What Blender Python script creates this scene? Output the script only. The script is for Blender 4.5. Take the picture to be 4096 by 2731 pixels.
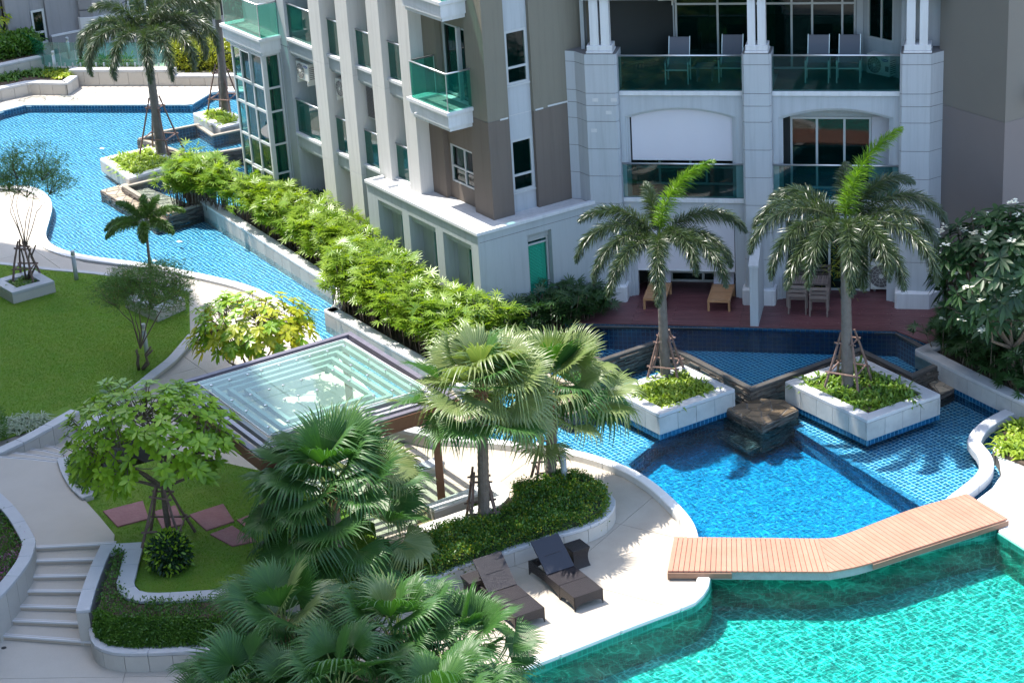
import bpy, math, random
import numpy as np
from mathutils import Vector
SC = bpy.context.scene
for o in list(bpy.data.objects): bpy.data.objects.remove(o)
R = math.radians
# ------------------------------------------------------------ camera, sky, sun
HC = 22.5
PITCH, ROLL, FPX = 0.39917577, 0.06347347, 8503.56      # focal length in pixels of the 4096 wide photograph
cp, sp = math.cos(PITCH), math.sin(PITCH); cr, sr = math.cos(ROLL), math.sin(ROLL)
FWD = np.array([0, cp, -sp]); RT = np.array([1., 0, 0]); DN = np.array([0, -sp, -cp])
CAMR = cr * RT + sr * DN; CAMD = -sr * RT + cr * DN
cam = bpy.data.cameras.new('camera'); cam.sensor_width = 36; cam.lens = 36 * FPX / 4096; cam.clip_end = 2000
co = bpy.data.objects.new('camera', cam); SC.collection.objects.link(co)
from mathutils import Matrix
mw = Matrix(((CAMR[0], -CAMD[0], -FWD[0], 0), (CAMR[1], -CAMD[1], -FWD[1], 0), (CAMR[2], -CAMD[2], -FWD[2], HC), (0, 0, 0, 1)))
co.matrix_world = mw; SC.camera = co
SUN = Vector((-0.353, 0.228, 1.0)).normalized()
w_ = bpy.data.worlds.new('World'); SC.world = w_; w_.use_nodes = True
nt = w_.node_tree; bg = nt.nodes['Background']; sky = nt.nodes.new('ShaderNodeTexSky'); sky.sky_type = 'NISHITA'; sky.sun_disc = False
sky.sun_elevation = math.asin(SUN.z); sky.sun_rotation = math.atan2(SUN.x, SUN.y); sky.air_density = 1.0; sky.dust_density = 1.5
nt.links.new(sky.outputs[0], bg.inputs[0]); bg.inputs[1].default_value = 0.15
sl = bpy.data.lights.new('sun', 'SUN'); sl.energy = 2.7; sl.angle = R(0.53); sl.color = (1, .955, .88)
so = bpy.data.objects.new('sun', sl); so.rotation_euler = SUN.to_track_quat('Z', 'Y').to_euler(); so.location = (0, 0, 60); SC.collection.objects.link(so)
SC.view_settings.view_transform = 'Standard'; SC.view_settings.look = 'None'; SC.view_settings.exposure = 1.88; SC.view_settings.gamma = 1
SC.cycles.use_denoising = True
SC.cycles.max_bounces = 10; SC.cycles.transparent_max_bounces = 24; SC.cycles.glossy_bounces = 4; SC.cycles.diffuse_bounces = 4
SC.cycles.caustics_reflective = False; SC.cycles.caustics_refractive = False

# ------------------------------------------------------------ plan helpers
K = 4096 / 2352.
def G(x, y, z=0.0):
    """point of the place at height z, read off the plan drawn over the photograph (2352 px wide)"""
    d = FWD + CAMR * ((x * K - 2048) / FPX) + CAMD * ((y * K - 1365.5) / FPX)
    t = (z - HC) / d[2]
    return Vector((d[0] * t, d[1] * t, z))
def S(o, k): return lambda x, y, z=0.0: G((o[0] + x / k) / K, (o[1] + y / k) / K, z)
g1 = S((0, 0), 1.68); g4 = S((0, 900), 1.68); g5 = S((1348, 900), 1.68); g6 = S((2696, 900), 1.68)
g7 = S((0, 1798), 1.68); g8 = S((1348, 1798), 1.68); g9 = S((2696, 1798), 1.68); gF = S((0, 0), 2.6133); gK = S((700, 1250), 1.96); gJ = S((3050, 900), 2.2486)
AZ = 2.12491724
UU = Vector((math.cos(AZ), math.sin(AZ), 0)); VV = Vector((math.cos(AZ - math.pi / 2), math.sin(AZ - math.pi / 2), 0))
WW = Vector((math.cos(AZ - math.pi * .75), math.sin(AZ - math.pi * .75), 0)); NN = Vector((-WW.y, WW.x, 0))
C0 = Vector((-.7333, 52.7795, 0)); R0 = Vector((3.25, 54.85, 0))
class Frame:
    def __init__(s, o, a, b): s.o, s.a, s.b = o, a, b
    def p(s, a, b, z): return s.o + s.a * a + s.b * b + Vector((0, 0, z))
FL = Frame(C0, UU, VV); FR = Frame(R0, WW, NN); FW = Frame(Vector((0, 0, 0)), Vector((1, 0, 0)), Vector((0, 1, 0)))

# ------------------------------------------------------------ materials
MATS = {}
def nm(m): return m.node_tree.nodes, m.node_tree.links
def mat(name, col, rough=.6, spec=.5, noise=None, bump=None, metal=0., var=None, coat=0., streak=None):
    """noise=(scale, amount, colour2) ; bump=(scale, strength) ; var=per object/island brightness spread"""
    if name in MATS: return MATS[name]
    m = bpy.data.materials.new(name); m.use_nodes = True; N, L = nm(m); b = N['Principled BSDF']
    b.inputs['Base Color'].default_value = (*col, 1); b.inputs['Roughness'].default_value = rough
    b.inputs['Specular IOR Level'].default_value = spec; b.inputs['Metallic'].default_value = metal; b.inputs['Coat Weight'].default_value = coat
    geo = N.new('ShaderNodeNewGeometry'); cur = None
    if noise:
        for i, (sc, am, c2) in enumerate(noise):
            t = N.new('ShaderNodeTexNoise'); t.inputs['Scale'].default_value = sc; t.inputs['Detail'].default_value = 5; t.inputs['Roughness'].default_value = .65
            L.new(geo.outputs['Position'], t.inputs['Vector'])
            r = N.new('ShaderNodeMapRange'); r.inputs[1].default_value = .38; r.inputs[2].default_value = .68; r.inputs[3].default_value = 0; r.inputs[4].default_value = am
            L.new(t.outputs['Fac'], r.inputs[0])
            x = N.new('ShaderNodeMix'); x.data_type = 'RGBA'; x.inputs[7].default_value = (*c2, 1)
            if cur is None: x.inputs[6].default_value = (*col, 1)
            else: L.new(cur, x.inputs[6])
            L.new(r.outputs[0], x.inputs[0]); cur = x.outputs[2]
    if streak:   # rain marks: noise drawn out downwards
        mp = N.new('ShaderNodeMapping'); mp.inputs['Scale'].default_value = (7, 7, .35); L.new(geo.outputs['Position'], mp.inputs['Vector'])
        t = N.new('ShaderNodeTexNoise'); t.inputs['Scale'].default_value = 1; t.inputs['Detail'].default_value = 6; t.inputs['Roughness'].default_value = .7; L.new(mp.outputs[0], t.inputs['Vector'])
        r = N.new('ShaderNodeMapRange'); r.inputs[1].default_value = .48; r.inputs[2].default_value = .72; r.inputs[3].default_value = 0; r.inputs[4].default_value = streak[0]; L.new(t.outputs['Fac'], r.inputs[0])
        x = N.new('ShaderNodeMix'); x.data_type = 'RGBA'; x.inputs[7].default_value = (*streak[1], 1); L.new(cur, x.inputs[6]); L.new(r.outputs[0], x.inputs[0]); cur = x.outputs[2]
    if var:
        oi = N.new('ShaderNodeObjectInfo'); ad = N.new('ShaderNodeMath'); ad.operation = 'ADD'
        L.new(oi.outputs['Random'], ad.inputs[0]); L.new(geo.outputs['Random Per Island'], ad.inputs[1])
        fr = N.new('ShaderNodeMath'); fr.operation = 'FRACT'; L.new(ad.outputs[0], fr.inputs[0])
        r = N.new('ShaderNodeMapRange'); r.inputs[3].default_value = 1 - var; r.inputs[4].default_value = 1 + var; L.new(fr.outputs[0], r.inputs[0])
        h = N.new('ShaderNodeHueSaturation'); L.new(r.outputs[0], h.inputs['Value'])
        if cur is None: h.inputs['Color'].default_value = (*col, 1)
        else: L.new(cur, h.inputs['Color'])
        cur = h.outputs[0]
    if cur is not None: L.new(cur, b.inputs['Base Color'])
    if bump:
        t = N.new('ShaderNodeTexNoise'); t.inputs['Scale'].default_value = bump[0]; t.inputs['Detail'].default_value = 4
        L.new(geo.outputs['Position'], t.inputs['Vector']); bu = N.new('ShaderNodeBump'); bu.inputs['Strength'].default_value = bump[1]; bu.inputs['Distance'].default_value = .02
        L.new(t.outputs['Fac'], bu.inputs['Height']); L.new(bu.outputs[0], b.inputs['Normal'])
    MATS[name] = m; return m
def leafmat(name, c1, c2, trans, rough=.38, spec=.5, tf=.35, scale=1.5, hi=None):
    """leaf: glossy skin over diffuse, light shining through; colour wanders between c1 and c2"""
    if name in MATS: return MATS[name]
    m = bpy.data.materials.new(name); m.use_nodes = True; N, L = nm(m); b = N['Principled BSDF']; out = N['Material Output']
    geo = N.new('ShaderNodeNewGeometry'); t = N.new('ShaderNodeTexNoise'); t.inputs['Scale'].default_value = scale; t.inputs['Detail'].default_value = 3
    L.new(geo.outputs['Position'], t.inputs['Vector'])
    ad = N.new('ShaderNodeMath'); ad.operation = 'MULTIPLY_ADD'; ad.inputs[1].default_value = .55; L.new(geo.outputs['Random Per Island'], ad.inputs[0])
    r = N.new('ShaderNodeMapRange'); r.inputs[1].default_value = .35; r.inputs[2].default_value = .65; r.inputs[3].default_value = 0; r.inputs[4].default_value = .45; L.new(t.outputs['Fac'], r.inputs[0])
    L.new(r.outputs[0], ad.inputs[2])
    x = N.new('ShaderNodeMix'); x.data_type = 'RGBA'; x.inputs[6].default_value = (*c1, 1); x.inputs[7].default_value = (*c2, 1); L.new(ad.outputs[0], x.inputs[0])
    b.inputs['Roughness'].default_value = rough; b.inputs['Specular IOR Level'].default_value = spec; L.new(x.outputs[2], b.inputs['Base Color'])
    tr = N.new('ShaderNodeBsdfTranslucent'); y = N.new('ShaderNodeMix'); y.data_type = 'RGBA'; y.blend_type = 'MULTIPLY'; y.inputs[0].default_value = 1; y.inputs[7].default_value = (*trans, 1)
    L.new(x.outputs[2], y.inputs[6]); L.new(y.outputs[2], tr.inputs[0])
    ms = N.new('ShaderNodeMixShader'); ms.inputs[0].default_value = tf; L.new(b.outputs[0], ms.inputs[1]); L.new(tr.outputs[0], ms.inputs[2]); L.new(ms.outputs[0], out.inputs[0])
    MATS[name] = m; return m
def glassmat(name, tint, refl=1.45, rough=.02, bump=None, body=None):
    if name in MATS: return MATS[name]
    m = bpy.data.materials.new(name); m.use_nodes = True; N, L = nm(m); out = N['Material Output']; N.remove(N['Principled BSDF'])
    tr = N.new('ShaderNodeBsdfTransparent'); tr.inputs[0].default_value = (*tint, 1); gl = N.new('ShaderNodeBsdfGlossy'); gl.inputs['Roughness'].default_value = rough
    fr = N.new('ShaderNodeFresnel'); fr.inputs[0].default_value = refl; ms = N.new('ShaderNodeMixShader')
    src = tr
    if body:
        df = N.new('ShaderNodeBsdfDiffuse'); df.inputs[0].default_value = (*body[0], 1); m2 = N.new('ShaderNodeMixShader'); m2.inputs[0].default_value = body[1]
        L.new(tr.outputs[0], m2.inputs[1]); L.new(df.outputs[0], m2.inputs[2]); src = m2
    geo = N.new('ShaderNodeNewGeometry'); inv = N.new('ShaderNodeMath'); inv.operation = 'SUBTRACT'; inv.inputs[0].default_value = 1; L.new(geo.outputs['Backfacing'], inv.inputs[1])
    mu = N.new('ShaderNodeMath'); mu.operation = 'MULTIPLY'; L.new(fr.outputs[0], mu.inputs[0]); L.new(inv.outputs[0], mu.inputs[1])   # a pane mirrors on its outer face only
    L.new(mu.outputs[0], ms.inputs[0]); L.new(src.outputs[0], ms.inputs[1]); L.new(gl.outputs[0], ms.inputs[2]); L.new(ms.outputs[0], out.inputs[0])
    MATS[name] = m; return m

# ------------------------------------------------------------ objects
def tag(o, label=None, cat=None, group=None, kind=None):
    if label: o['label'] = label
    if cat: o['category'] = cat
    if group: o['group'] = group
    if kind: o['kind'] = kind
    return o
def thing(name, label, cat, loc=(0, 0, 0), group=None, kind=None):
    o = bpy.data.objects.new(name, None); SC.collection.objects.link(o); o.location = loc; o.empty_display_size = .3
    return tag(o, label, cat, group, kind)
def rootloc(p):
    l = Vector((0, 0, 0))
    while p is not None: l = l + p.location; p = p.parent
    return l
def link(name, me, parent=None, kind=None):
    o = bpy.data.objects.new(name, me); SC.collection.objects.link(o)
    if parent is not None: o.parent = parent
    if kind: o['kind'] = kind
    return o
def npmesh(name, V, F, m, parent=None, kind=None, smooth=False, off=None):
    """V (n,3) world coordinates, F (m,3|4)"""
    V = np.asarray(V, dtype=np.float32); F = np.asarray(F, dtype=np.int32)
    l = rootloc(parent) if off is None else Vector(off); V = V - np.array(l, dtype=np.float32)
    me = bpy.data.meshes.new(name); k = F.shape[1]
    me.vertices.add(len(V)); me.vertices.foreach_set('co', V.ravel())
    me.loops.add(F.size); me.loops.foreach_set('vertex_index', F.ravel())
    me.polygons.add(len(F)); me.polygons.foreach_set('loop_start', np.arange(len(F), dtype=np.int32) * k)
    if smooth: me.polygons.foreach_set('use_smooth', np.ones(len(F), bool))
    me.update(calc_edges=True); me.materials.append(m)
    return link(name, me, parent, kind)
class MB:
    def __init__(s): s.v, s.f = [], []
    def add(s, vs, fs):
        n = len(s.v); s.v += [tuple(x) for x in vs]; s.f += [tuple(i + n for i in q) for q in fs]; return s
    def prism(s, pts, z0, z1, top=True):
        n = len(pts); a = 0
        for i in range(n): a += pts[i][0] * pts[(i + 1) % n][1] - pts[(i + 1) % n][0] * pts[i][1]
        if a < 0: pts = pts[::-1]
        v = [(p[0], p[1], z0) for p in pts] + [(p[0], p[1], z1) for p in pts]
        f = [(i, (i + 1) % n, n + (i + 1) % n, n + i) for i in range(n)] + [tuple(range(n, 2 * n)), tuple(range(n - 1, -1, -1))]
        return s.add(v, f)
    def box(s, fr, a0, a1, b0, b1, z0, z1):
        return s.prism([fr.p(a0, b0, 0), fr.p(a1, b0, 0), fr.p(a1, b1, 0), fr.p(a0, b1, 0)], z0, z1)
    def hexa(s, lo, hi):
        """lo, hi: four points each (same winding, counter-clockwise from above)"""
        return s.add(list(lo) + list(hi), [(3, 2, 1, 0), (4, 5, 6, 7), (0, 1, 5, 4), (1, 2, 6, 5), (2, 3, 7, 6), (3, 0, 4, 7)])
    def tube(s, pts, rad, n=8, cap=True):
        pts = [Vector(p) for p in pts]; rr = rad if hasattr(rad, '__len__') else [rad] * len(pts); base = len(s.v)
        for i, p in enumerate(pts):
            t = (pts[min(i + 1, len(pts) - 1)] - pts[max(i - 1, 0)]).normalized()
            a = t.cross(Vector((0, 0, 1)));
            if a.length < .05: a = t.cross(Vector((0, 1, 0)))
            a.normalize(); b = t.cross(a)
            for j in range(n):
                q = p + (a * math.cos(2 * math.pi * j / n) + b * math.sin(2 * math.pi * j / n)) * rr[i]; s.v.append(tuple(q))
        for i in range(len(pts) - 1):
            for j in range(n):
                s.f.append((base + i * n + j, base + i * n + (j + 1) % n, base + (i + 1) * n + (j + 1) % n, base + (i + 1) * n + j))
        if cap: s.f.append(tuple(base + j for j in range(n - 1, -1, -1))); s.f.append(tuple(base + (len(pts) - 1) * n + j for j in range(n)))
        return s
    def lathe(s, c, prof, n=16):
        base = len(s.v)
        for r, z in prof:
            for j in range(n): s.v.append((c[0] + r * math.cos(2 * math.pi * j / n), c[1] + r * math.sin(2 * math.pi * j / n), c[2] + z))
        for i in range(len(prof) - 1):
            for j in range(n): s.f.append((base + i * n + j, base + i * n + (j + 1) % n, base + (i + 1) * n + (j + 1) % n, base + (i + 1) * n + j))
        s.f.append(tuple(base + (len(prof) - 1) * n + j for j in range(n))); s.f.append(tuple(base + j for j in range(n - 1, -1, -1)))
        return s
    def build(s, name, m, parent=None, kind=None, smooth=False, bevel=0, label=None):
        l = rootloc(parent); me = bpy.data.meshes.new(name)
        me.from_pydata([(x - l.x, y - l.y, z - l.z) for x, y, z in s.v], [], s.f); me.materials.append(m)
        if smooth:
            for p in me.polygons: p.use_smooth = len(p.vertices) == 4
        o = link(name, me, parent, kind)
        if label: o['label'] = label
        if bevel:
            b = o.modifiers.new('b', 'BEVEL'); b.width = bevel; b.segments = 1; b.limit_method = 'ANGLE'; b.angle_limit = R(40)
        return o
def shift(pts, d):
    """polyline offset to its left by d (xy)"""
    out = []; n = len(pts)
    for i in range(n):
        a = pts[max(i - 1, 0)]; b = pts[min(i + 1, n - 1)]; t = Vector((b[0] - a[0], b[1] - a[1], 0)).normalized()
        out.append(Vector((pts[i][0] - t.y * d, pts[i][1] + t.x * d, 0)))
    return out
def smoothline(pts, k=5):
    """Catmull-Rom"""
    P = [Vector((p[0], p[1], 0)) for p in pts]; P = [P[0] * 2 - P[1]] + P + [P[-1] * 2 - P[-2]]; out = []
    for i in range(1, len(P) - 2):
        for j in range(k):
            t = j / k; a, b, c, d = P[i - 1:i + 3]
            out.append(.5 * ((2 * b) + (c - a) * t + (2 * a - 5 * b + 4 * c - d) * t * t + (3 * b - 3 * c + d - a) * t ** 3))
    out.append(P[-2]); return out
def resample(pts, step):
    P = [Vector((p[0], p[1], 0)) for p in pts]; out = [P[0]]; need = step
    for a, b in zip(P, P[1:]):
        L = (b - a).length; pos = 0
        while L - pos >= need: pos += need; out.append(a + (b - a) * (pos / L)); need = step
        need -= (L - pos)
    if (out[-1] - P[-1]).length > step * .3: out.append(P[-1])
    else: out[-1] = P[-1]
    return out
def ribbon(mb, pts, d0, d1, z0, z1):
    """wall along a polyline between left offsets d0 and d1"""
    A = shift(pts, d0); B = shift(pts, d1)
    z0s = z0 if hasattr(z0, '__len__') else [z0] * len(A); z1s = z1 if hasattr(z1, '__len__') else [z1] * len(A)
    n = len(A); v = []
    for i in range(n): v += [(A[i].x, A[i].y, z0s[i]), (B[i].x, B[i].y, z0s[i]), (B[i].x, B[i].y, z1s[i]), (A[i].x, A[i].y, z1s[i])]
    f = []
    for i in range(n - 1):
        for j in range(4): f.append((4 * i + j, 4 * i + (j + 1) % 4, 4 * i + 4 + (j + 1) % 4, 4 * i + 4 + j))
    f += [(3, 2, 1, 0), tuple(4 * (n - 1) + j for j in range(4))]
    if d1 > d0: f = [q[::-1] for q in f]
    return mb.add(v, f)
def inside(poly, X, Y):
    c = np.zeros(X.shape, bool); n = len(poly)
    for i in range(n):
        x1, y1 = poly[i][0], poly[i][1]; x2, y2 = poly[(i + 1) % n][0], poly[(i + 1) % n][1]
        if y1 == y2: continue
        c ^= ((y1 > Y) != (y2 > Y)) & (X < (x2 - x1) * (Y - y1) / (y2 - y1) + x1)
    return c
def sheet(poly, z): return MB().prism([(p[0], p[1]) for p in poly], z - .02, z)
# ------------------------------------------------------------ vectorised foliage
def norm(a): return a / np.maximum(np.linalg.norm(a, axis=-1, keepdims=True), 1e-6)
PROF = {
 'lance': lambda t: np.sin(np.pi * np.clip(t * .93 + .07, 0, 1)) ** .8,
 'strap': lambda t: np.minimum(1, (1 - t) * 3.2) ** .7 * (.55 + .45 * np.minimum(1, t * 3)),
 'obov': lambda t: np.clip(np.sin(np.pi * t ** 1.25), .04, 1) ** .8,
 'oval': lambda t: np.clip(np.sin(np.pi * t), .05, 1) ** .7,
}
def blades(B, D, N, L, W, k=3, droop=.3, prof='lance', fold=0.):
    """leaf strips; B base, D direction, N up-side normal (n,3); L, W lengths (n)"""
    B = np.asarray(B, float); D = norm(np.asarray(D, float)); n = len(B)
    L = np.broadcast_to(L, n)[:, None]; W = np.broadcast_to(W, n)[:, None]; dr = np.broadcast_to(droop, n)[:, None]
    side = norm(np.cross(D, np.asarray(N, float))); V = []; pf = PROF[prof]; up = norm(np.cross(side, D))
    cols = 3 if fold else 2
    for i in range(k + 1):
        t = i / k; p = B + D * L * t; p[:, 2] -= (dr * L * t * t)[:, 0]
        p = p - D * L * (dr * .25 * t * t)
        h = side * W * (.5 * float(pf(np.array(t))))
        if fold: V += [p - h, p - up * np.linalg.norm(h, axis=1, keepdims=True) * fold, p + h]
        else: V += [p - h, p + h]
    V = np.stack(V, 1); m = V.shape[1]; base = (np.arange(n) * m)[:, None]; F = []
    for i in range(k):
        for j in range(cols - 1):
            a = i * cols + j; F.append(base + np.array([a, a + 1, a + cols + 1, a + cols]))
    return V.reshape(-1, 3), np.concatenate(F, 0)
def join(parts):
    V, F, n = [], [], 0
    for v, f in parts: V.append(v); F.append(f + n); n += len(v)
    return np.concatenate(V), np.concatenate(F)
RNG = np.random.default_rng(7)
def rdir(n, zmin=-.2, rng=RNG):
    a = rng.uniform(0, 2 * np.pi, n); z = rng.uniform(zmin, 1, n); r = np.sqrt(np.maximum(0, 1 - z * z)); return np.stack([r * np.cos(a), r * np.sin(a), z], 1)
M_fox = leafmat('foxtail_leaf', (.030, .052, .024), (.065, .095, .034), (1.4, 1.7, .5), rough=.36, spec=.75, tf=.25, scale=2)
M_foxY = leafmat('foxtail_new_leaf', (.075, .19, .015), (.19, .31, .03), (1.5, 1.6, .5), rough=.4, tf=.45)
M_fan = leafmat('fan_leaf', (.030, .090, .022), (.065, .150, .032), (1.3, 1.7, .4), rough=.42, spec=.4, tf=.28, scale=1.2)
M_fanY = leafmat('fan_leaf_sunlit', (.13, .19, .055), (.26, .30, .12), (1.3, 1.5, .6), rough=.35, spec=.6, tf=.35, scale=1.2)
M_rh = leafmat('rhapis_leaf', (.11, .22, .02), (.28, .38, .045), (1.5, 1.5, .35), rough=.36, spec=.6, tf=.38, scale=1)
M_rhD = leafmat('rhapis_leaf_shade', (.022, .06, .018), (.045, .10, .025), (1.2, 1.5, .5), rough=.35, tf=.2)  # darker copy of the rhapis leaf, shade put into its colour
M_lily = leafmat('strap_leaf', (.15, .26, .025), (.36, .44, .05), (1.4, 1.5, .4), rough=.35, tf=.35, scale=2.5)
M_lilyD = leafmat('strap_leaf_green', (.07, .17, .02), (.19, .29, .03), (1.4, 1.5, .4), rough=.33, tf=.3, scale=2.5)
M_broad = leafmat('broad_leaf', (.12, .25, .018), (.30, .45, .035), (1.5, 1.6, .4), rough=.35, tf=.38, scale=1.6)
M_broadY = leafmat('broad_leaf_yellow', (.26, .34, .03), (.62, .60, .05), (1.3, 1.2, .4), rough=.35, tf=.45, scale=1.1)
M_frang = leafmat('frangipani_leaf', (.010, .036, .014), (.036, .085, .022), (1.3, 1.7, .5), rough=.42, spec=.4, tf=.22, scale=1.5)
M_hedge = leafmat('hedge_leaf', (.045, .125, .02), (.11, .22, .03), (1.4, 1.5, .4), rough=.4, tf=.3, scale=2.5)
M_hedgeY = leafmat('hedge_leaf_olive', (.16, .22, .02), (.36, .36, .035), (1.4, 1.4, .4), rough=.4, tf=.3, scale=2.5)
M_fern = leafmat('fern_leaf', (.14, .26, .02), (.45, .48, .03), (1.3, 1.3, .4), rough=.4, tf=.4, scale=2)
M_fine = leafmat('fine_leaf', (.05, .12, .025), (.12, .21, .035), (1.3, 1.5, .4), rough=.45, tf=.3, scale=2)
M_grey = leafmat('variegated_leaf', (.22, .30, .18), (.48, .52, .38), (1.1, 1.2, .9), rough=.4, tf=.3)
M_dry = leafmat('dry_leaf', (.25, .15, .06), (.38, .22, .09), (1.2, 1, .6), rough=.6, tf=.25)
M_pink = mat('pink_petal', (.62, .12, .42), .5, var=.25)
M_white = mat('white_petal', (.85, .83, .66), .5)
M_bark = mat('bark', (.13, .095, .065), .85, noise=[(14, .8, (.06, .045, .035)), (45, .4, (.22, .18, .14))], bump=(40, .6))
M_palmbark = mat('palm_bark', (.15, .13, .115), .85, noise=[(9, .6, (.085, .07, .06)), (50, .4, (.22, .195, .17))], bump=(50, .4))
M_shaft = mat('palm_crownshaft', (.20, .25, .12), .5, noise=[(6, .6, (.32, .28, .17))])
M_stake = mat('stake_wood', (.17, .105, .085), .8, noise=[(12, .7, (.29, .19, .155)), (60, .4, (.08, .05, .04))], bump=(50, .5))
M_soil = mat('soil', (.075, .052, .035), .95, noise=[(8, .7, (.12, .085, .055)), (60, .5, (.03, .022, .016))], bump=(50, .8))

def foxtail_frond(start, az, elev, length, curl, m, parent, seed, twist=0., leaf=.40):
    rng = np.random.default_rng(seed); n = 84; p = np.array(start, float); P = [p.copy()]; T = []
    for i in range(n):
        s = i / n; e = elev - curl * (s ** 1.25); a = az + twist * s
        d = np.array([math.cos(a) * math.cos(e), math.sin(a) * math.cos(e), math.sin(e)]); T.append(d); p = p + d * length / n; P.append(p.copy())
    T.append(T[-1]); P = np.array(P); T = np.array(T); mb = MB(); mb.tube([tuple(x) for x in P[::4]], [max(.006, .028 * (1 - i / 17)) for i in range(len(P[::4]))], 5)
    mb.build('midrib', M_foxY if m is M_foxY else MAT_rib, parent)
    per = 15; k0 = 9; idx = np.repeat(np.arange(k0, n + 1), per); s = idx / n
    ang = rng.uniform(0, 2 * np.pi, len(idx)); t = T[idx]; up = np.array([0, 0, 1.]); sd = norm(np.cross(t, up)); u2 = norm(np.cross(sd, t))
    rad = sd * (np.cos(ang) * 1.05)[:, None] + u2 * (np.sin(ang) * .8)[:, None]; D = norm(rad * (1.05 - .30 * s)[:, None] + t * (.38 + .5 * s)[:, None] + rng.normal(0, .13, t.shape))
    L = leaf * np.clip(np.sin(np.pi * (s * .82 + .16)) ** .6, .2, 1) * rng.uniform(.6, 1.12, len(idx)); W = .018 * rng.uniform(.7, 1.2, len(idx))
    V, F = blades(P[idx] + rng.normal(0, .008, t.shape), D, norm(rad + .6 * rdir(len(idx), -1, rng)), L, W, 3, .30, 'lance')
    return npmesh('frond', V, F, m, parent)
MAT_rib = mat('midrib', (.16, .17, .10), .5)
def ringed_trunk(base, top, r0, r1, m, parent, n=34, name='trunk', bulge=0, rings=.05):
    mb = MB(); b = Vector(base); t = Vector(top); rr = []; pp = []
    for i in range(n + 1):
        s = i / n; q = b.lerp(t, s); r = r0 + (r1 - r0) * s + bulge * math.sin(math.pi * s)
        pp.append(q); rr.append(r * (1 + (rings if i % 2 else 0)))
    return mb.tube(pp, rr, 12).build(name, m, parent, smooth=False)
def foxtail_palm(label, base, top, fronds, spear=None, group='foxtail palms in stone planters', r=.11, leaf=.40, m=None):
    th = thing('foxtail_palm', label, 'palm tree', base, group)
    b, t = Vector(base), Vector(top); mid = b.lerp(t, .80)
    ringed_trunk(b, mid, r * 1.15, r * .85, M_palmbark, th); ringed_trunk(mid, t, r * .85, r * .55, M_shaft, th, 6, 'crownshaft', .01, 0)
    for i, (az, el, ln, cu, tw) in enumerate(fronds):
        d = Vector((math.cos(R(az)) * .07, math.sin(R(az)) * .07, 0))
        foxtail_frond(t + d, R(az + (i * 37 % 11 - 5)), R(el + (i * 53 % 9 - 4)), ln * (.93 + .02 * (i * 29 % 8)), R(cu), m or M_fox, th, i * 13 + int(base[0] * 10) % 97 + 100, R(tw), leaf)
    if spear:
        az, el, ln, cu = spear; f = foxtail_frond(t, R(az), R(el), ln, R(cu), M_foxY, th, 5, 0, leaf * 1.1); f['label'] = 'bright yellow-green young frond standing upright'
    return th
def fan_mesh(seed, m, nseg=38, Ld=.78, cup=.25, droop=.5, rg=2.2):
    """one fan leaf in its own frame: petiole end at the origin, blade forward along +x, face up; returns V, F"""
    rng = np.random.default_rng(seed); V = []; F = []; rows = [0, .32, .60, .72, .86, 1.]
    A = np.linspace(-rg, rg * rng.uniform(.8, 1), nseg + 1)
    for j in range(nseg):
        a0, a1 = A[j], A[j + 1]; am = (a0 + a1) / 2; L = Ld * (1 - .22 * (am / 2.55) ** 2) * rng.uniform(.9, 1.05); dr = droop * rng.uniform(.3, 1.8); kink = rng.normal(0, .07)
        base = len(V)
        for t in rows:
            rr = L * t; fuse = 1 if t <= .6 else max(.0, (1 - t) / .40) ** .9
            w = (a1 - a0) * .5 * (rr if t <= .6 else L * .60) * fuse; aa = am + (kink * (t - .6) if t > .6 else 0)
            d = (math.cos(aa), math.sin(aa)); z = cup * rr * (abs(am) / 2.55) * .7 + cup * rr * .25; o = (t - .58) if t > .6 else 0
            z -= dr * L * (o * 2.2) ** 1.9; rr2 = rr - dr * L * o * o * 1.2; ns = (-d[1], d[0]); pl = .35 * w
            V += [(rr2 * d[0] - ns[0] * w, rr2 * d[1] - ns[1] * w, z - pl), (rr2 * d[0], rr2 * d[1], z + pl), (rr2 * d[0] + ns[0] * w, rr2 * d[1] + ns[1] * w, z - pl)]
        for i in range(len(rows) - 1):
            b = base + i * 3; F += [(b, b + 1, b + 4, b + 3), (b + 1, b + 2, b + 5, b + 4)]
    return np.array(V), np.array(F)
FAN = {}
def fan_variant(i, m):
    k = (i, m.name)
    if k not in FAN:
        V, F = fan_mesh(40 + i, m, droop=[.10, .26, .55, .2, .4, .8][i], cup=[.2, .45, .05, .7, .3, .1][i], rg=[2.0, 1.7, 2.3, 1.5, 2.1, 1.8][i]); o = npmesh('leaf_blade', V, F, m); FAN[k] = o.data; bpy.data.objects.remove(o)
    return FAN[k]
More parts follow.
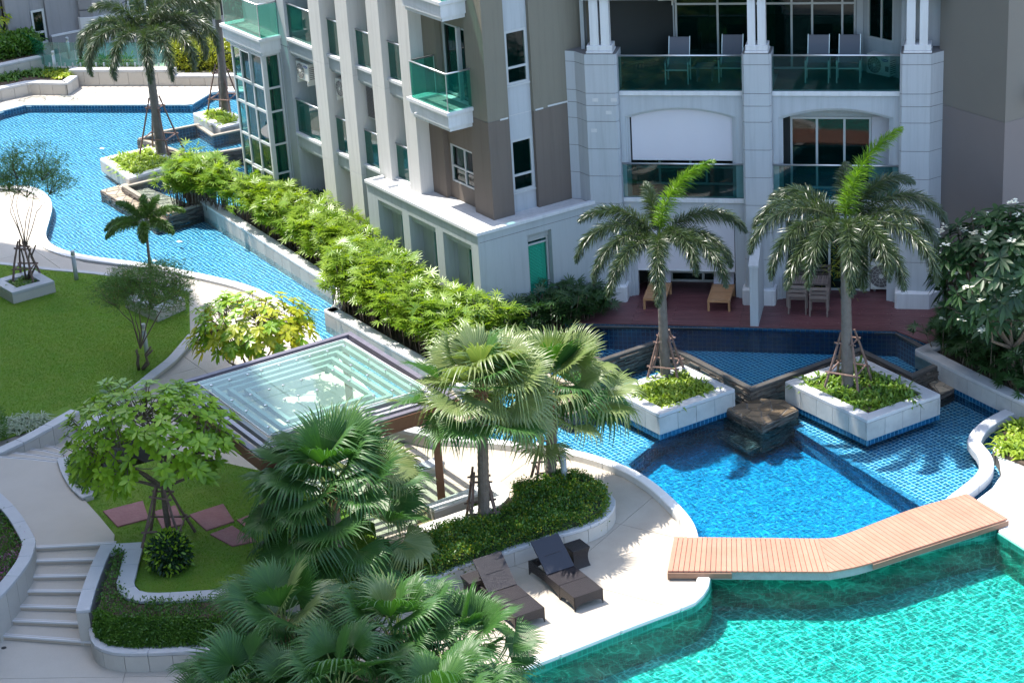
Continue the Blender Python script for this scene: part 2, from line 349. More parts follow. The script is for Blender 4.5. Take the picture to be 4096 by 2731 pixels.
def fan_palm(label, base, top, n, scale, ms, seed, r=.12, group=None, elo=-35, ehi=80, pet=1.0, skirt=True, az0=None, wind=0.):
    rng = random.Random(seed); th = thing('fan_palm', label, 'palm tree', base, group); b, t = Vector(base), Vector(top)
    if (t - b).length > .3: ringed_trunk(b, t, r * 1.15, r * .9, M_palmtr, th, 40, rings=.07)
    mb = MB()   # fibrous leaf bases below the crown
    for i in range(26):
        a = rng.uniform(0, 6.28); z = rng.uniform(-.38, .1); p = t + Vector((math.cos(a) * r * .8, math.sin(a) * r * .8, z)); q = p + Vector((math.cos(a) * .09, math.sin(a) * .09, rng.uniform(.06, .2)))
        mb.tube([p, q], [.035, .012], 4)
    mb.tube([t + Vector((0, 0, -.4)), t + Vector((0, 0, .1))], [r * 1.0, r * 1.25], 9); mb.build('leaf_bases', M_fibre, th)
    ga = 2.39996
    for i in range(n):
        s = (i + .5) / n; el = R(ehi + (elo - ehi) * s ** .85 + rng.uniform(-6, 6)); az = i * ga + rng.uniform(-.2, .2) if az0 is None else az0[0] + (az0[1] - az0[0]) * ((i * .618) % 1)
        L = pet * rng.uniform(.8, 1.15) * (.75 + .3 * s); d = Vector((math.cos(az) * math.cos(el), math.sin(az) * math.cos(el), math.sin(el)))
        hook = t + d * L + Vector((0, 0, -.12 * L * L)); mid = t + d * L * .5 + Vector((0, 0, .05))
        pt = MB().tube([t, mid, hook], [.017, .012, .009], 4).build('petiole', M_petiole, th)
        ln = bpy.data.objects.new('leaf', fan_variant(rng.randrange(6), ms[0] if rng.random() < ms[2] else ms[1])); SC.collection.objects.link(ln); ln.parent = th
        e2 = el - R(rng.uniform(0, 34)) + (R(18) if el < 0 else 0); x = Vector((math.cos(az) * math.cos(e2), math.sin(az) * math.cos(e2), math.sin(e2))); y = Vector((-math.sin(az), math.cos(az), 0)); x = (x + Vector((wind, 0, .1 * wind))).normalized(); y = (y + Vector((0, 0, rng.uniform(-.6, .6)))); y = (y - x * y.dot(x)).normalized(); z = x.cross(y).normalized(); y = z.cross(x)
        k = scale * rng.uniform(.85, 1.12); k = k; m4 = Matrix(((x.x * k, y.x * k, z.x * k, hook.x - b.x), (x.y * k, y.y * k, z.y * k, hook.y - b.y), (x.z * k, y.z * k, z.z * k, hook.z - b.z), (0, 0, 0, 1))); ln.matrix_local = m4
    return th
M_palmtr = mat('fan_palm_bark', (.15, .115, .09), .85, noise=[(10, .7, (.08, .06, .05)), (50, .5, (.24, .2, .16))], bump=(45, .6))
M_fibre = mat('palm_fibre', (.20, .10, .055), .9, noise=[(20, .7, (.32, .2, .11))], bump=(60, .8))
M_petiole = mat('petiole', (.20, .26, .07), .45)
def rosettes(pts, dirs, m, parent, nl=9, L=.24, W=.11, droop=.35, prof='obov', spread=.35, seed=1, name='leaf_cluster', k=4, fold=.25):
    """one object per leaf rosette at a twig end"""
    rng = np.random.default_rng(seed); out = []
    for p, d in zip(pts, dirs):
        d = np.array(d, float); d /= np.linalg.norm(d); a = np.cross(d, [0, 0, 1.]); a = a / np.linalg.norm(a) if np.linalg.norm(a) > .1 else np.array([1., 0, 0]); b = np.cross(d, a)
        n = int(nl * rng.uniform(.75, 1.25)); ph = np.arange(n) * 2.4 + rng.uniform(0, 6); lift = rng.uniform(-.1, .9, n)
        D = (a[None] * np.cos(ph)[:, None] + b[None] * np.sin(ph)[:, None]) + d[None] * (lift * spread + .15)[:, None]
        B = np.array(p)[None] - d[None] * rng.uniform(0, .08, n)[:, None]
        V, F = blades(B, D, np.broadcast_to(d, (n, 3)), L * rng.uniform(.65, 1.15, n), W * rng.uniform(.8, 1.1, n), k, droop * rng.uniform(.5, 1.5, n), prof, fold)
        out.append(npmesh(name, V, F, m if not isinstance(m, (list, tuple)) else m[rng.integers(len(m))], parent))
    return out
def branches(base, levels, rng, r0, spread, L0, up=.5, parent=None, m=None, name='trunk', first=None):
    """recursive limbs; returns twig ends and their directions"""
    mb = MB(); tips = []
    def go(p, d, L, r, lv):
        q = p + d * L; mid = p + d * L * .5 + Vector((rng.uniform(-1, 1), rng.uniform(-1, 1), 0)) * L * .06
        mb.tube([p, mid, q], [r, r * .85, r * .7], 6 if r > .02 else 4)
        if lv == 0: tips.append((q, d)); return
        nb = rng.choice([2, 3, 3]) if lv > 1 else 3
        a0 = rng.uniform(0, 6.28)
        for i in range(nb):
            a = a0 + 6.28 * i / nb + rng.uniform(-.4, .4); s = Vector((math.cos(a), math.sin(a), 0)); s = (s - d * s.dot(d)).normalized()
            nd = (d + s * spread * rng.uniform(.6, 1.2) + Vector((0, 0, up * .2))).normalized(); go(q, nd, L * rng.uniform(.6, .85), r * .65, lv - 1)
            if lv <= 2 and rng.random() < .35: tips.append((q + nd * L * .3 + Vector((rng.uniform(-.1, .1), rng.uniform(-.1, .1), .05)), nd))
    for d, L in (first or [(Vector((0, 0, 1)), L0)]): go(Vector(base), d.normalized(), L, r0, levels)
    mb.build(name, m or M_bark, parent, smooth=True); return tips
def support(base, r0, r1, h, label, low=.35, high=.88, seed=0, n=4, zb=None, rot=.6):
    """rough timber tree support: leaning stakes tied by two rings of cross bars"""
    rng = random.Random(seed); th = thing('tree_support', label, 'tree support', base, 'timber tree supports'); b = Vector(base); P = []
    for i in range(n):
        a = rot + 2 * math.pi * i / n; f = b + Vector((math.cos(a) * r0, math.sin(a) * r0, 0)); t = b + Vector((math.cos(a) * r1, math.sin(a) * r1, h))
        mid = f.lerp(t, .5) + Vector((rng.uniform(-.03, .03), rng.uniform(-.03, .03), 0)); P.append((f, t)); MB().tube([f, mid, f.lerp(t, 1.06)], [.036, .032, .028], 7).build('stake', M_stake, th)
    for lv in (low, high):
        for i in range(n):
            p = P[i][0].lerp(P[i][1], lv + rng.uniform(-.02, .02)); q = P[(i + 1) % n][0].lerp(P[(i + 1) % n][1], lv + rng.uniform(-.02, .02)); d = (q - p).normalized() * .09
            MB().tube([p - d, q + d], [.026, .022], 6).build('cross_bar', M_stake, th)
    return th
def strapbed(poly, z, n, L, W, m, parent=None, name='lily_leaves', seed=1, label=None, cat='plants', per=13, inset=None, zs=None, el=(.5, 1.4), droop=.75, k=5):
    """clumps of arching strap leaves over a bed"""
    rng = np.random.default_rng(seed); X = np.array([p[0] for p in poly]); Y = np.array([p[1] for p in poly]); C = []
    while len(C) < n:
        x = rng.uniform(X.min(), X.max()); y = rng.uniform(Y.min(), Y.max())
        if inside(poly, np.array([x]), np.array([y]))[0]: C.append((x, y))
    C = np.array(C); idx = np.repeat(np.arange(n), per); az = rng.uniform(0, 2 * np.pi, n * per); e = rng.uniform(el[0], el[1], n * per)
    B = np.stack([C[idx, 0] + np.cos(az) * .03, C[idx, 1] + np.sin(az) * .03, np.full(n * per, z)], 1); D = np.stack([np.cos(az) * np.cos(e), np.sin(az) * np.cos(e), np.sin(e)], 1)
    V, F = blades(B, D, np.tile([0, 0, 1.], (n * per, 1)), L * rng.uniform(.6, 1.2, n * per), W * rng.uniform(.7, 1.2, n * per), k, droop * rng.uniform(.6, 1.3, n * per), 'strap', .3)
    V[:, 2] = np.maximum(V[:, 2], z + .01 + rng.uniform(0, .02, len(V)))
    o = npmesh(name, V, F, m, parent, 'stuff')
    if label: tag(o, label, cat)
    return o
def leafmass(P, Nn, n, L, W, m, name, label=None, cat='hedge', seed=1, parent=None, kind='stuff', prof='oval', jit=.06, k=2, droop=.1):
    """small leaves scattered over surface points P with outward normals"""
    rng = np.random.default_rng(seed); i = rng.integers(0, len(P), n); B = P[i] + rng.normal(0, jit, (n, 3)); D = norm(Nn[i] + rng.normal(0, .75, (n, 3)))
    V, F = blades(B, D, norm(np.cross(D, rng.normal(0, 1, (n, 3)))), L * rng.uniform(.6, 1.3, n), W * rng.uniform(.7, 1.2, n), k, droop, prof)
    o = npmesh(name, V, F, m, parent, kind)
    if label: tag(o, label, cat)
    return o
def polypoints(poly, z0, z1, dens, rng=RNG, top=True, side=True, rim=.08):
    """sample points on top and sides of a prism (hedge body)"""
    P, Nn = [], []; X = np.array([p[0] for p in poly]); Y = np.array([p[1] for p in poly])
    if top:
        a = (X.max() - X.min()) * (Y.max() - Y.min()); n = int(a * dens); x = rng.uniform(X.min(), X.max(), n); y = rng.uniform(Y.min(), Y.max(), n); k = inside(poly, x, y)
        x, y = x[k], y[k]; P.append(np.stack([x, y, z1 + .04 * np.sin(x * 5) * np.cos(y * 6)], 1)); Nn.append(np.tile([0, 0, 1.], (len(x), 1)))
    if side:
        s = sum(poly[i][0] * poly[(i + 1) % len(poly)][1] - poly[(i + 1) % len(poly)][0] * poly[i][1] for i in range(len(poly)))
        for i in range(len(poly)):
            a = np.array(poly[i][:2], float); b = np.array(poly[(i + 1) % len(poly)][:2], float); Ls = np.linalg.norm(b - a); n = int(Ls * (z1 - z0) * dens) + 1
            t = rng.uniform(0, 1, n); q = a + (b - a) * t[:, None]; z = rng.uniform(z0, z1, n); nn = np.array([b[1] - a[1], -(b[0] - a[0])]) / max(Ls, 1e-6) * (1 if s > 0 else -1)
            P.append(np.column_stack([q, z])); Nn.append(np.tile([nn[0], nn[1], .4], (n, 1)))
    return np.concatenate(P), np.concatenate(Nn)
# ------------------------------------------------------------ setting materials
M_pave = mat('washed_aggregate', (.43, .39, .33), .85, noise=[(.9, .55, (.36, .325, .28)), (90, .55, (.60, .55, .48)), (160, .5, (.34, .30, .26)), (.35, .3, (.55, .52, .46))], bump=(220, .35), var=.03)
M_paveL = mat('lounge_aggregate', (.37, .325, .26), .85, noise=[(.8, .7, (.27, .23, .18)), (90, .5, (.56, .5, .42)), (170, .5, (.33, .28, .23)), (.5, .35, (.52, .47, .39))], bump=(220, .35), var=.03)
M_joint = mat('joint_mortar', (.16, .15, .135), .95)
M_coping = mat('grey_granite', (.47, .475, .48), .7, noise=[(2.5, .5, (.36, .37, .39)), (140, .5, (.60, .60, .60)), (200, .4, (.28, .28, .29))], bump=(200, .25), var=.04)
M_white_cop = mat('pale_coping', (.66, .65, .63), .7, noise=[(3, .4, (.55, .545, .53)), (150, .4, (.75, .74, .72))], bump=(180, .2))
M_panel = mat('panel_stone', (.47, .44, .395), .8, noise=[(1.6, .5, (.36, .34, .31)), (110, .5, (.58, .55, .5)), (180, .45, (.31, .29, .26))], bump=(200, .3), var=.07)
M_panelG = mat('planter_panel', (.43, .43, .41), .8, noise=[(2.2, .75, (.25, .255, .25)), (110, .45, (.52, .52, .5)), (180, .45, (.3, .3, .29))], bump=(200, .3), var=.07)
M_dark_st = mat('slate', (.085, .075, .065), .45, noise=[(7, .8, (.17, .135, .10)), (40, .5, (.035, .03, .03))], bump=(60, .5), var=.4)
M_cap_st = mat('sandstone_cap', (.27, .235, .185), .7, noise=[(4, .6, (.38, .33, .26)), (60, .4, (.18, .155, .12))], bump=(90, .3), var=.1)
M_capD = mat('dark_wet_cap', (.075, .070, .065), .3, noise=[(4, .6, (.12, .11, .10))], bump=(90, .3), var=.1)
M_crazyW = mat('wet_crazy_stone', (.15, .11, .07), .3, noise=[(3, .6, (.09, .07, .05)), (12, .5, (.21, .15, .09))], bump=(70, .4), var=.35)
M_crazy = mat('crazy_stone', (.34, .27, .185), .55, noise=[(3, .6, (.22, .18, .135)), (12, .5, (.44, .36, .27))], bump=(70, .4), var=.35)
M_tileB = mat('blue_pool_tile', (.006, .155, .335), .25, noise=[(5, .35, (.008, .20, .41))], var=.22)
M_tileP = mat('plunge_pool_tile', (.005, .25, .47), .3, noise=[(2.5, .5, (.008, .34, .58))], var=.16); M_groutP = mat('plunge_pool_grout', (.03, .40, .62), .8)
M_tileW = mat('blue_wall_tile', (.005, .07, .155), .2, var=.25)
M_groutB = mat('blue_pool_grout', (.28, .62, .70), .8)
M_groutD = mat('blue_wall_grout', (.05, .23, .36), .8)
M_tileG = mat('green_pool_tile', (.006, .16, .115), .3, var=.25)
M_tileGf = mat('green_floor_tile', (.008, .31, .265), .3, noise=[(3, .5, (.010, .40, .355))], var=.14)
M_groutG = mat('green_pool_grout', (.10, .52, .47), .8); M_groutGw = mat('green_wall_grout', (.03, .30, .22), .8)
M_grass = mat('lawn', (.10, .235, .014), .9, noise=[(.7, .85, (.17, .29, .02)), (6, .5, (.065, .17, .010)), (70, .6, (.17, .29, .03)), (1.6, .6, (.20, .24, .03))], bump=(120, 1.))
M_earth = mat('far_ground', (.25, .24, .22), .95, noise=[(.2, .6, (.18, .18, .16))])
M_deck = mat('maroon_deck', (.125, .048, .052), .42, noise=[(3, .5, (.17, .075, .078)), (60, .3, (.09, .035, .04))], var=.12)

def watermat(name, tint, net=None, wave=(5, .05), line=.17):
    m = bpy.data.materials.new(name); m.use_nodes = True; N, L = nm(m); out = N['Material Output']; N.remove(N['Principled BSDF'])
    geo = N.new('ShaderNodeNewGeometry'); tr = N.new('ShaderNodeBsdfTransparent'); gl = N.new('ShaderNodeBsdfGlossy'); gl.inputs['Roughness'].default_value = .03
    fr = N.new('ShaderNodeFresnel'); fr.inputs[0].default_value = 1.33; ms = N.new('ShaderNodeMixShader')
    tr.inputs[0].default_value = (*tint, 1)
    h = []
    for sc, am in ((wave[0], 1.), (wave[0] * 3.1, .45)):
        t = N.new('ShaderNodeTexNoise'); t.inputs['Scale'].default_value = sc; t.inputs['Detail'].default_value = 3; t.inputs['Distortion'].default_value = .8; L.new(geo.outputs['Position'], t.inputs['Vector'])
        mm = N.new('ShaderNodeMath'); mm.operation = 'MULTIPLY'; mm.inputs[1].default_value = am; L.new(t.outputs['Fac'], mm.inputs[0]); h.append(mm)
    ad = N.new('ShaderNodeMath'); L.new(h[0].outputs[0], ad.inputs[0]); L.new(h[1].outputs[0], ad.inputs[1])
    bu = N.new('ShaderNodeBump'); bu.inputs['Strength'].default_value = 1; bu.inputs['Distance'].default_value = wave[1]; L.new(ad.outputs[0], bu.inputs['Height'])
    L.new(bu.outputs[0], gl.inputs['Normal']); L.new(bu.outputs[0], fr.inputs['Normal'])
    if net:   # ripple light drawn as a bright net in the water's tint
        sc, lo, hi = net; n1 = N.new('ShaderNodeTexNoise'); n1.inputs['Scale'].default_value = sc * .45; n1.inputs['Detail'].default_value = 2; L.new(geo.outputs['Position'], n1.inputs['Vector'])
        v1 = N.new('ShaderNodeVectorMath'); v1.operation = 'MULTIPLY_ADD'; v1.inputs[1].default_value = (.9 * 3 / sc,) * 3; L.new(n1.outputs['Color'], v1.inputs[0]); L.new(geo.outputs['Position'], v1.inputs[2])
        acc = None
        for k, s2 in enumerate((sc, sc * 1.9)):
            vo = N.new('ShaderNodeTexVoronoi'); vo.feature = 'DISTANCE_TO_EDGE'; vo.inputs['Scale'].default_value = s2; L.new(v1.outputs[0], vo.inputs['Vector'])
            r = N.new('ShaderNodeMapRange'); r.interpolation_type = 'SMOOTHSTEP'; r.inputs[1].default_value = .0; r.inputs[2].default_value = line; r.inputs[3].default_value = 1; r.inputs[4].default_value = 0; L.new(vo.outputs['Distance'], r.inputs[0])
            if acc is None: acc = r
            else:
                mx = N.new('ShaderNodeMath'); mx.operation = 'MULTIPLY_ADD'; mx.inputs[1].default_value = .6; L.new(r.outputs[0], mx.inputs[0]); L.new(acc.outputs[0], mx.inputs[2]); acc = mx
        r2 = N.new('ShaderNodeMapRange'); r2.clamp = False; r2.inputs[3].default_value = lo; r2.inputs[4].default_value = hi; L.new(acc.outputs[0], r2.inputs[0])
        vm = N.new('ShaderNodeVectorMath'); vm.operation = 'SCALE'; vm.inputs[0].default_value = tint; L.new(r2.outputs[0], vm.inputs['Scale']); L.new(vm.outputs[0], tr.inputs[0])
    L.new(fr.outputs[0], ms.inputs[0]); L.new(tr.outputs[0], ms.inputs[1]); L.new(gl.outputs[0], ms.inputs[2]); L.new(ms.outputs[0], out.inputs[0])
    return m
M_wS = watermat('stream_water', (.80, .93, .97), (6.0, .74, 1.12), (5, .05))
M_wP = watermat('plunge_water', (.66, .90, .97), (3.0, .86, 1.10), (3.5, .07))
M_wU = watermat('upper_water', (.55, .85, .96), None, (3, .03))
M_wG = watermat('lagoon_water', (.60, .93, .91), (2.7, .72, 1.42), (4., .12), .115)

def pieces(V, F, name, m, parent, stuff=False):
    return npmesh(name, V, F, m, parent, 'stuff' if stuff else None)
def wob(V, a=.018, f=5.):
    """refraction wobble of the tile grid"""
    x, y = V[:, 0].copy(), V[:, 1].copy()
    V[:, 0] += a * (np.sin(f * y + 1.3 * np.sin(2.1 * x)) + .6 * np.sin(2.7 * f * y + 3 * x)); V[:, 1] += a * (np.sin(f * 1.1 * x + 1.7 * np.sin(1.9 * y)) + .6 * np.sin(2.3 * f * x - 2 * y)); return V
def tilefloor(poly, holes, z, mt, mg, parent, pitch=.125, gap=.028, wobble=.018, grow=.25, ax=UU, ay=VV):
    P = [Vector((p[0], p[1], 0)) for p in poly]; X = np.array([[p.dot(ax), p.dot(ay)] for p in P]); lo = X.min(0) - .5; hi = X.max(0) + .5
    a = np.arange(lo[0], hi[0], pitch); b = np.arange(lo[1], hi[1], pitch); A, B = np.meshgrid(a, b, indexing='ij'); A, B = A.ravel(), B.ravel()
    cx = (A + pitch / 2) * ax.x + (B + pitch / 2) * ay.x; cy = (A + pitch / 2) * ax.y + (B + pitch / 2) * ay.y
    ok = inside(poly, cx, cy)
    for dx, dy in ((grow, 0), (-grow, 0), (0, grow), (0, -grow)): ok |= inside(poly, cx + dx, cy + dy)
    for h in holes: ok &= ~inside(h, cx, cy)
    A, B = A[ok], B[ok]; n = len(A)
    def quad(i0, i1, zz):
        v = np.stack([np.stack([A + i0, B + i0], 1), np.stack([A + i1, B + i0], 1), np.stack([A + i1, B + i1], 1), np.stack([A + i0, B + i1], 1)], 1).reshape(-1, 2)
        w = np.column_stack([v[:, 0] * ax.x + v[:, 1] * ay.x, v[:, 0] * ax.y + v[:, 1] * ay.y, np.full(len(v), zz)]); return wob(w, wobble)
    F = np.arange(4 * n).reshape(-1, 4)
    if (ax.x * ay.y - ax.y * ay.x) < 0: F = F[:, ::-1]
    npmesh('grout', quad(0, pitch, z), F, mg, parent, 'stuff'); npmesh('tile', quad(gap / 2, pitch - gap / 2, z + .004), F, mt, parent, 'stuff')
def walltiles(pts, z0, z1, mt, mg, parent, pitch=.125, gap=.02, d=.0, wobble=.0, back=.06, side=1):
    """tiled wall face on the side of a polyline (side=1: left)"""
    mb = MB(); ribbon(mb, pts, d, d - back * side, z0, z1); mb.build('wall_backing', mg, parent)
    L = resample(pts, pitch); A = shift(L, d + .004 * side); n = int(round((z1 - z0) / pitch)); V = []; hz = (z1 - z0) / max(n, 1)
    for i in range(len(A) - 1):
        a, b = A[i], A[i + 1]; t = (b - a)
        if t.length < .03: continue
        e = t.normalized() * gap / 2; p, q = a + e, b - e
        for j in range(n):
            za, zb = z0 + j * hz + gap / 2, z0 + (j + 1) * hz - gap / 2; V += [(p.x, p.y, za), (q.x, q.y, za), (q.x, q.y, zb), (p.x, p.y, zb)]
    V = np.array(V, float)
    if wobble:
        s = V[:, 0] * 4 + V[:, 2] * 9; dep = np.clip((z1 - V[:, 2]) * 3, 0, 1); V[:, 0] += wobble * dep * np.sin(s * 1.7); V[:, 1] += wobble * dep * np.sin(s * 1.3 + 2); V[:, 2] += wobble * .6 * dep * np.sin(s * 2.1 + V[:, 0] * 6)
    F = np.arange(len(V)).reshape(-1, 4); npmesh('tile', V, F if side < 0 else F[:, ::-1], mt, parent, 'stuff')
def clip(sub, cl):
    """Sutherland-Hodgman: polygon sub by convex counter-clockwise polygon cl"""
    out = [tuple(p[:2]) for p in sub]
    for i in range(len(cl)):
        ax, ay = cl[i][:2]; bx, by = cl[(i + 1) % len(cl)][:2]; inp, out = out, []
        if not inp: break
        f = lambda p: (bx - ax) * (p[1] - ay) - (by - ay) * (p[0] - ax)
        for j in range(len(inp)):
            p, q = inp[j - 1], inp[j]; fp, fq = f(p), f(q)
            if (fp >= 0) != (fq >= 0): t = fp / (fp - fq); out.append((p[0] + (q[0] - p[0]) * t, p[1] + (q[1] - p[1]) * t))
            if fq >= 0: out.append(q)
    return out
def ccw(p):
    a = sum(p[i][0] * p[(i + 1) % len(p)][1] - p[(i + 1) % len(p)][0] * p[i][1] for i in range(len(p))); return p if a > 0 else p[::-1]
def pave(poly, ax, ay, du, dv, gap, z0, z1, m, parent, name='slab', stuff=False, jz=0, stag=.5, seed=1, bevel=0):
    rng = random.Random(seed); P = ccw([Vector((p[0], p[1], 0)) for p in poly]); A = [p.dot(ax) for p in P]; B = [p.dot(ay) for p in P]; big = MB()
    r = 0; b = min(B)
    while b < max(B):
        a = min(A) - du * (stag * (r % 2))
        while a < max(A):
            c = [ax * u + ay * v for u, v in ((a + gap / 2, b + gap / 2), (a + du - gap / 2, b + gap / 2), (a + du - gap / 2, b + dv - gap / 2), (a + gap / 2, b + dv - gap / 2))]
            q = clip(P, ccw(c))
            if len(q) > 2:
                ar = abs(sum(q[i][0] * q[(i + 1) % len(q)][1] - q[(i + 1) % len(q)][0] * q[i][1] for i in range(len(q)))) / 2
                if ar > du * dv * .02:
                    t = MB() if not stuff else big; t.prism(q, z0, z1 + rng.uniform(-jz, jz))
                    if not stuff: t.build(name, m, parent)
            a += du
        b += dv; r += 1
    if stuff: big.build(name, m, parent, 'stuff')
def crazy(poly, z0, z1, parent, m=None, c=.32, seed=1, gap=.88):
    """irregular flat stones in mortar on a convex platform"""
    m = m or M_crazy; rng = random.Random(seed); P = ccw([Vector((p[0], p[1], 0)) for p in poly]); MB().prism(P, z0, z1 - .015).build('mortar_bed', M_joint, parent)
    x0, x1 = min(p.x for p in P), max(p.x for p in P); y0, y1 = min(p.y for p in P), max(p.y for p in P); nx, ny = int((x1 - x0) / c) + 2, int((y1 - y0) / c) + 2
    g = {(i, j): (x0 + (i - .5 + rng.uniform(-.36, .36) + .5 * (j % 2)) * c, y0 + (j - .5 + rng.uniform(-.36, .36)) * c) for i in range(nx + 1) for j in range(ny + 1)}
    for i in range(nx):
        for j in range(ny):
            q = [g[i, j], g[i + 1, j], g[i + 1, j + 1], g[i, j + 1]]; cx, cy = sum(a[0] for a in q) / 4, sum(a[1] for a in q) / 4
            q = [(cx + (a - cx) * gap, cy + (b - cy) * gap) for a, b in q]; q = clip(ccw(q), P)
            if len(q) > 2: MB().prism(q, z0, z1 + rng.uniform(-.006, .006)).build('stone', m, parent)
def panels(pts, d, z0, z1, w, m, parent, thick=.02, gap=.012, name='panel', rows=1):
    for r in range(rows): capline(pts, d, d + thick, z0 + (z1 - z0) * r / rows + gap / 2, z0 + (z1 - z0) * (r + 1) / rows - gap / 2, w, m, parent, name, gap)
def capline(pts, d0, d1, z0, z1, w, m, parent, name='coping_stone', gap=.008, bevel=0):
    """coping in separate stones along a curve"""
    n = max(1, int(round(sum((Vector(pts[i + 1][:2]) - Vector(pts[i][:2])).length for i in range(len(pts) - 1)) / w))); F = resample(pts, w / 4.)
    for i in range(0, len(F) - 1, 4):
        s = F[i:i + 5]
        if len(s) < 2: continue
        full = shift(F, 0); mb = MB(); A = shift(F, d0)[i:i + 5]; B = shift(F, d1)[i:i + 5]
        t = (s[-1] - s[-2]).normalized() * gap; A[-1] = A[-1] - t; B[-1] = B[-1] - t
        v = []; n = len(A)
        for k in range(n): v += [(A[k].x, A[k].y, z0), (B[k].x, B[k].y, z0), (B[k].x, B[k].y, z1), (A[k].x, A[k].y, z1)]
        f = []
        for k in range(n - 1):
            for j in range(4): f.append((4 * k + j, 4 * k + (j + 1) % 4, 4 * k + 4 + (j + 1) % 4, 4 * k + 4 + j))
        f += [(3, 2, 1, 0), tuple(4 * (n - 1) + j for j in range(4))]
        if d1 > d0: f = [q[::-1] for q in f]
        mb.add(v, f).build(name, m, parent, bevel=bevel)
def strata(pts, z0, z1, parent, side=1, m=None, seed=1, th=.045, prot=.05):
    rng = random.Random(seed); mb = MB(); z = z0
    while z < z1 - .01:
        h = min(th * rng.uniform(.6, 1.3), z1 - z)
        for a, b in zip(pts, pts[1:]):
            a, b = Vector((a[0], a[1], 0)), Vector((b[0], b[1], 0)); L = (b - a).length; t = (b - a) / L; nrm = Vector((-t.y, t.x, 0)) * side; s = -.02
            while s < L:
                w = min(rng.uniform(.12, .45), L - s + .02); o = rng.uniform(0, prot); p = a + t * s; q = a + t * (s + w)
                mb.prism([p + nrm * o, q + nrm * o, q - nrm * .08, p - nrm * .08], z, z + h * .86); s += w
        z += h
    mb.build('slate_courses', m or M_dark_st, parent, 'stuff')

# ------------------------------------------------------------ ground and pools
def gz(pts, z): return [G(x, y, z) for x, y in pts]
ZW = -.08
bank = [(-420, 560), (-60, 432), (0, 430), (65, 430), (105, 447), (120, 475), (113, 510), (106, 545), (130, 570), (200, 590), (330, 607), (430, 625), (560, 655), (640, 690), (700, 735), (745, 790), (830, 880), (930, 985), (985, 1013)]
curb = [(985, 1013), (1100, 1019), (1250, 1036), (1350, 1055), (1440, 1086), (1500, 1121), (1555, 1170), (1588, 1210), (1600, 1240), (1603, 1265)]
rbank = [(2365, 950), (2328, 962), (2285, 985), (2262, 1005), (2250, 1027), (2257, 1037), (2274, 1058), (2280, 1085), (2268, 1110), (2235, 1138), (2200, 1165)]
bankS = smoothline(gz(bank, .0), 4); curbS = smoothline(gz(curb, 0.), 4); rbankS = smoothline(gz(rbank, 0.), 4)
weir = gz([(1603, 1268), (1880, 1272), (1930, 1262), (2100, 1206), (2200, 1165)], 0)
topbank = gz([(-420, 340), (-60, 286), (0, 258), (60, 243), (440, 243), (490, 213), (640, 213)], 0)
water_poly = topbank + gz([(640, 330), (690, 420), (760, 520), (930, 690), (1120, 860), (1240, 800), (1560, 790), (1724, 875), (1940, 800), (2095, 850), (2150, 835), (2250, 880)], 0) + rbankS + weir[::-1][1:] + curbS[::-1] + bankS[::-1][1:]
deep = gz([(1436, 1068), (1512, 1006), (1600, 960), (1688, 925), (1800, 935), (1793, 960), (2132, 1170), (2105, 1215), (1925, 1280), (1560, 1285), (1560, 1180), (1500, 1128)], -.28)
deepS = deep
t = thing('base_ground', None, None, (0, 0, -2.3), kind='structure')
MB().prism([(-400, -150), (400, -150), (400, 500), (-400, 500)], -2.6, -2.3).build('ground_sheet', M_earth, t)
pf = thing('blue_pool_floor', None, None, (0, 50, -1), kind='structure')
tilefloor(water_poly, [deepS], -.28, M_tileB, M_groutB, pf)
tilefloor(deepS, [], -.80, M_tileP, M_groutP, pf, wobble=.04)
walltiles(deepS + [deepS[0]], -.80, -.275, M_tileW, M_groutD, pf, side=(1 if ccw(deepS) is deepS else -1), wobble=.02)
# edge strip of the shallow ledge
MBs = MB(); ribbon(MBs, deepS + [deepS[0]], -.06, .09, -.29, -.266); MBs.build('ledge_edge', M_groutD, pf)
w = MB().prism(water_poly, ZW - .01, ZW)
m_ = MB(); n_ = len(water_poly); m_.add([(p[0], p[1], ZW) for p in ccw(water_poly)], [tuple(range(n_))]); m_.build('stream_water', M_wS, None, 'structure')
w2 = ccw(deepS); MB().add([(p[0], p[1], ZW - .05) for p in w2], [tuple(range(len(w2)))]).build('plunge_water', M_wP, None, 'structure')
def edgewalls(pts, side, par, z0=-.85, z1=.0): walltiles(pts, z0, z1, M_tileW, M_groutD, par, side=side)
pw = thing('blue_pool_walls', None, None, (0, 50, -1), kind='structure')
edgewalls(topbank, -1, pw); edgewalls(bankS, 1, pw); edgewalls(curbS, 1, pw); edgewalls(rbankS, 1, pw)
# copings round the stream
cp_ = thing('pool_coping', None, None, (0, 50, 0), kind='structure')
capline(topbank, 0, .30, -.05, .05, 1.2, M_white_cop, cp_)
capline(bankS, 0.0, -.32, -.05, .05, 1.2, M_white_cop, cp_)
capline(curbS, 0.03, -.22, -.05, .17, 1.2, M_white_cop, cp_, bevel=.02)
capline(rbankS, 0.03, -.30, -.05, .17, 1.2, M_coping, cp_, bevel=.02)

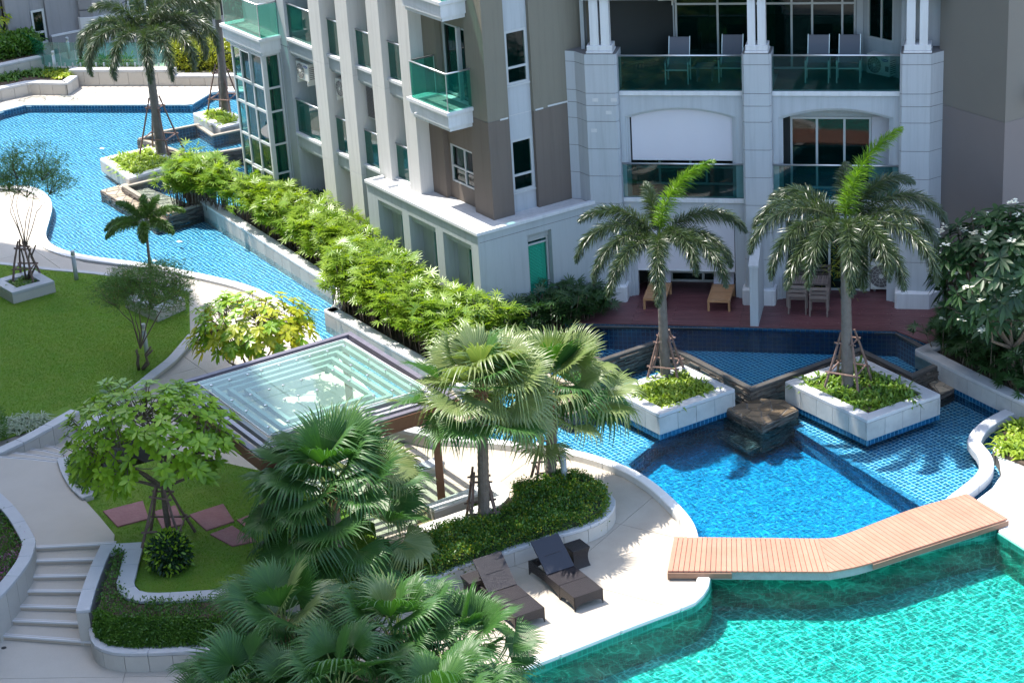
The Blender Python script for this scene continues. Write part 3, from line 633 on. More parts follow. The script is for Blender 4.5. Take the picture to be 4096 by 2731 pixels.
# lagoon (green pool)
gpe = smoothline(gz([(1150, 1570), (1211, 1540), (1321, 1497), (1457, 1443), (1548, 1409), (1599, 1388), (1627, 1357), (1634, 1330), (1634, 1318)], .02), 4)
gtop = smoothline(gz([(1634, 1310), (1760, 1316), (1905, 1316), (1970, 1304), (2110, 1262), (2290, 1218)], .0), 4)
gright = gz([(2290, 1222), (2352, 1262), (2600, 1420)], .02)
gpoly = gpe + gtop[1:] + gright[1:] + gz([(2800, 1900), (900, 1900)], 0)
ZG = -.16
gf = thing('lagoon_floor', None, None, (5, 38, -1), kind='structure')
tilefloor(gpoly, [], -.86, M_tileGf, M_groutG, gf, pitch=.14, wobble=.03)
walltiles(gpe, -.86, .0, M_tileG, M_groutGw, gf, side=-1, wobble=.018); walltiles(gtop, -.86, .04, M_tileG, M_groutGw, gf, side=-1, wobble=.018); walltiles(gright, -.86, .0, M_tileG, M_groutGw, gf, side=-1, wobble=.018)
MB().add([(p[0], p[1], ZG) for p in ccw(gpoly)], [tuple(range(len(gpoly)))]).build('lagoon_water', M_wG, None, 'structure')
capline(gpe, .02, .30, -.05, .10, 1.5, M_white_cop, cp_, bevel=.03)
capline(gright, .02, .35, -.05, .08, 1.5, M_white_cop, cp_, bevel=.03)
# weir between the pools
wb = MB(); ribbon(wb, gtop, .06, .55, -.9, -.02); wb.build('weir_wall', M_groutD, pw)

# pavements (all at z = 0 unless stepped)
pv = thing('pavement', None, None, (0, 45, 0), kind='structure')
patio = smoothline(gz([(985, 1018), (1100, 1024), (1250, 1041), (1348, 1060), (1436, 1092), (1494, 1127), (1546, 1175), (1575, 1212), (1590, 1245), (1596, 1300), (1610, 1330)], 0), 3) + \
    gz([(1606, 1350), (1582, 1372), (1548, 1390), (1457, 1422), (1321, 1475), (1211, 1520), (1130, 1560), (1000, 1620), (800, 1500), (840, 1300), (800, 1150), (850, 1050), (940, 1000)], 0)
MB().prism(patio, -.6, -.012).build('bedding', M_joint, pv)
pave(patio, Vector((.83, -.56, 0)).normalized(), Vector((.56, .83, 0)).normalized(), 3.6, 2.7, .012, -.05, .0, M_paveL, pv, stag=0)
left = bankS + gz([(985, 1018), (940, 1000), (850, 1050), (800, 1150), (560, 1120), (300, 1000), (200, 1040), (140, 1077), (0, 1062), (-250, 1050), (-420, 700)], 0)
left = [p for p in left]
MB().prism(left, -.6, -.02).build('bedding', M_joint, pv)
lp = gz([(-420, 574), (-60, 445), (0, 442), (62, 442), (90, 455), (103, 478), (98, 510), (92, 548), (112, 578), (195, 603), (325, 620), (425, 638), (552, 669), (630, 704), (688, 748), (730, 800), (815, 890), (915, 992), (950, 1010), (850, 1050), (800, 1150), (560, 1120), (300, 1000), (200, 1040), (142, 1073), (60, 1068), (180, 985), (253, 930), (308, 889), (386, 828), (437, 770), (434, 672), (300, 642), (205, 630), (102, 621), (0, 609), (-160, 600)], 0)
pave(lp, UU, VV, 2.4, 2.0, .012, -.05, .0, M_pave, pv, stag=.5)
# right hand deck
rd = gz([(2380, 985), (2345, 985), (2300, 1003), (2280, 1030), (2296, 1060), (2300, 1090), (2280, 1120), (2240, 1150), (2300, 1222), (2352, 1255), (2500, 1340), (2650, 1250), (2500, 950)], 0)
MB().prism(rd, -.6, -.012).build('bedding', M_joint, pv)
pave(rd, Vector((.98, -.2, 0)).normalized(), Vector((.2, .98, 0)).normalized(), .60, .60, .008, -.05, .0, M_white_cop, pv, 'paver', jz=.001)
# far terrace
tp = topbank; far = gz([(-60, 281), (0, 251), (60, 236), (437, 236), (487, 206), (640, 206), (640, 170), (520, 185), (190, 196), (140, 208), (66, 214), (0, 232), (-60, 240)], .0)
far2 = gz([(-700, 335), (-420, 335), (-60, 281), (0, 252), (60, 237), (437, 237), (487, 207), (660, 207), (700, 60), (-700, 60)], .0)
MB().prism(far2, -.6, -.012).build('bedding', M_joint, pv)
d1, d2 = (UU + VV).normalized(), (UU - VV).normalized()
pave(far2, d1, d2, .62, .31, .02, -.05, .0, M_pave, pv, 'herringbone_pavers', stuff=True, jz=.002)
# ------------------------------------------------------------ lawns, steps, planters
M_deckL = mat('bridge_plank', (.37, .165, .105), .65, noise=[(1.6, .5, (.44, .225, .16)), (9, .35, (.31, .13, .08)), (80, .25, (.47, .27, .20))], bump=(60, .3), var=.07)
M_fascia = mat('bridge_fascia', (.20, .115, .075), .6, noise=[(6, .5, (.26, .16, .11))])
M_conc = mat('bridge_concrete', (.30, .33, .33), .8, noise=[(5, .7, (.20, .235, .235))], bump=(40, .4))
M_nosing = mat('step_nosing', (.56, .55, .55), .6)
M_riser = mat('step_riser', (.40, .34, .275), .85, noise=[(90, .5, (.5, .44, .37))])
M_steel = mat('brushed_steel', (.55, .56, .57), .3, metal=.9)
M_bollard = mat('bollard_paint', (.40, .43, .44), .45)
M_redstone = mat('red_sandstone', (.27, .115, .115), .75, noise=[(3, .6, (.35, .17, .165)), (25, .4, (.19, .08, .085))], bump=(9, .8))
def rectwall(name, label, cat, pts, wd, z0, z1, capt=.06, panel=.45, capm=None, panm=None, group=None, cs=1.0, ps=1, z0p=None, both=False, over=.03):
    """low wall: core, clad panels on side ps, coping stones. wd: thickness (to the left of the line)"""
    th = thing(name, label, cat, (pts[0][0], pts[0][1], z0), group); mb = MB(); ribbon(mb, pts, 0, wd, z0, z1 - capt); mb.build('core', panm or M_panel, th)
    lo_, hi_ = min(0, wd), max(0, wd)
    if panel:
        if ps < 0 or both: panels(pts, lo_ - .035, z0 if z0p is None else z0p, z1 - capt, panel, panm or M_panel, th, .035)
        if ps > 0 or both: panels(pts, hi_, z0 if z0p is None else z0p, z1 - capt, panel, panm or M_panel, th, .035)
    capline(pts, lo_ - over - .04, hi_ + over + .04, z1 - capt, z1, cs, capm or M_coping, th, bevel=.008)
    return th
def planter(label, c, zt, zb, panel=.55, cap=.30, capt=.09, capm=None, panm=None, group='stone planter boxes', tiles=None, soil=.10):
    """four sided planter; c = corners left, front, right, back at height zt"""
    c = [Vector((p[0], p[1], 0)) for p in c]; ce = sum(c, Vector((0, 0, 0))) / 4; th = thing('planter_box', label, 'planter', (ce.x, ce.y, zb), group)
    inn = lambda k: [(p + ((c[(i + 1) % 4] - p).normalized() + (c[i - 1] - p).normalized()) * k) for i, p in enumerate(c)]
    c1 = inn(.03); MB().prism(c1, zb, zt - soil - .06).build('core', M_joint, th)
    ci = inn(cap)
    for i in range(4):
        a, b, bi, ai = c[i], c[(i + 1) % 4], ci[(i + 1) % 4], ci[i]; MB().prism([a, b, bi, ai], zt - capt, zt).build('coping_stone', capm or M_coping, th, bevel=.008)
        ao, bo = c1[i], c1[(i + 1) % 4]; mb = MB(); t = (bo - ao).normalized(); MB().prism([ao, bo, inn(.16)[(i + 1) % 4], inn(.16)[i]], zb, zt - capt - .001).build('side_wall', M_joint, th)
        tt_ = (bo - ao).normalized() * .03; L = [ao - tt_, bo + tt_]; sgn = 1 if ccw(c)[0] is c[0] else -1
        panels(L, -.03 if sgn > 0 else 0.001, zb + (.15 if tiles else 0), zt - capt, (bo - ao).length / max(1, round((bo - ao).length / panel)), panm or M_panelG, th, .02)
        if tiles: walltiles(L, zb, zb + .145, M_tileW, M_groutD, th, side=-sgn, d=-.012 * sgn, back=.02)
    MB().prism(inn(cap - .05), zb + .02, zt - soil).build('soil', M_soil, th); return th, inn(cap)
# lawn behind the path
lawn = gz([(-260, 610), (0, 607), (102, 619), (205, 628), (300, 641), (434, 670), (437, 772), (386, 829), (308, 890), (253, 931), (181, 985), (160, 960), (60, 990), (0, 1010), (-260, 1100)], .02)
tl = thing('lawn', None, None, (-14, 53, 0), kind='structure'); MB().prism(lawn, -.5, .015).build('turf', M_grass, tl)
def grass(poly, z, n, name, seed=1, L=.05, W=.012):
    rng = np.random.default_rng(seed); X = np.array([p[0] for p in poly]); Y = np.array([p[1] for p in poly]); x = rng.uniform(X.min(), X.max(), n * 2); y = rng.uniform(Y.min(), Y.max(), n * 2); k = inside(poly, x, y)
    x, y = x[k][:n], y[k][:n]; B = np.stack([x, y, np.full(len(x), z)], 1); D = rdir(len(x), .1, rng)
    V, F = blades(B, D, rdir(len(x), 0, rng), L * rng.uniform(.6, 1.4, len(x)), W, 1, .1, 'strap'); o = npmesh(name, V, F, M_grassb, None, 'stuff'); return o
M_grassb = leafmat('grass_blade', (.10, .25, .012), (.21, .34, .03), (1.3, 1.4, .4), rough=.55, spec=.3, tf=.3, scale=1.1)
lx = gz([(0, 609), (102, 621), (205, 630), (300, 643), (432, 672), (434, 772), (384, 829), (306, 890), (251, 931), (190, 975), (181, 945), (160, 930), (60, 975), (0, 1005)], .02)
tag(grass(lx, .012, 90000, 'lawn_grass', 3, .055, .02), 'mown bright green lawn between the path and the curved grey wall', 'grass')
rectwall('lawn_curb', 'low grey granite kerb curving along the right edge of the green lawn', 'kerb', smoothline(gz([(437, 768), (410, 800), (386, 826), (345, 858), (308, 888), (253, 929), (215, 958), (184, 985)], .15), 4), .16, -.02, .16, .05, 0, 0)
tk = thing('path_edging', None, None, (-12, 60, 0), kind='structure'); capline(smoothline(gz([(-60, 605), (0, 607), (102, 619), (205, 628), (300, 641), (434, 670)], .03), 4), 0, .18, -.02, .035, 1.2, M_coping, tk)
rectwall('retaining_wall', 'grey capped low wall with stone panels beside the fanned steps at left', 'wall', smoothline(gz([(180, 945), (150, 962), (110, 985), (60, 1012), (0, 1040), (-40, 1062)], .5), 4), -.22, -.05, .52, .08, .50, ps=1, over=.0)
# fan of steps from the walk up to the landing
st = thing('upper_steps', None, None, (-11, 47, 0), kind='structure')
fan = [((-60, 1066), (0, 1060), (70, 1066), (142, 1073)), ((-60, 1054), (0, 1050), (70, 1055), (142, 1063)), ((-60, 1042), (20, 1039), (80, 1046), (143, 1055)), ((0, 1028), (60, 1031), (100, 1036), (144, 1046))]
zs = [.5, .375, .25, .125]
for (ln, z, nx) in zip(fan, zs, fan[1:] + [((40, 1018), (80, 1022), (120, 1027), (146, 1036))]):
    A = gz(ln, z); Bk = gz(nx, z); poly = A + Bk[::-1]; o = MB().prism(poly, -.1, z).build('tread', M_pave, st)
    mb = MB(); ribbon(mb, Bk, -.02, .015, z - .03, z + .004); mb.build('nosing', M_nosing, st); mb = MB(); ribbon(mb, shift(Bk, .05), 0, .02, z - .02, z + .004); mb.build('nosing', M_nosing, st)
ld = thing('stair_landing', None, None, (-9, 43, .5), kind='structure')
land = gz([(-200, 1052), (0, 1060), (70, 1066), (142, 1073), (146, 1095), (160, 1117), (191, 1144), (228, 1185), (263, 1227), (261, 1245), (79, 1256), (82, 1240), (60, 1212), (30, 1165), (0, 1131), (-200, 1090)], .5)
MB().prism(land, -.6, .5).build('paving', M_pave, ld)
stl = [((78.6, 1256), (258, 1246)), ((71, 1287), (243, 1282)), ((59, 1323), (226, 1319.6)), ((42, 1355.5), (213, 1357)), ((27, 1390), (205, 1395)), ((8, 1422), (207, 1431)), ((-8, 1456), (213, 1473.5))]
ss = thing('lower_steps', None, None, (-9, 40, 0), kind='structure')
prev = None; H_ = [.5 - i * .107 for i in range(8)]
for i, ((a, b), z) in enumerate(zip(stl, H_)):
    pa, pb = G(a[0] - (10 if i else 0), a[1], z), G(b[0] + 8, b[1], z)
    if prev: 
        back = [prev[0] + Vector((-.05, .25, 0)), prev[1] + Vector((.05, .25, 0))]; MB().prism([pa, pb, back[1], back[0]], -.8, z).build('step', M_pave, ss)
    d = (pb - pa).normalized(); n = Vector((d.y, -d.x, 0)); MB().prism([pa, pb, pb + n * .012, pa + n * .012], z - .102, z - .03).build('riser', M_riser, ss)
    MB().prism([pa + n * .025, pb + n * .025, pb - n * .02, pa - n * .02], z - .035, z + .003).build('nosing', M_nosing, ss); MB().prism([pa - n * .05, pb - n * .05, pb - n * .075, pa - n * .075], z - .01, z + .003).build('nosing', M_nosing, ss)
    prev = (pa, pb)
lg = gz([(-300, 1425), (-10, 1440), (222, 1460), (225, 1490), (700, 1500), (1150, 1560), (1150, 1900), (-300, 1900)], -.25)
pl = thing('lower_pavement', None, None, (-6, 36, -.25), kind='structure'); MB().prism(lg, -1, -.265).build('bedding', M_joint, pl)
pave(lg, (G(400, 1540, -.25) - G(0, 1546, -.25)).normalized(), Vector((0, 1, 0)), 3.2, 2.6, .012, -.30, -.25, M_pave, pl, stag=0)
MB().lathe(G(9, 1487, -.25), [(.055, 0), (.055, .006)], 14).build('drain_cover', mat('dark_iron', (.03, .03, .03), .5), pl)
# purple-flowered planter left of the steps
cpo = smoothline([g7(*p, .75) for p in [(-120, 200), (0, 285), (120, 405), (190, 510), (238, 605), (228, 665), (200, 740), (110, 865), (0, 985), (-120, 1090)]], 4)
fp = thing('curved_planter_wall', 'curved pale granite wall round the purple flower bed by the stairs', 'wall', (-11, 41, -.5), None)
mb = MB(); ribbon(mb, cpo, -.04, -.24, -.5, .68); mb.build('core', M_joint, fp); panels(cpo, -.04, -.5, .68, .5, M_panel, fp, .02); capline(cpo, .0, -.30, .67, .75, .9, M_coping, fp, bevel=.008)
bedp = [p for p in shift(cpo, -.30)] + [Vector((-14.5, 38, 0)), Vector((-14.5, 44, 0))]
MB().prism(bedp, -.5, .58).build('soil', M_soil, fp)
P_, N_ = polypoints(bedp, .5, .64, 120, side=False); leafmass(P_, N_, 14000, .07, .045, M_hedge, 'ground_cover', 'low leafy ground cover with pink flowers inside the curved wall at left', 'ground cover', 4, jit=.05)
rng = np.random.default_rng(5); fl = []
for cx, cy in ((75, 700), (120, 712), (20, 715), (20, 795), (5, 835), (150, 650), (165, 560), (105, 560), (10, 870), (150, 735)):
    q = g7(cx, cy, .7); n = 46; B = np.array(q)[None] + rng.normal(0, 1, (n, 3)) * [.10, .10, .015]; V, F = blades(B, rdir(n, .1, rng), rdir(n, 0, rng), .045, .04, 1, 0, 'oval'); fl.append((V, F))
V, F = join(fl); tag(npmesh('pink_flowers', V, F, M_pink, None, 'stuff'), 'clusters of pink purple blooms among the ground cover by the stairs', 'flowers')
# inner garden beside the landing
lw2 = gz([(263, 1227), (228, 1185), (192, 1144), (205, 1120), (260, 1080), (420, 1040), (600, 1080), (860, 1200), (880, 1330), (600, 1360), (330, 1362), (305, 1335), (318, 1250), (262, 1250)], .45)
tl2 = thing('garden_lawn', None, None, (-7, 44, .4), kind='structure'); MB().prism(lw2, -.6, .44).build('turf', M_grass, tl2)
tag(grass(lw2, .438, 42000, 'garden_grass', 8, .05, .02), 'shaded lawn with red stepping stones under the green broadleaf tree', 'grass')
for i, (p, lb) in enumerate([([(690, 410), (960, 340), (1000, 460), (790, 515)], 'red sandstone stepping slab nearest the landing, left of the tree trunk'), ([(1035, 412), (1180, 370), (1238, 498), (1090, 530)], 'red stepping slab partly behind the tree trunk and its stakes'), ([(1270, 435), (1500, 360), (1575, 478), (1385, 540)], 'red stepping slab just right of the tree trunk'), ([(1410, 565), (1560, 508), (1730, 610), (1560, 645)], 'red stepping slab nearest the camera, half under the fan palm leaves'), ([(1590, 470), (1760, 400), (1880, 480), (1700, 560)], 'red stepping slab mostly hidden beneath the big fan palm')]):
    q = [g7(*a, .47) for a in p]; o = MB().prism(q, .40, .475).build('stepping_stone', M_redstone, bevel=.012); tag(o, lb, 'paving slab', 'red sandstone stepping stones')
ic = smoothline([g7(*p, .56) for p in [(400, 60), (420, 120), (450, 190), (500, 260), (570, 322)]], 3)
rectwall('garden_curb', 'pale curved kerb between the landing and the tree garden', 'kerb', ic, .22, .4, .58, .06, 0, 0)
P_, N_ = polypoints([g7(*p, .5) for p in [(470, 100), (640, 90), (640, 300), (580, 300), (500, 220)]], .5, .72, 200); leafmass(P_, N_, 2600, .06, .035, M_hedge, 'low_shrub', 'small dark clipped shrub mass against the pale kerb by the landing', 'shrub', 6, jit=.05)
# L shaped hedge planter
hw = smoothline([g7(*p, .6) for p in [(755, 632), (705, 735), (660, 850), (625, 950), (592, 1075)]], 3)
rectwall('hedge_planter_wall', 'blue-grey coping strip running down beside the stairs, outer side of the hedge', 'wall', hw, -.22, -.5, .6, .07, .45, ps=-1, over=0)
hw2 = smoothline([g7(*p, .6) for p in [(955, 620), (925, 740), (897, 850), (888, 900), (930, 950), (1040, 965), (1250, 955), (1500, 940), (1740, 926), (2000, 920)]], 4)
rectwall('hedge_planter_wall', 'bent grey coping strip between the inner garden lawn and the hedge', 'wall', hw2, -.30, -.5, .6, .07, 0, ps=-1, over=0)
MB().prism([g7(*p, .6) for p in [(755, 632), (955, 620), (950, 665), (850, 668), (775, 680), (740, 690)]], .5, .603).build('coping_stone', M_coping).name = 'end_coping_stone'; tag(bpy.data.objects['end_coping_stone'], 'flat grey coping slab closing the top end of the hedge planter', 'coping')
lc = smoothline([g7(*p, .2) for p in [(608, 1195), (618, 1260), (650, 1310), (720, 1342), (820, 1358), (1000, 1358), (1200, 1350), (1400, 1345), (1700, 1350)]], 4)
rectwall('hedge_front_wall', 'rounded low grey capped wall in front of the dark green hedge', 'wall', lc, .28, -.3, .2, .08, .5, ps=-1, over=0)
hb = [g7(*p, -.12) for p in [(640, 1215), (660, 1265), (740, 1310), (900, 1330), (1200, 1320), (1700, 1320)]] + [g7(*p, .6) for p in [(1800, 965), (1500, 978), (1250, 992), (1000, 1005), (900, 985), (820, 940), (790, 890), (800, 830), (850, 665), (775, 680), (740, 760), (690, 880), (660, 1000), (650, 1080)]]
tops = [g7(*p, .62) for p in [(655, 1085), (665, 1000), (695, 880), (745, 760), (780, 670), (850, 660), (805, 830), (795, 890), (825, 940), (905, 985), (1000, 1005), (1250, 992), (1500, 978), (1900, 960), (1900, 1120), (1500, 1120), (1000, 1130), (760, 1130)]]
hx = [g7(*p, -.1) for p in [(655, 1190), (665, 1255), (745, 1305), (900, 1325), (1200, 1318), (1750, 1320)]]
def loftpts(A, B, n, seed):
    rng = np.random.default_rng(seed); A = np.array([tuple(a) for a in A]); B = np.array([tuple(b) for b in B]); m = len(A); s = rng.uniform(0, m - 1.001, n); i = s.astype(int); f = (s - i)[:, None]; t = rng.uniform(0, 1, n)[:, None]
    p = (A[i] * (1 - f) + A[i + 1] * f); q = (B[i] * (1 - f) + B[i + 1] * f); r = p * (1 - t) + q * t; return r, np.tile([0, -.6, .7], (n, 1))
fa = [g7(*p, .2) for p in [(655, 1190), (665, 1255), (745, 1305), (900, 1325), (1200, 1318), (1800, 1320)]]; fb = [g7(*p, .62) for p in [(655, 1085), (680, 1100), (760, 1130), (1000, 1130), (1300, 1125), (1850, 1120)]]
MB().prism([(p[0], p[1]) for p in tops], -.3, .52).build('hedge_soil', M_soil, pl)
p1, n1 = loftpts(fa, fb, 9000, 1); p2_, n2 = polypoints(tops, .3, .62, 260, side=False)
leafmass(np.concatenate([p1, p2_]), np.concatenate([n1, n2]), 34000, .06, .035, M_hedge, 'clipped_hedge', 'dense dark green clipped hedge bending round beside the stairs', 'hedge', 2, jit=.035)
mb = MB(); k = len(fa)
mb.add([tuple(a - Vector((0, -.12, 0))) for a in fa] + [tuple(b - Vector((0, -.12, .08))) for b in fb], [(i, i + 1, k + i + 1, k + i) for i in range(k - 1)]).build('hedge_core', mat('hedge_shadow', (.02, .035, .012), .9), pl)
# round shrub in the garden
c = G(393, 1305, .45); n = 2600; d = rdir(n, -.5, rng); P_ = np.array(c)[None] + d * [.46, .42, .48] * rng.uniform(.75, 1, (n, 1)) + [0, 0, .36]
th = thing('round_shrub', 'rounded dark green shrub on the lawn in front of the staked tree', 'shrub', c)
V, F = blades(P_, norm(d + rng.normal(0, .5, (n, 3))), d, .11 * rng.uniform(.6, 1.2, n), .05, 3, .2, 'oval', .2); npmesh('foliage', V, F, M_frang, th); sel = rng.random(n) < .16
V, F = blades(P_[sel] + d[sel] * .05, norm(d[sel] + rng.normal(0, .4, (sel.sum(), 3))), d[sel], .12, .05, 3, .1, 'oval', .2); npmesh('young_leaves', V, F, M_broad, th)
MB().lathe(c, [(.3, 0), (.34, .25), (.25, .6), (.02, .7)], 10).build('shadow_core', MATS['hedge_shadow'], th)  # solid filler in shadow colour, stands in for the shade among the leaves
# curved planter behind the loungers
ew = smoothline([g8(*p, .40) for p in [(560, 860), (590, 838), (650, 812), (745, 780), (900, 722), (1140, 668), (1400, 590), (1640, 520), (1780, 465), (1850, 390), (1862, 330), (1815, 280)]], 4)
mbk = thing('curved_seat_wall', 'curved stone-panelled wall with grey coping behind the two wicker loungers', 'wall', (ew[0][0], ew[0][1], 0))
ew2 = smoothline([g8(*p, .40) for p in [(612, 900), (612, 860), (655, 868), (750, 818), (900, 760), (1140, 688), (1400, 602), (1640, 535), (1790, 470), (1862, 395), (1868, 330), (1815, 278)]], 4)
mb = MB(); ribbon(mb, ew2, .03, .28, 0, .33); mb.build('core', M_joint, mbk); panels(ew2, .01, 0, .33, .62, M_panel, mbk, .02); capline(ew2, 0, .32, .33, .41, 1.1, M_coping, mbk, bevel=.008)
# U shaped coping round the small grass pit
uo = smoothline([g8(*p, .32) for p in [(520, 585), (600, 545), (760, 490), (950, 425), (1060, 385), (1130, 330), (1150, 285), (1120, 235), (1040, 215), (950, 240), (820, 290), (690, 340), (600, 375)]], 4)
rectwall('pit_coping', 'pale U-shaped coping round the small patch of grass under the fan palms', 'kerb', uo, .3, -.05, .32, .07, 0, M_white_cop, over=0)
pit = [g8(*p, .05) for p in [(540, 560), (950, 410), (1100, 345), (1110, 270), (1030, 240), (690, 350), (540, 400)]]
MB().prism(pit, -.3, .04).build('pit_soil', mat('pit_soil', (.20, .15, .085), .95, noise=[(2, .8, (.09, .15, .03)), (30, .6, (.26, .2, .13))]), pv)
tag(grass([g8(*p, .05) for p in [(820, 400), (980, 370), (1105, 330), (1105, 270), (1030, 245), (820, 320)]], .05, 2600, 'pit_grass', 11, .07, .04), 'bright green weeds growing in the soil patch under the fan palm', 'grass')
hp = [g8(*p, .4) for p in [(600, 830), (750, 770), (1140, 650), (1400, 570), (1640, 500), (1770, 440), (1820, 370), (1815, 290), (1740, 210), (1600, 160), (1400, 190), (1180, 200), (1220, 290), (1180, 365), (1010, 430), (600, 570), (450, 640), (430, 800)]]
MB().prism([(p[0], p[1]) for p in hp], 0, .32).build('planter_soil', M_soil, mbk)
hp2 = [g8(*p, .72) for p in [(640, 760), (750, 710), (1140, 570), (1400, 490), (1640, 420), (1770, 360), (1800, 290), (1770, 210), (1700, 150), (1600, 120), (1480, 130), (1400, 170), (1200, 190), (1225, 270), (1190, 340), (1040, 400), (620, 530), (480, 600), (450, 700)]]
P_, N_ = polypoints([(p[0], p[1]) for p in hp2], .28, .66, 330)
P_[:, 2] += .05 * np.sin(P_[:, 0] * 3.1) + .04 * np.sin(P_[:, 1] * 4.3)
leafmass(P_, N_, 26000, .062, .036, M_hedge, 'planter_hedge', 'leafy sunlit hedge filling the curved planter behind the loungers', 'hedge', 12, jit=.05)
leafmass(P_, N_, 6000, .06, .035, M_hedgeY, 'planter_hedge_tips', 'yellowish young tips over the hedge behind the loungers', 'hedge', 13, jit=.055)
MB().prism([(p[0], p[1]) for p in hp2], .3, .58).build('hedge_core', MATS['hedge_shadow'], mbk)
# low wall blocks on the patio near the canopy
rectwall('end_wall', 'short stone wall end with pale cap between the canopy and the stream kerb', 'wall', gz([(985, 1000), (930, 988), (880, 978)], .35), -.25, 0, .36, .10, 0, M_coping, over=0)
rectwall('end_wall', 'short low stone block on the bright patio beside the big fan palm', 'wall', gz([(1003, 1053), (975, 1064), (930, 1080), (880, 1100)], .2), .30, 0, .24, .08, 0, M_coping, over=0)
# ------------------------------------------------------------ raised pools and slate walls
def rpool(name, label, ring, zw, zc, zf, capw, capm, matw, cat='pool', walls=None, strz=(-.3,), seed=1, cap=True, inner=.12):
    th = thing(name, label, cat, (ring[0][0], ring[0][1], zf)); P = ccw([Vector((p[0], p[1], 0)) for p in ring]); P2 = P + [P[0]]
    tilefloor(P, [], zf, M_tileB, M_groutB, th, grow=0.05); walltiles(shift(P2, capw * .8), zf, zc - .03, M_tileW, M_groutD, th, side=1)
    if cap: 
        for i in range(len(P)):
            a, b = P[i], P[(i + 1) % len(P)]; p0, n0 = P[i - 1], P[(i + 2) % len(P)]
            def inn(p, q, r):
                d1, d2 = (q - p).normalized(), (r - q).normalized(); n1_, n2_ = Vector((-d1.y, d1.x, 0)), Vector((-d2.y, d2.x, 0)); m = (n1_ + n2_); m.normalize(); return q + m * capw / max(.35, m.dot(n1_))
            MB().prism([a, b, inn(a, b, n0), inn(p0, a, b)], zc - .07, zc).build('coping_stone', capm, th, bevel=.006)
    MB().add([(p[0], p[1], zw) for p in shift(P2, capw * .5)[:-1]], [tuple(range(len(P)))]).build('water', matw, th)
    strata(P2, -.35, zc - .07, th, -1, seed=seed); return th
upp = gz([(1340, 745), (1440, 746), (1760, 751), (2062, 760), (2143, 806), (2175, 838), (2150, 842), (2095, 866), (1972, 806), (1724, 896), (1562, 812), (1500, 790), (1380, 830), (1300, 800)], .42)
rpool('upper_pool', 'shaded dark blue upper pool behind a stacked slate edge below the maroon deck', upp, .41, .43, -.25, .16, M_capD, M_wU, strz=(), seed=3)
r2 = gz([(1240, 800), (1240, 858), (1300, 880), (1312, 886), (1376, 866), (1395, 845), (1330, 780)], .36)
rpool('cascade_pool', 'small bright raised pool with stone rim behind the sunlit fan palms', r2, .33, .36, -.1, .16, M_cap_st, M_wS, seed=4)
cs = thing('cascade_ledge', 'stone block with crazy paving top set in the stream behind the fan palm trunk', 'stepping stones', G(1320, 930, 0)); pc = gz([(1225, 905), (1307, 951), (1405, 920), (1385, 893), (1300, 876)], .22)
crazy(pc, -.6, .22, cs, seed=2); strata(ccw([Vector((p[0], p[1], 0)) for p in pc]) + [ccw([Vector((p[0], p[1], 0)) for p in pc])[0]], -.4, .20, cs, -1, seed=8)
def ledge(label, pts, z, c=.3, seed=1, m=None, cat='stepping stones', zb=-.6):
    th = thing('stone_ledge', label, cat, (pts[0][0], pts[0][1], zb), 'slate-sided stone ledges'); Q = ccw([Vector((p[0], p[1], 0)) for p in pts]); crazy(Q, zb, z, th, m, c, seed); strata(Q + [Q[0]], zb, z - .02, th, -1, seed=seed); return th
ledge('wet brown stone ledge between the two palm planters where water spills', gz([(1665, 935), (1752, 975), (1830, 940), (1800, 918), (1745, 915)], .14), .14, .30, 5, M_crazyW)
ledge('submerged dark step under the spill between the palm planters', gz([(1650, 990), (1724, 1030), (1796, 1000), (1740, 975)], -.42), -.42, .34, 6, M_dark_st)
ledge('shaded stone ledge between the right palm planter and the frangipani wall', gz([(2120, 868), (2160, 905), (2202, 885), (2160, 862)], .06), .06, .30, 7)
# pools among the left planters
ledge('lower stone platform stepping round the small raised pool at left', gz([(232, 437), (300, 418), (330, 428), (468, 482), (358, 512)], .12), .12, .34, 9)
rpool('small_raised_pool', 'small raised blue pool with stone rim between the left palm planter and the hedge', gz([(280, 427), (420, 393), (475, 420), (465, 468), (386, 492)], .33), .26, .33, -.15, .15, M_cap_st, M_wS, seed=10)
rpool('small_raised_pool', 'small raised blue pool behind the left palm, against the glass bay', gz([(316, 318), (370, 300), (455, 283), (492, 308), (600, 285), (620, 330), (500, 350), (430, 356)], .33), .26, .33, -.15, .15, M_cap_st, M_wS, seed=11)
rpool('small_raised_pool', 'narrow raised pool with slate rim at the right corner of the glass canopy', gz([(912, 968), (1064, 930), (1040, 895), (900, 930)], .35), .30, .35, -.1, .16, M_cap_st, M_wS, seed=12)
ledge('low tan stone ledge in front of the pool at the canopy corner', gz([(968, 992), (1096, 958), (1090, 918), (1050, 930), (960, 960)], .10), .10, .30, 13)
# planters
pl1, in1 = planter('sunlit pale stone planter in mid pool holding the left of the two tall palms', gz([(1397, 893), (1514, 952), (1688, 893), (1572, 838)], .6), .6, -.10, tiles=True)
pl2, in2 = planter('shaded pale stone planter in mid pool holding the right of the two tall palms', gz([(1803, 876), (1992, 965), (2160, 905), (1972, 817)], .6), .6, -.10, tiles=True)
pl3, in3 = planter('white capped planter box in the left stream at the foot of the big palm', gz([(229, 364), (296, 410), (415, 376), (350, 335)], .36), .36, -.12, capm=M_white_cop, panm=M_panel)
pl4, in4 = planter('white capped planter box by the glass bay under the far palm', gz([(443, 260), (506, 294), (572, 277), (512, 246)], .36), .36, -.12, capm=M_white_cop, panm=M_panel)
pl5, in5 = planter('square grey-capped planter on the lawn holding the thin feathery tree', gz([(-20.6, 644.6), (27.3, 672), (124.8, 645), (76.9, 617.6)], .38), .38, 0, panel=3, panm=M_panel)
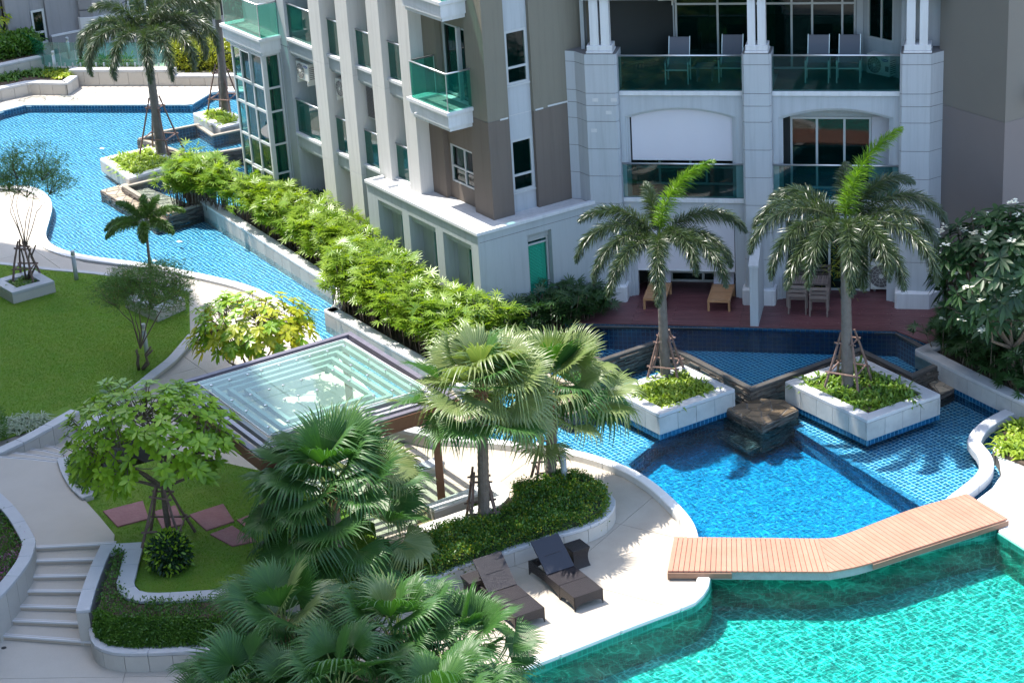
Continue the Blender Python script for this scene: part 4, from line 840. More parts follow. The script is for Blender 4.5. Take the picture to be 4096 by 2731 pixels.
pl6, in6 = planter('square grey-capped planter on the lawn behind the bushy feathery tree', gz([(285, 681), (359, 713.3), (424, 684), (350, 656)], .38), .38, 0, panel=3, panm=M_panel)
# long hedge planter walls (left of building)
pw1 = [g4(*p, .36) for p in [(1250, -215), (1480, 0 - 105), (1700, 20), (1960, 165), (2245, 325)]]
w1 = gz([(428, 441), (500, 487), (585, 541), (670, 596), (763, 655)], .36)
rectwall('hedge_stream_wall', 'long pale panelled wall between the stream and the tall leafy hedge', 'wall', w1, .28, -.5, .38, .08, .62, M_white_cop, ps=-1, over=.0)
w2 = gz([(747, 713), (800, 742), (870, 783), (960, 833), (1060, 888)], .36)
rectwall('hedge_stream_wall', 'pale panelled wall continuing the hedge planter behind the glass canopy', 'wall', w2, .28, -.5, .38, .08, .62, M_white_cop, ps=-1, over=.0)
w3 = gz([(747, 713), (770, 703), (775, 655), (763, 655)], .36)
rectwall('hedge_stream_wall', 'short return of the hedge planter wall where the stream turns', 'wall', w3, -.28, -.5, .38, .08, .62, M_white_cop, ps=1, over=.0)
hz = w1 + gz([(775, 690), (747, 713)], .3) + w2 + [FL.p(-1.2, -1.8, 0), FL.p(-1.2, .0, 0), FL.p(-1.2, 3.9, 0), FL.p(.5, 3.9, 0), FL.p(.5, .5, 0), FL.p(14.5, .5, 0), FL.p(15.5, -.4, 0)]
tb = thing('planting_bed', None, None, (-4, 56, 0), kind='structure'); MB().prism([(p[0], p[1]) for p in hz], -.6, .22).build('soil', M_soil, tb)
# right planter with the frangipani
w4 = [g6(*p, .55) for p in [(1800, 755), (1625, 838)]] ; w4 = [g6(2300, 600, .55), g6(1850, 740, .55), g6(1628, 838, .55)]; w5 = [g6(*p, .55) for p in [(1628, 838), (1900, 978), (2130, 1090), (2400, 1215), (2700, 1370)]]
rectwall('frangipani_wall', 'grey-capped wall edge by the maroon deck at the frangipani bed', 'wall', w4, .28, -.3, .56, .09, .55, ps=-1, over=0)
rectwall('frangipani_wall', 'long grey-capped wall with stained panels along the frangipani bed at right', 'wall', w5, .28, -.5, .56, .09, .52, panm=M_panelG, ps=-1, over=.0, z0p=.05)
walltiles(w5, -.5, .06, M_tileW, M_groutD, pw, side=-1, d=-.012)
MB().prism([w5[0], w5[-1], G(2500, 700, .4), G(2300, 640, .4)] , -.3, .42).build('bed_soil', M_soil, tb)
sc_ = smoothline([g6(*p, .2) for p in [(2352, 1310), (2230, 1370), (2100, 1440), (2075, 1500), (2110, 1570)]], 3)
# maroon deck
dk = thing('maroon_deck', None, None, (8, 54, .5), kind='structure')
dpoly = [FR.p(-1.4, -1.93, 0), FR.p(7.47, -1.93, 0), FR.p(8.33, -2.76, 0), FR.p(10.5, -1.9, 0), FR.p(12, 2, 0), FR.p(-1.4, 2.2, 0)]
MB().prism([(p.x, p.y) for p in dpoly], -.4, .468).build('deck_base', M_joint, dk)
pave(dpoly, WW, NN, 2.9, .145, .010, .46, .50, M_deck, dk, 'deck_board', stuff=False, jz=.0015, stag=.37)
walltiles([FR.p(-1.4, -1.93, 0), FR.p(7.47, -1.93, 0), FR.p(8.33, -2.76, 0)], -.25, .46, M_tileW, M_groutD, pw, side=-1, d=.0)
# ------------------------------------------------------------ bridge
br = thing('footbridge', 'curved timber footbridge of salmon planks between the blue and green pools', 'bridge', G(1900, 1300, 0))
bk = gz([(1548, 1232), (1880, 1236), (1935, 1228), (2090, 1170), (2220, 1133)], .22); ft = gz([(1533, 1310), (1905, 1312), (1985, 1296), (2110, 1256), (2315, 1190)], .22)
def along(P, t):
    L = [0]
    for a, b in zip(P, P[1:]): L.append(L[-1] + (b - a).length)
    s = t * L[-1]
    for i in range(len(P) - 1):
        if s <= L[i + 1] or i == len(P) - 2: return P[i].lerp(P[i + 1], (s - L[i]) / (L[i + 1] - L[i]))
bks = smoothline(bk[1:], 6); fts = smoothline(ft[1:], 6)
N1 = 30; 
for i in range(N1):
    g = .006 / 3.2; a = i / N1; b = (i + 1) / N1; q = [ft[0].lerp(ft[1], a + g), ft[0].lerp(ft[1], b - g), bk[0].lerp(bk[1], b - g), bk[0].lerp(bk[1], a + g)]
    MB().prism([(p.x, p.y) for p in q], .18, .22).build('plank', M_deckL, br)
# fan joint then the long straight run
jf, jb = ft[1], bk[1]; N2 = 33; bent = G(2220, 1133, .22) - G(2315, 1190, .22)
Bs = [along(bks, t / 60.) for t in range(61)]; Fs = [along(fts, t / 60.) for t in range(61)]; band = [(p.x, p.y) for p in Bs] + [(p.x, p.y) for p in Fs[::-1]]; band = ccw(band)
ay_ = bent.normalized(); ax_ = Vector((ay_.y, -ay_.x, 0)); v0 = [Vector((p[0], p[1], 0)).dot(ax_) for p in band]; a = min(v0)
while a < max(v0):
    c = [ax_ * (a + .005) + ay_ * -99, ax_ * (a + .125 - .005) + ay_ * -99, ax_ * (a + .120) + ay_ * 99, ax_ * (a + .005) + ay_ * 99]; q = clip(band, ccw([(p.x, p.y) for p in c]))
    if len(q) > 2: MB().prism(q, .18, .22).build('plank', M_deckL, br)
    a += .125
fl_ = [ft[0]] + [ft[0].lerp(ft[1], k / 5) for k in range(1, 5)] + Fs
for k0_, k1_ in ((0, 3), (18, len(fl_))):
    MBx = MB(); ribbon(MBx, [Vector((p.x, p.y, 0)) for p in fl_[k0_:k1_]], -.015, -.04, .06, .178); MBx.build('fascia_board', M_fascia, br)
bl_ = [bk[0], bk[0].lerp(bk[1], .5)] + Bs; MBx = MB(); ribbon(MBx, [Vector((p.x, p.y, 0)) for p in bl_], -.01, -.04, .08, .205); MBx.build('fascia_board', M_fascia, br)
MBx = MB(); MBx.prism([(p.x, p.y) for p in ccw(shift([Vector((p.x, p.y, 0)) for p in fl_], .06) + shift([Vector((p.x, p.y, 0)) for p in bl_], -.06)[::-1])], -.02, .178); MBx.build('concrete_deck', M_conc, br)
MB().prism([ft[0], ft[0] + (ft[1] - ft[0]) * .02, bk[0] + (bk[1] - bk[0]) * .02, bk[0]], .0, .17).build('end_board', M_fascia, br)
# ------------------------------------------------------------ far terrace walls
tw = gz([(170, 190), (194, 194.5), (250, 194.5), (404, 194.5)], .05); tw = gz([(163, 194.5), (404, 194.5)], .05)
rectwall('terrace_wall', 'tall buff panelled wall at the back of the far terrace under the glass fence', 'wall', tw, .3, .0, .66, .10, .62, ps=-1, over=0)
rectwall('terrace_wall', 'lower buff panelled wall behind the far palms on the terrace', 'wall', gz([(404, 194.5), (640, 194.5)], .05), .3, .0, .42, .08, .62, ps=-1, over=0)
MB().prism([(p[0], p[1]) for p in gz([(-300, 190), (163, 194), (640, 194), (640, 40), (-300, 40)], .05)], -.3, .30).build('upper_terrace', M_pave, pv)
w2w = [G(176, 185, .35), G(152, 201, .35), G(68, 199, .35), G(0, 214, .35), G(-60, 235, .35)]; w2w = gz([(176, 174), (152, 191), (68, 189), (0, 203), (-60, 222)], .5)
rectwall('fern_planter_wall', 'buff panelled planter wall with bent corners holding bright ferns, far left', 'wall', w2w, -.28, 0, .5, .09, .55, ps=1, over=0)
MB().prism([(p[0], p[1]) for p in w2w + gz([(-60, 160), (60, 150), (176, 160)], .4)], 0, .42).build('fern_soil', M_soil, tb)
w3w = gz([(97, 130), (50, 139), (0, 150), (-60, 165)], .95)
rectwall('upper_planter_wall', 'upper buff wall holding glossy shrubs behind the ferns, far left', 'wall', w3w, -.28, .2, .95, .09, .55, ps=1, over=0)
MB().prism([(p[0], p[1]) for p in w3w + gz([(-60, 100), (97, 110)], .9)], .2, .86).build('shrub_soil', M_soil, tb)
# ------------------------------------------------------------ buildings
def paint(n, c, c2, am=.35, sc=.9, var=0): return mat(n, c, .75, .3, noise=[(sc, am, c2), (14, .12, tuple(x * .88 for x in c)), (.35, .25, tuple(min(1, x * 1.08) for x in c))], bump=(30, .12), var=var or None, streak=(.55, tuple(x * .72 for x in c)))
M_pier = paint('pale_grey_render', (.575, .565, .54), (.52, .51, .49))
M_blue = paint('blue_grey_render', (.43, .455, .475), (.395, .42, .44), var=.02)
M_pod = paint('podium_render', (.385, .42, .43), (.36, .39, .40))
M_trim = paint('white_trim', (.62, .63, .64), (.55, .56, .57))
M_taupe = paint('taupe_render', (.155, .128, .108), (.135, .112, .096), .4)
M_olive = paint('khaki_render', (.205, .190, .150), (.185, .17, .14), .4)
M_terrc = mat('terrace_screed', (.52, .51, .50), .8, noise=[(2.2, .7, (.36, .36, .37)), (9, .5, (.62, .61, .60))], bump=(30, .3))
M_patch = mat('filler_patch', (.56, .56, .55), .9, noise=[(12, .5, (.45, .46, .47))])
M_jnt = mat('panel_joint', (.16, .155, .15), .9)
M_frame = mat('window_frame', (.48, .50, .50), .4, noise=[(7, .3, (.40, .42, .42))])
M_rail = mat('steel_rail', (.62, .63, .65), .28, metal=.85)
M_gl = glassmat('green_glass', (.50, .80, .73), 1.45, body=((.02, .34, .28), .10)); M_glb = glassmat('bay_glass', (.42, .68, .63), 1.45, body=((.01, .16, .14), .16))
M_glc = glassmat('fence_glass', (.62, .84, .78), 1.5, body=((.03, .30, .24), .08))
M_win = glassmat('window_glass', (.34, .60, .54), 1.5, .03, body=((.003, .04, .035), .12))
M_wint = glassmat('curtained_glass', (.42, .72, .66), 1.8, .02, body=((.004, .10, .10), .08))
M_canopy = glassmat('canopy_glass', (.84, .97, .90), 1.42, .06, body=((.50, .70, .60), .09))
M_bg = glassmat('blind_glass', (.72, .93, .88), 1.4, .02, body=((.02, .25, .2), .06))
M_glr = glassmat('balustrade_glass', (.48, .68, .66), 1.5, body=((.004, .09, .085), .10))
M_dark = mat('dark_room', (.02, .024, .024), .8)
M_room = mat('room_wall', (.16, .155, .14), .8)
M_curt = mat('curtain', (.20, .46, .30), .9, noise=[(3, .5, (.12, .34, .22))])
M_blind = mat('roller_blind', (.60, .58, .62), .7, noise=[(1.2, .3, (.54, .53, .57))])
M_slat = mat('venetian_blind', (.16, .66, .52), .6)
M_floorT = mat('balcony_tile', (.17, .19, .17), .6, noise=[(5, .4, (.22, .24, .215))], var=.12)
M_floorD = mat('dark_balcony_floor', (.030, .022, .022), .3)
M_ac = mat('ac_casing', (.66, .66, .62), .5, noise=[(4, .2, (.58, .58, .55))])
M_acd = mat('ac_grille', (.13, .12, .12), .5); M_logo = mat('logo_blue', (.02, .05, .30), .4); M_logow = mat('logo_white', (.85, .85, .88), .5)
def pwall(fr, side, s0, s1, z0, z1, holes, d0, d1, name, m, parent):
    """wall slab in a frame with rectangular openings. side 'a': runs along a at b=d0..d1 ; 'b': runs along b at a=d0..d1. holes=(s0,s1,z0,z1)"""
    S_ = sorted({s0, s1} | {min(max(h[i], s0), s1) for h in holes for i in (0, 1)}); mb = MB()
    for a, b in zip(S_, S_[1:]):
        if b - a < 1e-4: continue
        mid = (a + b) / 2; cuts = sorted([(h[2], h[3]) for h in holes if h[0] < mid < h[1]]); z = z0
        for c0, c1 in cuts + [(z1, z1)]:
            if c0 > z + 1e-4:
                if side == 'a': mb.box(fr, a, b, d0, d1, z, min(c0, z1))
                else: mb.box(fr, d0, d1, a, b, z, min(c0, z1))
            z = max(z, c1)
    return mb.build(name, m, parent)
def bx(fr, a0, a1, b0, b1, z0, z1, name, m, parent, bevel=0, label=None): return MB().box(fr, a0, a1, b0, b1, z0, z1).build(name, m, parent, bevel=bevel, label=label)
def window(fr, side, s0, s1, z0, z1, d, parent, vs=(), hs=(), gm=None, fw=.05, dep=.06, out=1, room=M_dark, name='window', roomd=.5):
    """framed window; glass panes are separate sub-parts. d: outer face; depth goes inwards (+)"""
    gm = gm or M_win; mb = MB()
    def b(u0, u1, w0, w1, e0, e1, t):
        if side == 'a': t.box(fr, u0, u1, d + e0, d + e1, w0, w1)
        else: t.box(fr, d + e0, d + e1, u0, u1, w0, w1)
    xs = [s0] + list(vs) + [s1]; zz = [z0] + list(hs) + [z1]
    b(s0, s1, z0, z0 + fw, 0, dep, mb); b(s0, s1, z1 - fw, z1, 0, dep, mb); b(s0, s0 + fw, z0 + fw, z1 - fw, 0, dep, mb); b(s1 - fw, s1, z0 + fw, z1 - fw, 0, dep, mb)
    for v in vs: b(v - fw / 2, v + fw / 2, z0 + fw, z1 - fw, .003, dep - .003, mb)
    for h in hs: b(s0 + fw, s1 - fw, h - fw / 2, h + fw / 2, .006, dep - .006, mb)
    w = mb.build(name, M_frame, parent)
    for a, c in zip(xs, xs[1:]):
        for e, f in zip(zz, zz[1:]):
            t = MB(); b(min(a, c) + .01, max(a, c) - .01, e + .01, f - .01, dep * .5, dep * .5 + .008, t); t.build('pane', gm, w)
    if room:
        t = MB()
        b(s0 - .02, s1 + .02, z0 - .02, z1 + .02, roomd, roomd + .02, t); b(s0 - .04, s0 - .02, z0 - .02, z1 + .02, dep, roomd, t); b(s1 + .02, s1 + .04, z0 - .02, z1 + .02, dep, roomd, t); b(s0 - .02, s1 + .02, z1 + .02, z1 + .04, dep, roomd, t); b(s0 - .02, s1 + .02, z0 - .04, z0 - .02, dep, roomd, t)
        t.build('room_backing', room, w)
    return w
def curtain(fr, side, s0, s1, z0, z1, d, parent, m=M_curt, amp=.03, n=40):
    V = []; F = []
    for i in range(n + 1):
        s = s0 + (s1 - s0) * i / n; e = d + amp * math.sin(i * 1.9) + amp * .5 * math.sin(i * .7)
        for z in (z0, z1): p = fr.p(s, e, z) if side == 'a' else fr.p(e, s, z); V.append(tuple(p))
    F = [(2 * i, 2 * i + 2, 2 * i + 3, 2 * i + 1) for i in range(n)]
    return MB().add(V, F).build('curtain', m, parent)
def text(s, size, m, parent, pos, right, up, name='lettering'):
    c = bpy.data.curves.new('t', 'FONT'); c.body = s; c.size = size; c.extrude = .002; c.align_x = 'CENTER'; c.align_y = 'CENTER'
    o = bpy.data.objects.new('t', c); SC.collection.objects.link(o); dg = bpy.context.evaluated_depsgraph_get(); me = bpy.data.meshes.new_from_object(o.evaluated_get(dg)); bpy.data.objects.remove(o)
    me.materials.clear(); me.materials.append(m); n = right.cross(up); q = Vector(pos) - rootloc(parent)
    me.transform(Matrix(((right.x, up.x, n.x, q.x), (right.y, up.y, n.y, q.y), (right.z, up.z, n.z, q.z), (0, 0, 0, 1)))); return link(name, me, parent)
def disc(c, right, up, rx, ry, th, m, name, parent, n=24):
    nn = right.cross(up); v = []; 
    for k in (0, th):
        v += [tuple(Vector(c) + right * rx * math.cos(6.2832 * i / n) + up * ry * math.sin(6.2832 * i / n) + nn * k) for i in range(n)]
    return MB().add(v, [tuple(range(n - 1, -1, -1)), tuple(range(n, 2 * n))] + [(i, (i + 1) % n, n + (i + 1) % n, n + i) for i in range(n)]).build(name, m, parent)
def ac_unit(label, o, right, out, w=.78, h=.55, d=.30, logo='SAMSUNG', bracket=False, group='air conditioner units', feet=True):
    """o: lower left corner of the front face; right/out: horizontal directions"""
    o = Vector(o); up = Vector((0, 0, 1)); th = thing('air_conditioner', label, 'air conditioner', o, group); inn = -out
    def bb(x0, x1, y0, y1, z0, z1, name, m, bev=0): MB().prism([o + right * x0 + inn * y0, o + right * x1 + inn * y0, o + right * x1 + inn * y1, o + right * x0 + inn * y1], o.z + z0, o.z + z1).build(name, m, th, bevel=bev)
    bb(0, w, 0, d, .03, h, 'casing', M_ac, .012); c = o + right * (w * .36) + up * (h * .52) + out * .004; r = h * .41
    disc(c, right, up, r, r, .006, M_acd, 'fan_opening', th)
    mb = MB()
    for k in range(12):
        a = 6.2832 * k / 12; p0 = c + (right * math.cos(a) + up * math.sin(a)) * r * .2 + out * .012; p1 = c + (right * math.cos(a + .35) + up * math.sin(a + .35)) * r + out * .012; mb.tube([p0, p1], .004, 4)
    for k in range(3):
        q = r * (.45 + .27 * k); mb.tube([c + (right * math.cos(t * .2618) + up * math.sin(t * .2618)) * q + out * .012 for t in range(25)], .0035, 4, cap=False)
    mb.build('fan_guard', M_ac, th); disc(c + out * .01, right, up, r * .2, r * .2, .012, M_ac, 'fan_hub', th, 14)
    lc = o + right * (w * .80) + up * (h * .83) + out * .003; disc(lc, right, up, w * .15, h * .065, .004, M_logo, 'logo_badge', th); text(logo, w * .055, M_logow, th, lc + out * .008, right, up)
    bb(w * .82, w * .97, -.004, -.001, h * .3, h * .55, 'service_panel', M_acd) if not bracket else None
    mb = MB()
    for k in range(7): z = h * (.18 + .1 * k); mb.prism([o + right * (w + .001) + inn * .04, o + right * (w + .006) + inn * .04, o + right * (w + .006) + inn * (d - .05), o + right * (w + .001) + inn * (d - .05)], o.z + z, o.z + z + .02)
    mb.build('side_louvre', M_acd, th)
    if bracket:
        for x in (.05, w - .08):
            mb = MB(); mb.prism([o + right * x + out * .02, o + right * (x + .03) + out * .02, o + right * (x + .03) + inn * (d + .02), o + right * x + inn * (d + .02)], o.z - .10, o.z + .03); mb.build('bracket', M_ac, th)
    elif feet: bb(.08, .14, .02, d - .02, -.03, .03, 'foot', M_acd); bb(w - .14, w - .08, .02, d - .02, -.03, .03, 'foot', M_acd)
    return th

AB = thing('apartment_block', 'left apartment block with pale vertical piers, khaki corner and green glass balconies', 'building', FL.p(0, 0, 0))
# podium
nich = [(.36, 1.81, 0, 2.94), (2.2, 3.63, 0, 2.94), (4.0, 5.36, 0, 2.94)]
pwall(FL, 'a', 0, 5.96, -.3, 3.31, nich, 0, .16, 'podium_wall', M_pod, AB); pwall(FL, 'b', .162, 4.1, -.3, 3.31, [(1.56, 2.33, .8, 2.93)], .001, .16, 'podium_wall', M_pod, AB)
for a0, a1, _, _ in nich:
    bx(FL, a0, a1, .09, .17, 2.75, 2.938, 'niche_lintel', M_pod, AB); bx(FL, a0 - .02, a0, .162, .78, -.2, 2.93, 'niche_cheek', M_pod, AB); bx(FL, a1, a1 + .02, .162, .78, -.2, 2.93, 'niche_cheek', M_pod, AB)
    bx(FL, a0 - .02, a1 + .02, .162, .50, 2.755, 2.80, 'niche_soffit', M_pod, AB); pwall(FL, 'a', a0 - .02, a1 + .02, -.2, 2.75, [(a0 + .02, a0 + .95, .7, 2.6)], .42, .50, 'niche_back', M_pod, AB)
    window(FL, 'a', a0 + .02, a0 + .95, .7, 2.6, .44, AB, (a0 + .5,), (), M_bg, .045)
    bx(FL, a0 + .06, a0 + .93, .54, .55, .75, 2.58, 'roller_blind', M_slat, AB)
bx(FL, .162, .30, 1.54, 2.35, 2.71, 2.93, 'window_lintel', M_pod, AB); bx(FL, .162, .55, 1.52, 1.55, .7, 2.72, 'window_reveal', M_pod, AB); bx(FL, .162, .55, 2.34, 2.37, .7, 2.72, 'window_reveal', M_pod, AB)
wd = window(FL, 'b', 1.56, 2.33, .8, 2.71, .20, AB, (), (2.56,), M_bg, .05, roomd=.4)
mb = MB()
for k in range(40): z = .86 + k * .0425; mb.prism([FL.p(.27, 1.62, 0), FL.p(.27, 2.27, 0), FL.p(.285, 2.27, 0), FL.p(.285, 1.62, 0)], z, z + .028)
mb.build('blind_slats', M_slat, AB)
mb = MB(); mb.box(FL, -.05, 5.98, -.05, .10, 3.31, 3.40); mb.build('parapet_cap', M_trim, AB, bevel=.006); bx(FL, -.05, .10, .102, 4.05, 3.31, 3.40, 'parapet_cap', M_trim, AB, .006)
bx(FL, 5.86, 5.98, .102, .55, 3.31, 3.40, 'parapet_cap', M_trim, AB, .006); bx(FL, 5.0, 5.10, .102, .50, 3.32, 3.385, 'parapet_cap', M_trim, AB)
bx(FL, .162, 5.85, .162, 1.3, 3.16, 3.325, 'terrace_floor', M_terrc, AB); bx(FL, .162, 1.0, 1.302, 4.0, 3.16, 3.325, 'terrace_floor', M_terrc, AB); bx(FL, .1, .16, .1, 4.0, 3.2, 3.322, 'terrace_floor', M_terrc, AB); bx(FL, .162, 5.85, .1, .16, 3.2, 3.322, 'terrace_floor', M_terrc, AB)
bx(FL, -.006, 0, .05, 3.9, 3.09, 3.10, 'wall_groove', M_jnt, AB)
HT = 38.
# corner column and the stripe wall (face towards the pools' far side)
for z0, z1, m, k in ((3.325, 6.04, M_taupe, 0), (6.055, HT, M_olive, 1)):
    bx(FL, .68, 1.60, .965, 1.635, z0, z1, 'corner_pillar', m, AB); bx(FL, .72, 3.0, 2.45, 4.6, z0, z1, 'end_wall', m, AB)
    bx(FL, 3.15, 3.86, 1.0, 2.2, z0, min(z1, HT), 'recess_wall', m, AB)
for a0, a1, b0, b1 in ((.69, 1.59, .975, 1.63), (.73, 3.0, 2.46, 4.6)): bx(FL, a0, a1, b0, b1, 6.039, 6.056, 'joint', M_jnt, AB)
holes = []
for k in range(-1, 10):
    z = 6.87 + 2.98 * k
    if z < 3.3: continue
    holes.append((1.73, 2.41, z, z + 1.46))
pwall(FL, 'b', 1.637, 2.449, 3.325, HT, holes, .84, .98, 'stripe_wall', M_blue, AB); bx(FL, .835, .84, 1.64, 2.445, 6.03, 6.045, 'joint', M_patch, AB)
for i, h in enumerate(holes[:3]): window(FL, 'b', h[0], h[1], h[2], h[3], .83, AB, (), (h[2] + .46,), M_win if i != 1 else M_win, .06, .08)
for h in holes[:3]: bx(FL, .80, .84, 1.70, 2.44, h[2] - .05, h[2] - .002, 'window_sill', M_frame, AB)
# recess wall beside the corner, one door or window per floor
for k in range(0, 3):
    z = 3.36 + 2.98 * k; m = M_taupe if k == 0 else M_olive; z0, z1 = (z + .46, z + 1.55) if k == 0 else (z + .02, z + 1.98)
    pwall(FL, 'a', 1.602, 3.149, z - .03, z + 2.9, [(1.72, 3.05, z0, z1)], 1.15, 1.28, 'balcony_wall', m, AB)
    w_o = window(FL, 'a', 1.72, 3.05, z0, z1, 1.16, AB, (2.34,), ((z + .92,) if k == 0 else ()), M_win, .05, .08, roomd=.6); curtain(FL, 'a', 2.5, 3.0, z0, z1, 1.35, w_o)
    if k: bx(FL, 2.06, 2.13, 1.02, 1.14, z, z + 2.0, 'door_post', M_frame, AB)
def rail(fr, pts, z0, z1, parent, post=True, gm=None, panes=True):
    """glass balustrade along (a,b) points"""
    P = [fr.p(a, b, 0) for a, b in pts]; mb = MB(); mb.tube([p + Vector((0, 0, z1)) for p in P], .026, 8); r = mb.build('handrail', M_rail, parent, smooth=True)
    for a, b in zip(P, P[1:]):
        t = (b - a).normalized(); n = Vector((-t.y, t.x, 0)) * .005; MB().prism([a + t * .01 - n, b - t * .01 - n, b - t * .01 + n, a + t * .01 + n], z0, z1 - .03).build('glass_panel', gm or M_gl, parent)
    if post:
        for p in P: MB().tube([p + Vector((0, 0, z0)), p + Vector((0, 0, z1))], .014, 6).build('post', M_rail, parent)
def balcony(a0, a1, b0, b1, zc, ra, nm_, closed=True):
    """cantilevered box balcony; ra = handrail points"""
    bx(FL, a0, a1, b0, b1, zc - .10, zc, 'balcony_cap', M_trim, AB, .006); bx(FL, a0 + .06, a1 - .06, b0 + .06, b1, zc - .45, zc - .102, 'balcony_fascia', M_trim, AB); bx(FL, a0 + .11, a1 - .11, b0 + .12, b1, zc - .56, zc - .452, 'balcony_underside', M_trim, AB)
    for i in range(int((a1 - a0 - .3) / .32)):
        for j in range(int((b1 - b0 - .2) / .32)): bx(FL, a0 + .16 + i * .32, a0 + .47 + i * .32, b0 + .16 + j * .32, b0 + .47 + j * .32, zc - .01, zc + .004, 'floor_tile', M_floorT, AB)
    rail(FL, ra, zc, zc + 1.03, AB)
for k in (0, 1):
    z = 6.34 + 2.98 * k; balcony(1.36, 3.48, .14, 1.14, z, [(1.43, 1.1), (1.43, .22), (3.30, .22), (3.30, .98)], 'corner')
bx(FL, 3.0, 3.04, .1, .16, 5.95, 6.0, 'lamp_bracket', M_white_cop, AB)
# piers
for a0, a1, zb in ((3.87, 4.49, 3.325), (5.50, 6.20, 3.325), (7.34, 8.05, -.2), (9.05, 9.745, -.2)):
    prev = zb
    for zj in [z for z in (3.04, 6.04, 9.02, HT) if z > zb]:
        bx(FL, a0, a1, .6, 1.3, prev, zj - .006, 'pier', M_pier, AB); bx(FL, a0 + .008, a1 - .008, .608, 1.29, zj - .007, zj + .001, 'joint', M_jnt, AB); prev = zj
bays = [(4.49, 5.50, 0), (6.20, 7.34, 1), (8.05, 9.05, 1), (9.745, 11.6, 1)]
for bi, (a0, a1, low) in enumerate(bays):
    for k in (-1, 0, 1, 2):
        z = 6.34 + 2.98 * k
        if k >= 0 or low or True:
            zs0 = z
            if not (k == -1 and bi == 0):
                bx(FL, a0, a1, .70, .95, z - .09, z, 'balcony_sill', M_trim, AB, .005); bx(FL, a0, a1, .76, .95, z - .46, z - .092, 'spandrel', M_pod, AB); bx(FL, a0, a1, .82, 1.6, z - .56, z - .462, 'slab_edge', M_pod, AB)
            else: bx(FL, a0, a1, .70, .95, 3.326, 3.40, 'balcony_sill', M_trim, AB)
            if k < 2: rail(FL, [(a0, .82), (a1, .82)], z, z + 1.04, AB, post=False, gm=M_glb)
            bx(FL, a0, a1, .951, 1.6, z - .46, z - .05, 'balcony_slab', M_floorT, AB)
        if k < 2:
            w_o = window(FL, 'a', a0 + .02, a0 + .75, z - .04, z + 2.0, 1.56, AB, (a0 + .40,), (), M_win, .05, roomd=.5)
            bx(FL, a0 + .75, a1, 1.58, 1.70, z - .05, z + 2.5, 'balcony_back', M_pod, AB); bx(FL, a0, a1, 1.60, 1.72, z + 2.0, z + 2.5, 'balcony_back', M_pod, AB)
    if low: bx(FL, a0, a1, 1.58, 1.70, -.2, 3.0, 'ground_recess', M_pod, AB)
for a0, a1, zb in ((4.2, 4.49, 3.3), (6.0, 6.2, 3.3), (5.5, 5.7, 3.3), (7.34, 7.6, 0), (7.85, 8.05, 0), (9.05, 9.3, 0), (9.55, 9.745, 0)): bx(FL, a0, a1, 1.302, 1.58, zb, 10, 'bay_cheek', M_pod, AB)
bx(FL, 11.6, 12.12, .72, 2.2, -.2, HT, 'tower_column', M_blue, AB); bx(FL, 11.595, 12.125, .715, 2.2, 6.03, 6.045, 'joint', M_jnt, AB)
bx(FL, .9, 12.1, 1.75, 8., 9.9, HT, 'upper_storeys', M_pier, AB); bx(FL, 3.0, 12.1, 2.3, 8, -.2, 9.9, 'inner_core', M_dark, AB); bx(FL, .2, 3.0, 4.61, 8, -.2, HT, 'inner_core', M_dark, AB); bx(FL, 1.0, 3.0, 1.8, 4.5, 9.95, HT - .01, 'upper_core', M_dark, AB)
# glazed bay and its balcony
bx(FL, 12.1, 14.45, .70, 2.2, -.2, 10, 'bay_back', M_blue, AB)
balcony(12.0, 14.75, -.02, .86, 6.34, [(12.10, .80), (12.10, .08), (14.55, .08), (14.55, .8)], 'bay')
bx(FL, 12.2, 14.4, .75, 1.0, 9.0, 9.4, 'balcony_cap', M_trim, AB)
wb_ = window(FL, 'a', 12.20, 14.35, .2, 5.77, .10, AB, (13.0, 13.72), (.95, 1.95, 2.89, 3.95, 4.70), M_wint, .075, .08, room=None, name='bay_window'); wb_['label'] = 'tall white-framed glazed bay front reflecting the pool'
fi = MB(); fi.box(FL, 13.04, 13.68, .085, .098, 4.74, 5.70); fi.box(FL, 13.04, 13.68, .085, .098, .98, 1.90)
for z0, z1 in ((4.74, 5.72), (.98, 1.92)):
    mb = MB(); mb.box(FL, 13.03, 13.07, .07, .098, z0, z1); mb.box(FL, 13.65, 13.69, .07, .098, z0, z1); mb.box(FL, 13.072, 13.648, .07, .098, z1 - .04, z1); mb.box(FL, 13.072, 13.648, .07, .098, z0, z0 + .04); mb.build('casement', M_frame, AB)
ws_ = window(FL, 'b', .19, .70, .2, 5.77, 12.20, AB, (), (.95, 1.95, 2.89, 3.95, 4.70), M_wint, .06, .08, room=None, name='bay_window')
bx(FL, 12.185, 12.28, .095, .19, .2, 5.775, 'corner_post', M_frame, AB); curtain(FL, 'b', .20, .69, .25, 5.7, 12.42, ws_, amp=.03, n=22); curtain(FL, 'a', 12.3, 14.3, .25, 5.7, .42, wb_, m=mat('sheer', (.07, .16, .16), .8), amp=.015, n=60)
# patches of filler on the joints
for a0, b0, w, z in ((.715, 2.5, .25, 6.05), (.715, 2.9, .8, 6.07), (.675, 1.35, .25, 6.03)): bx(FL, a0 - .006, a0, b0, b0 + w, z, z + .045, 'filler_patch', M_patch, AB)
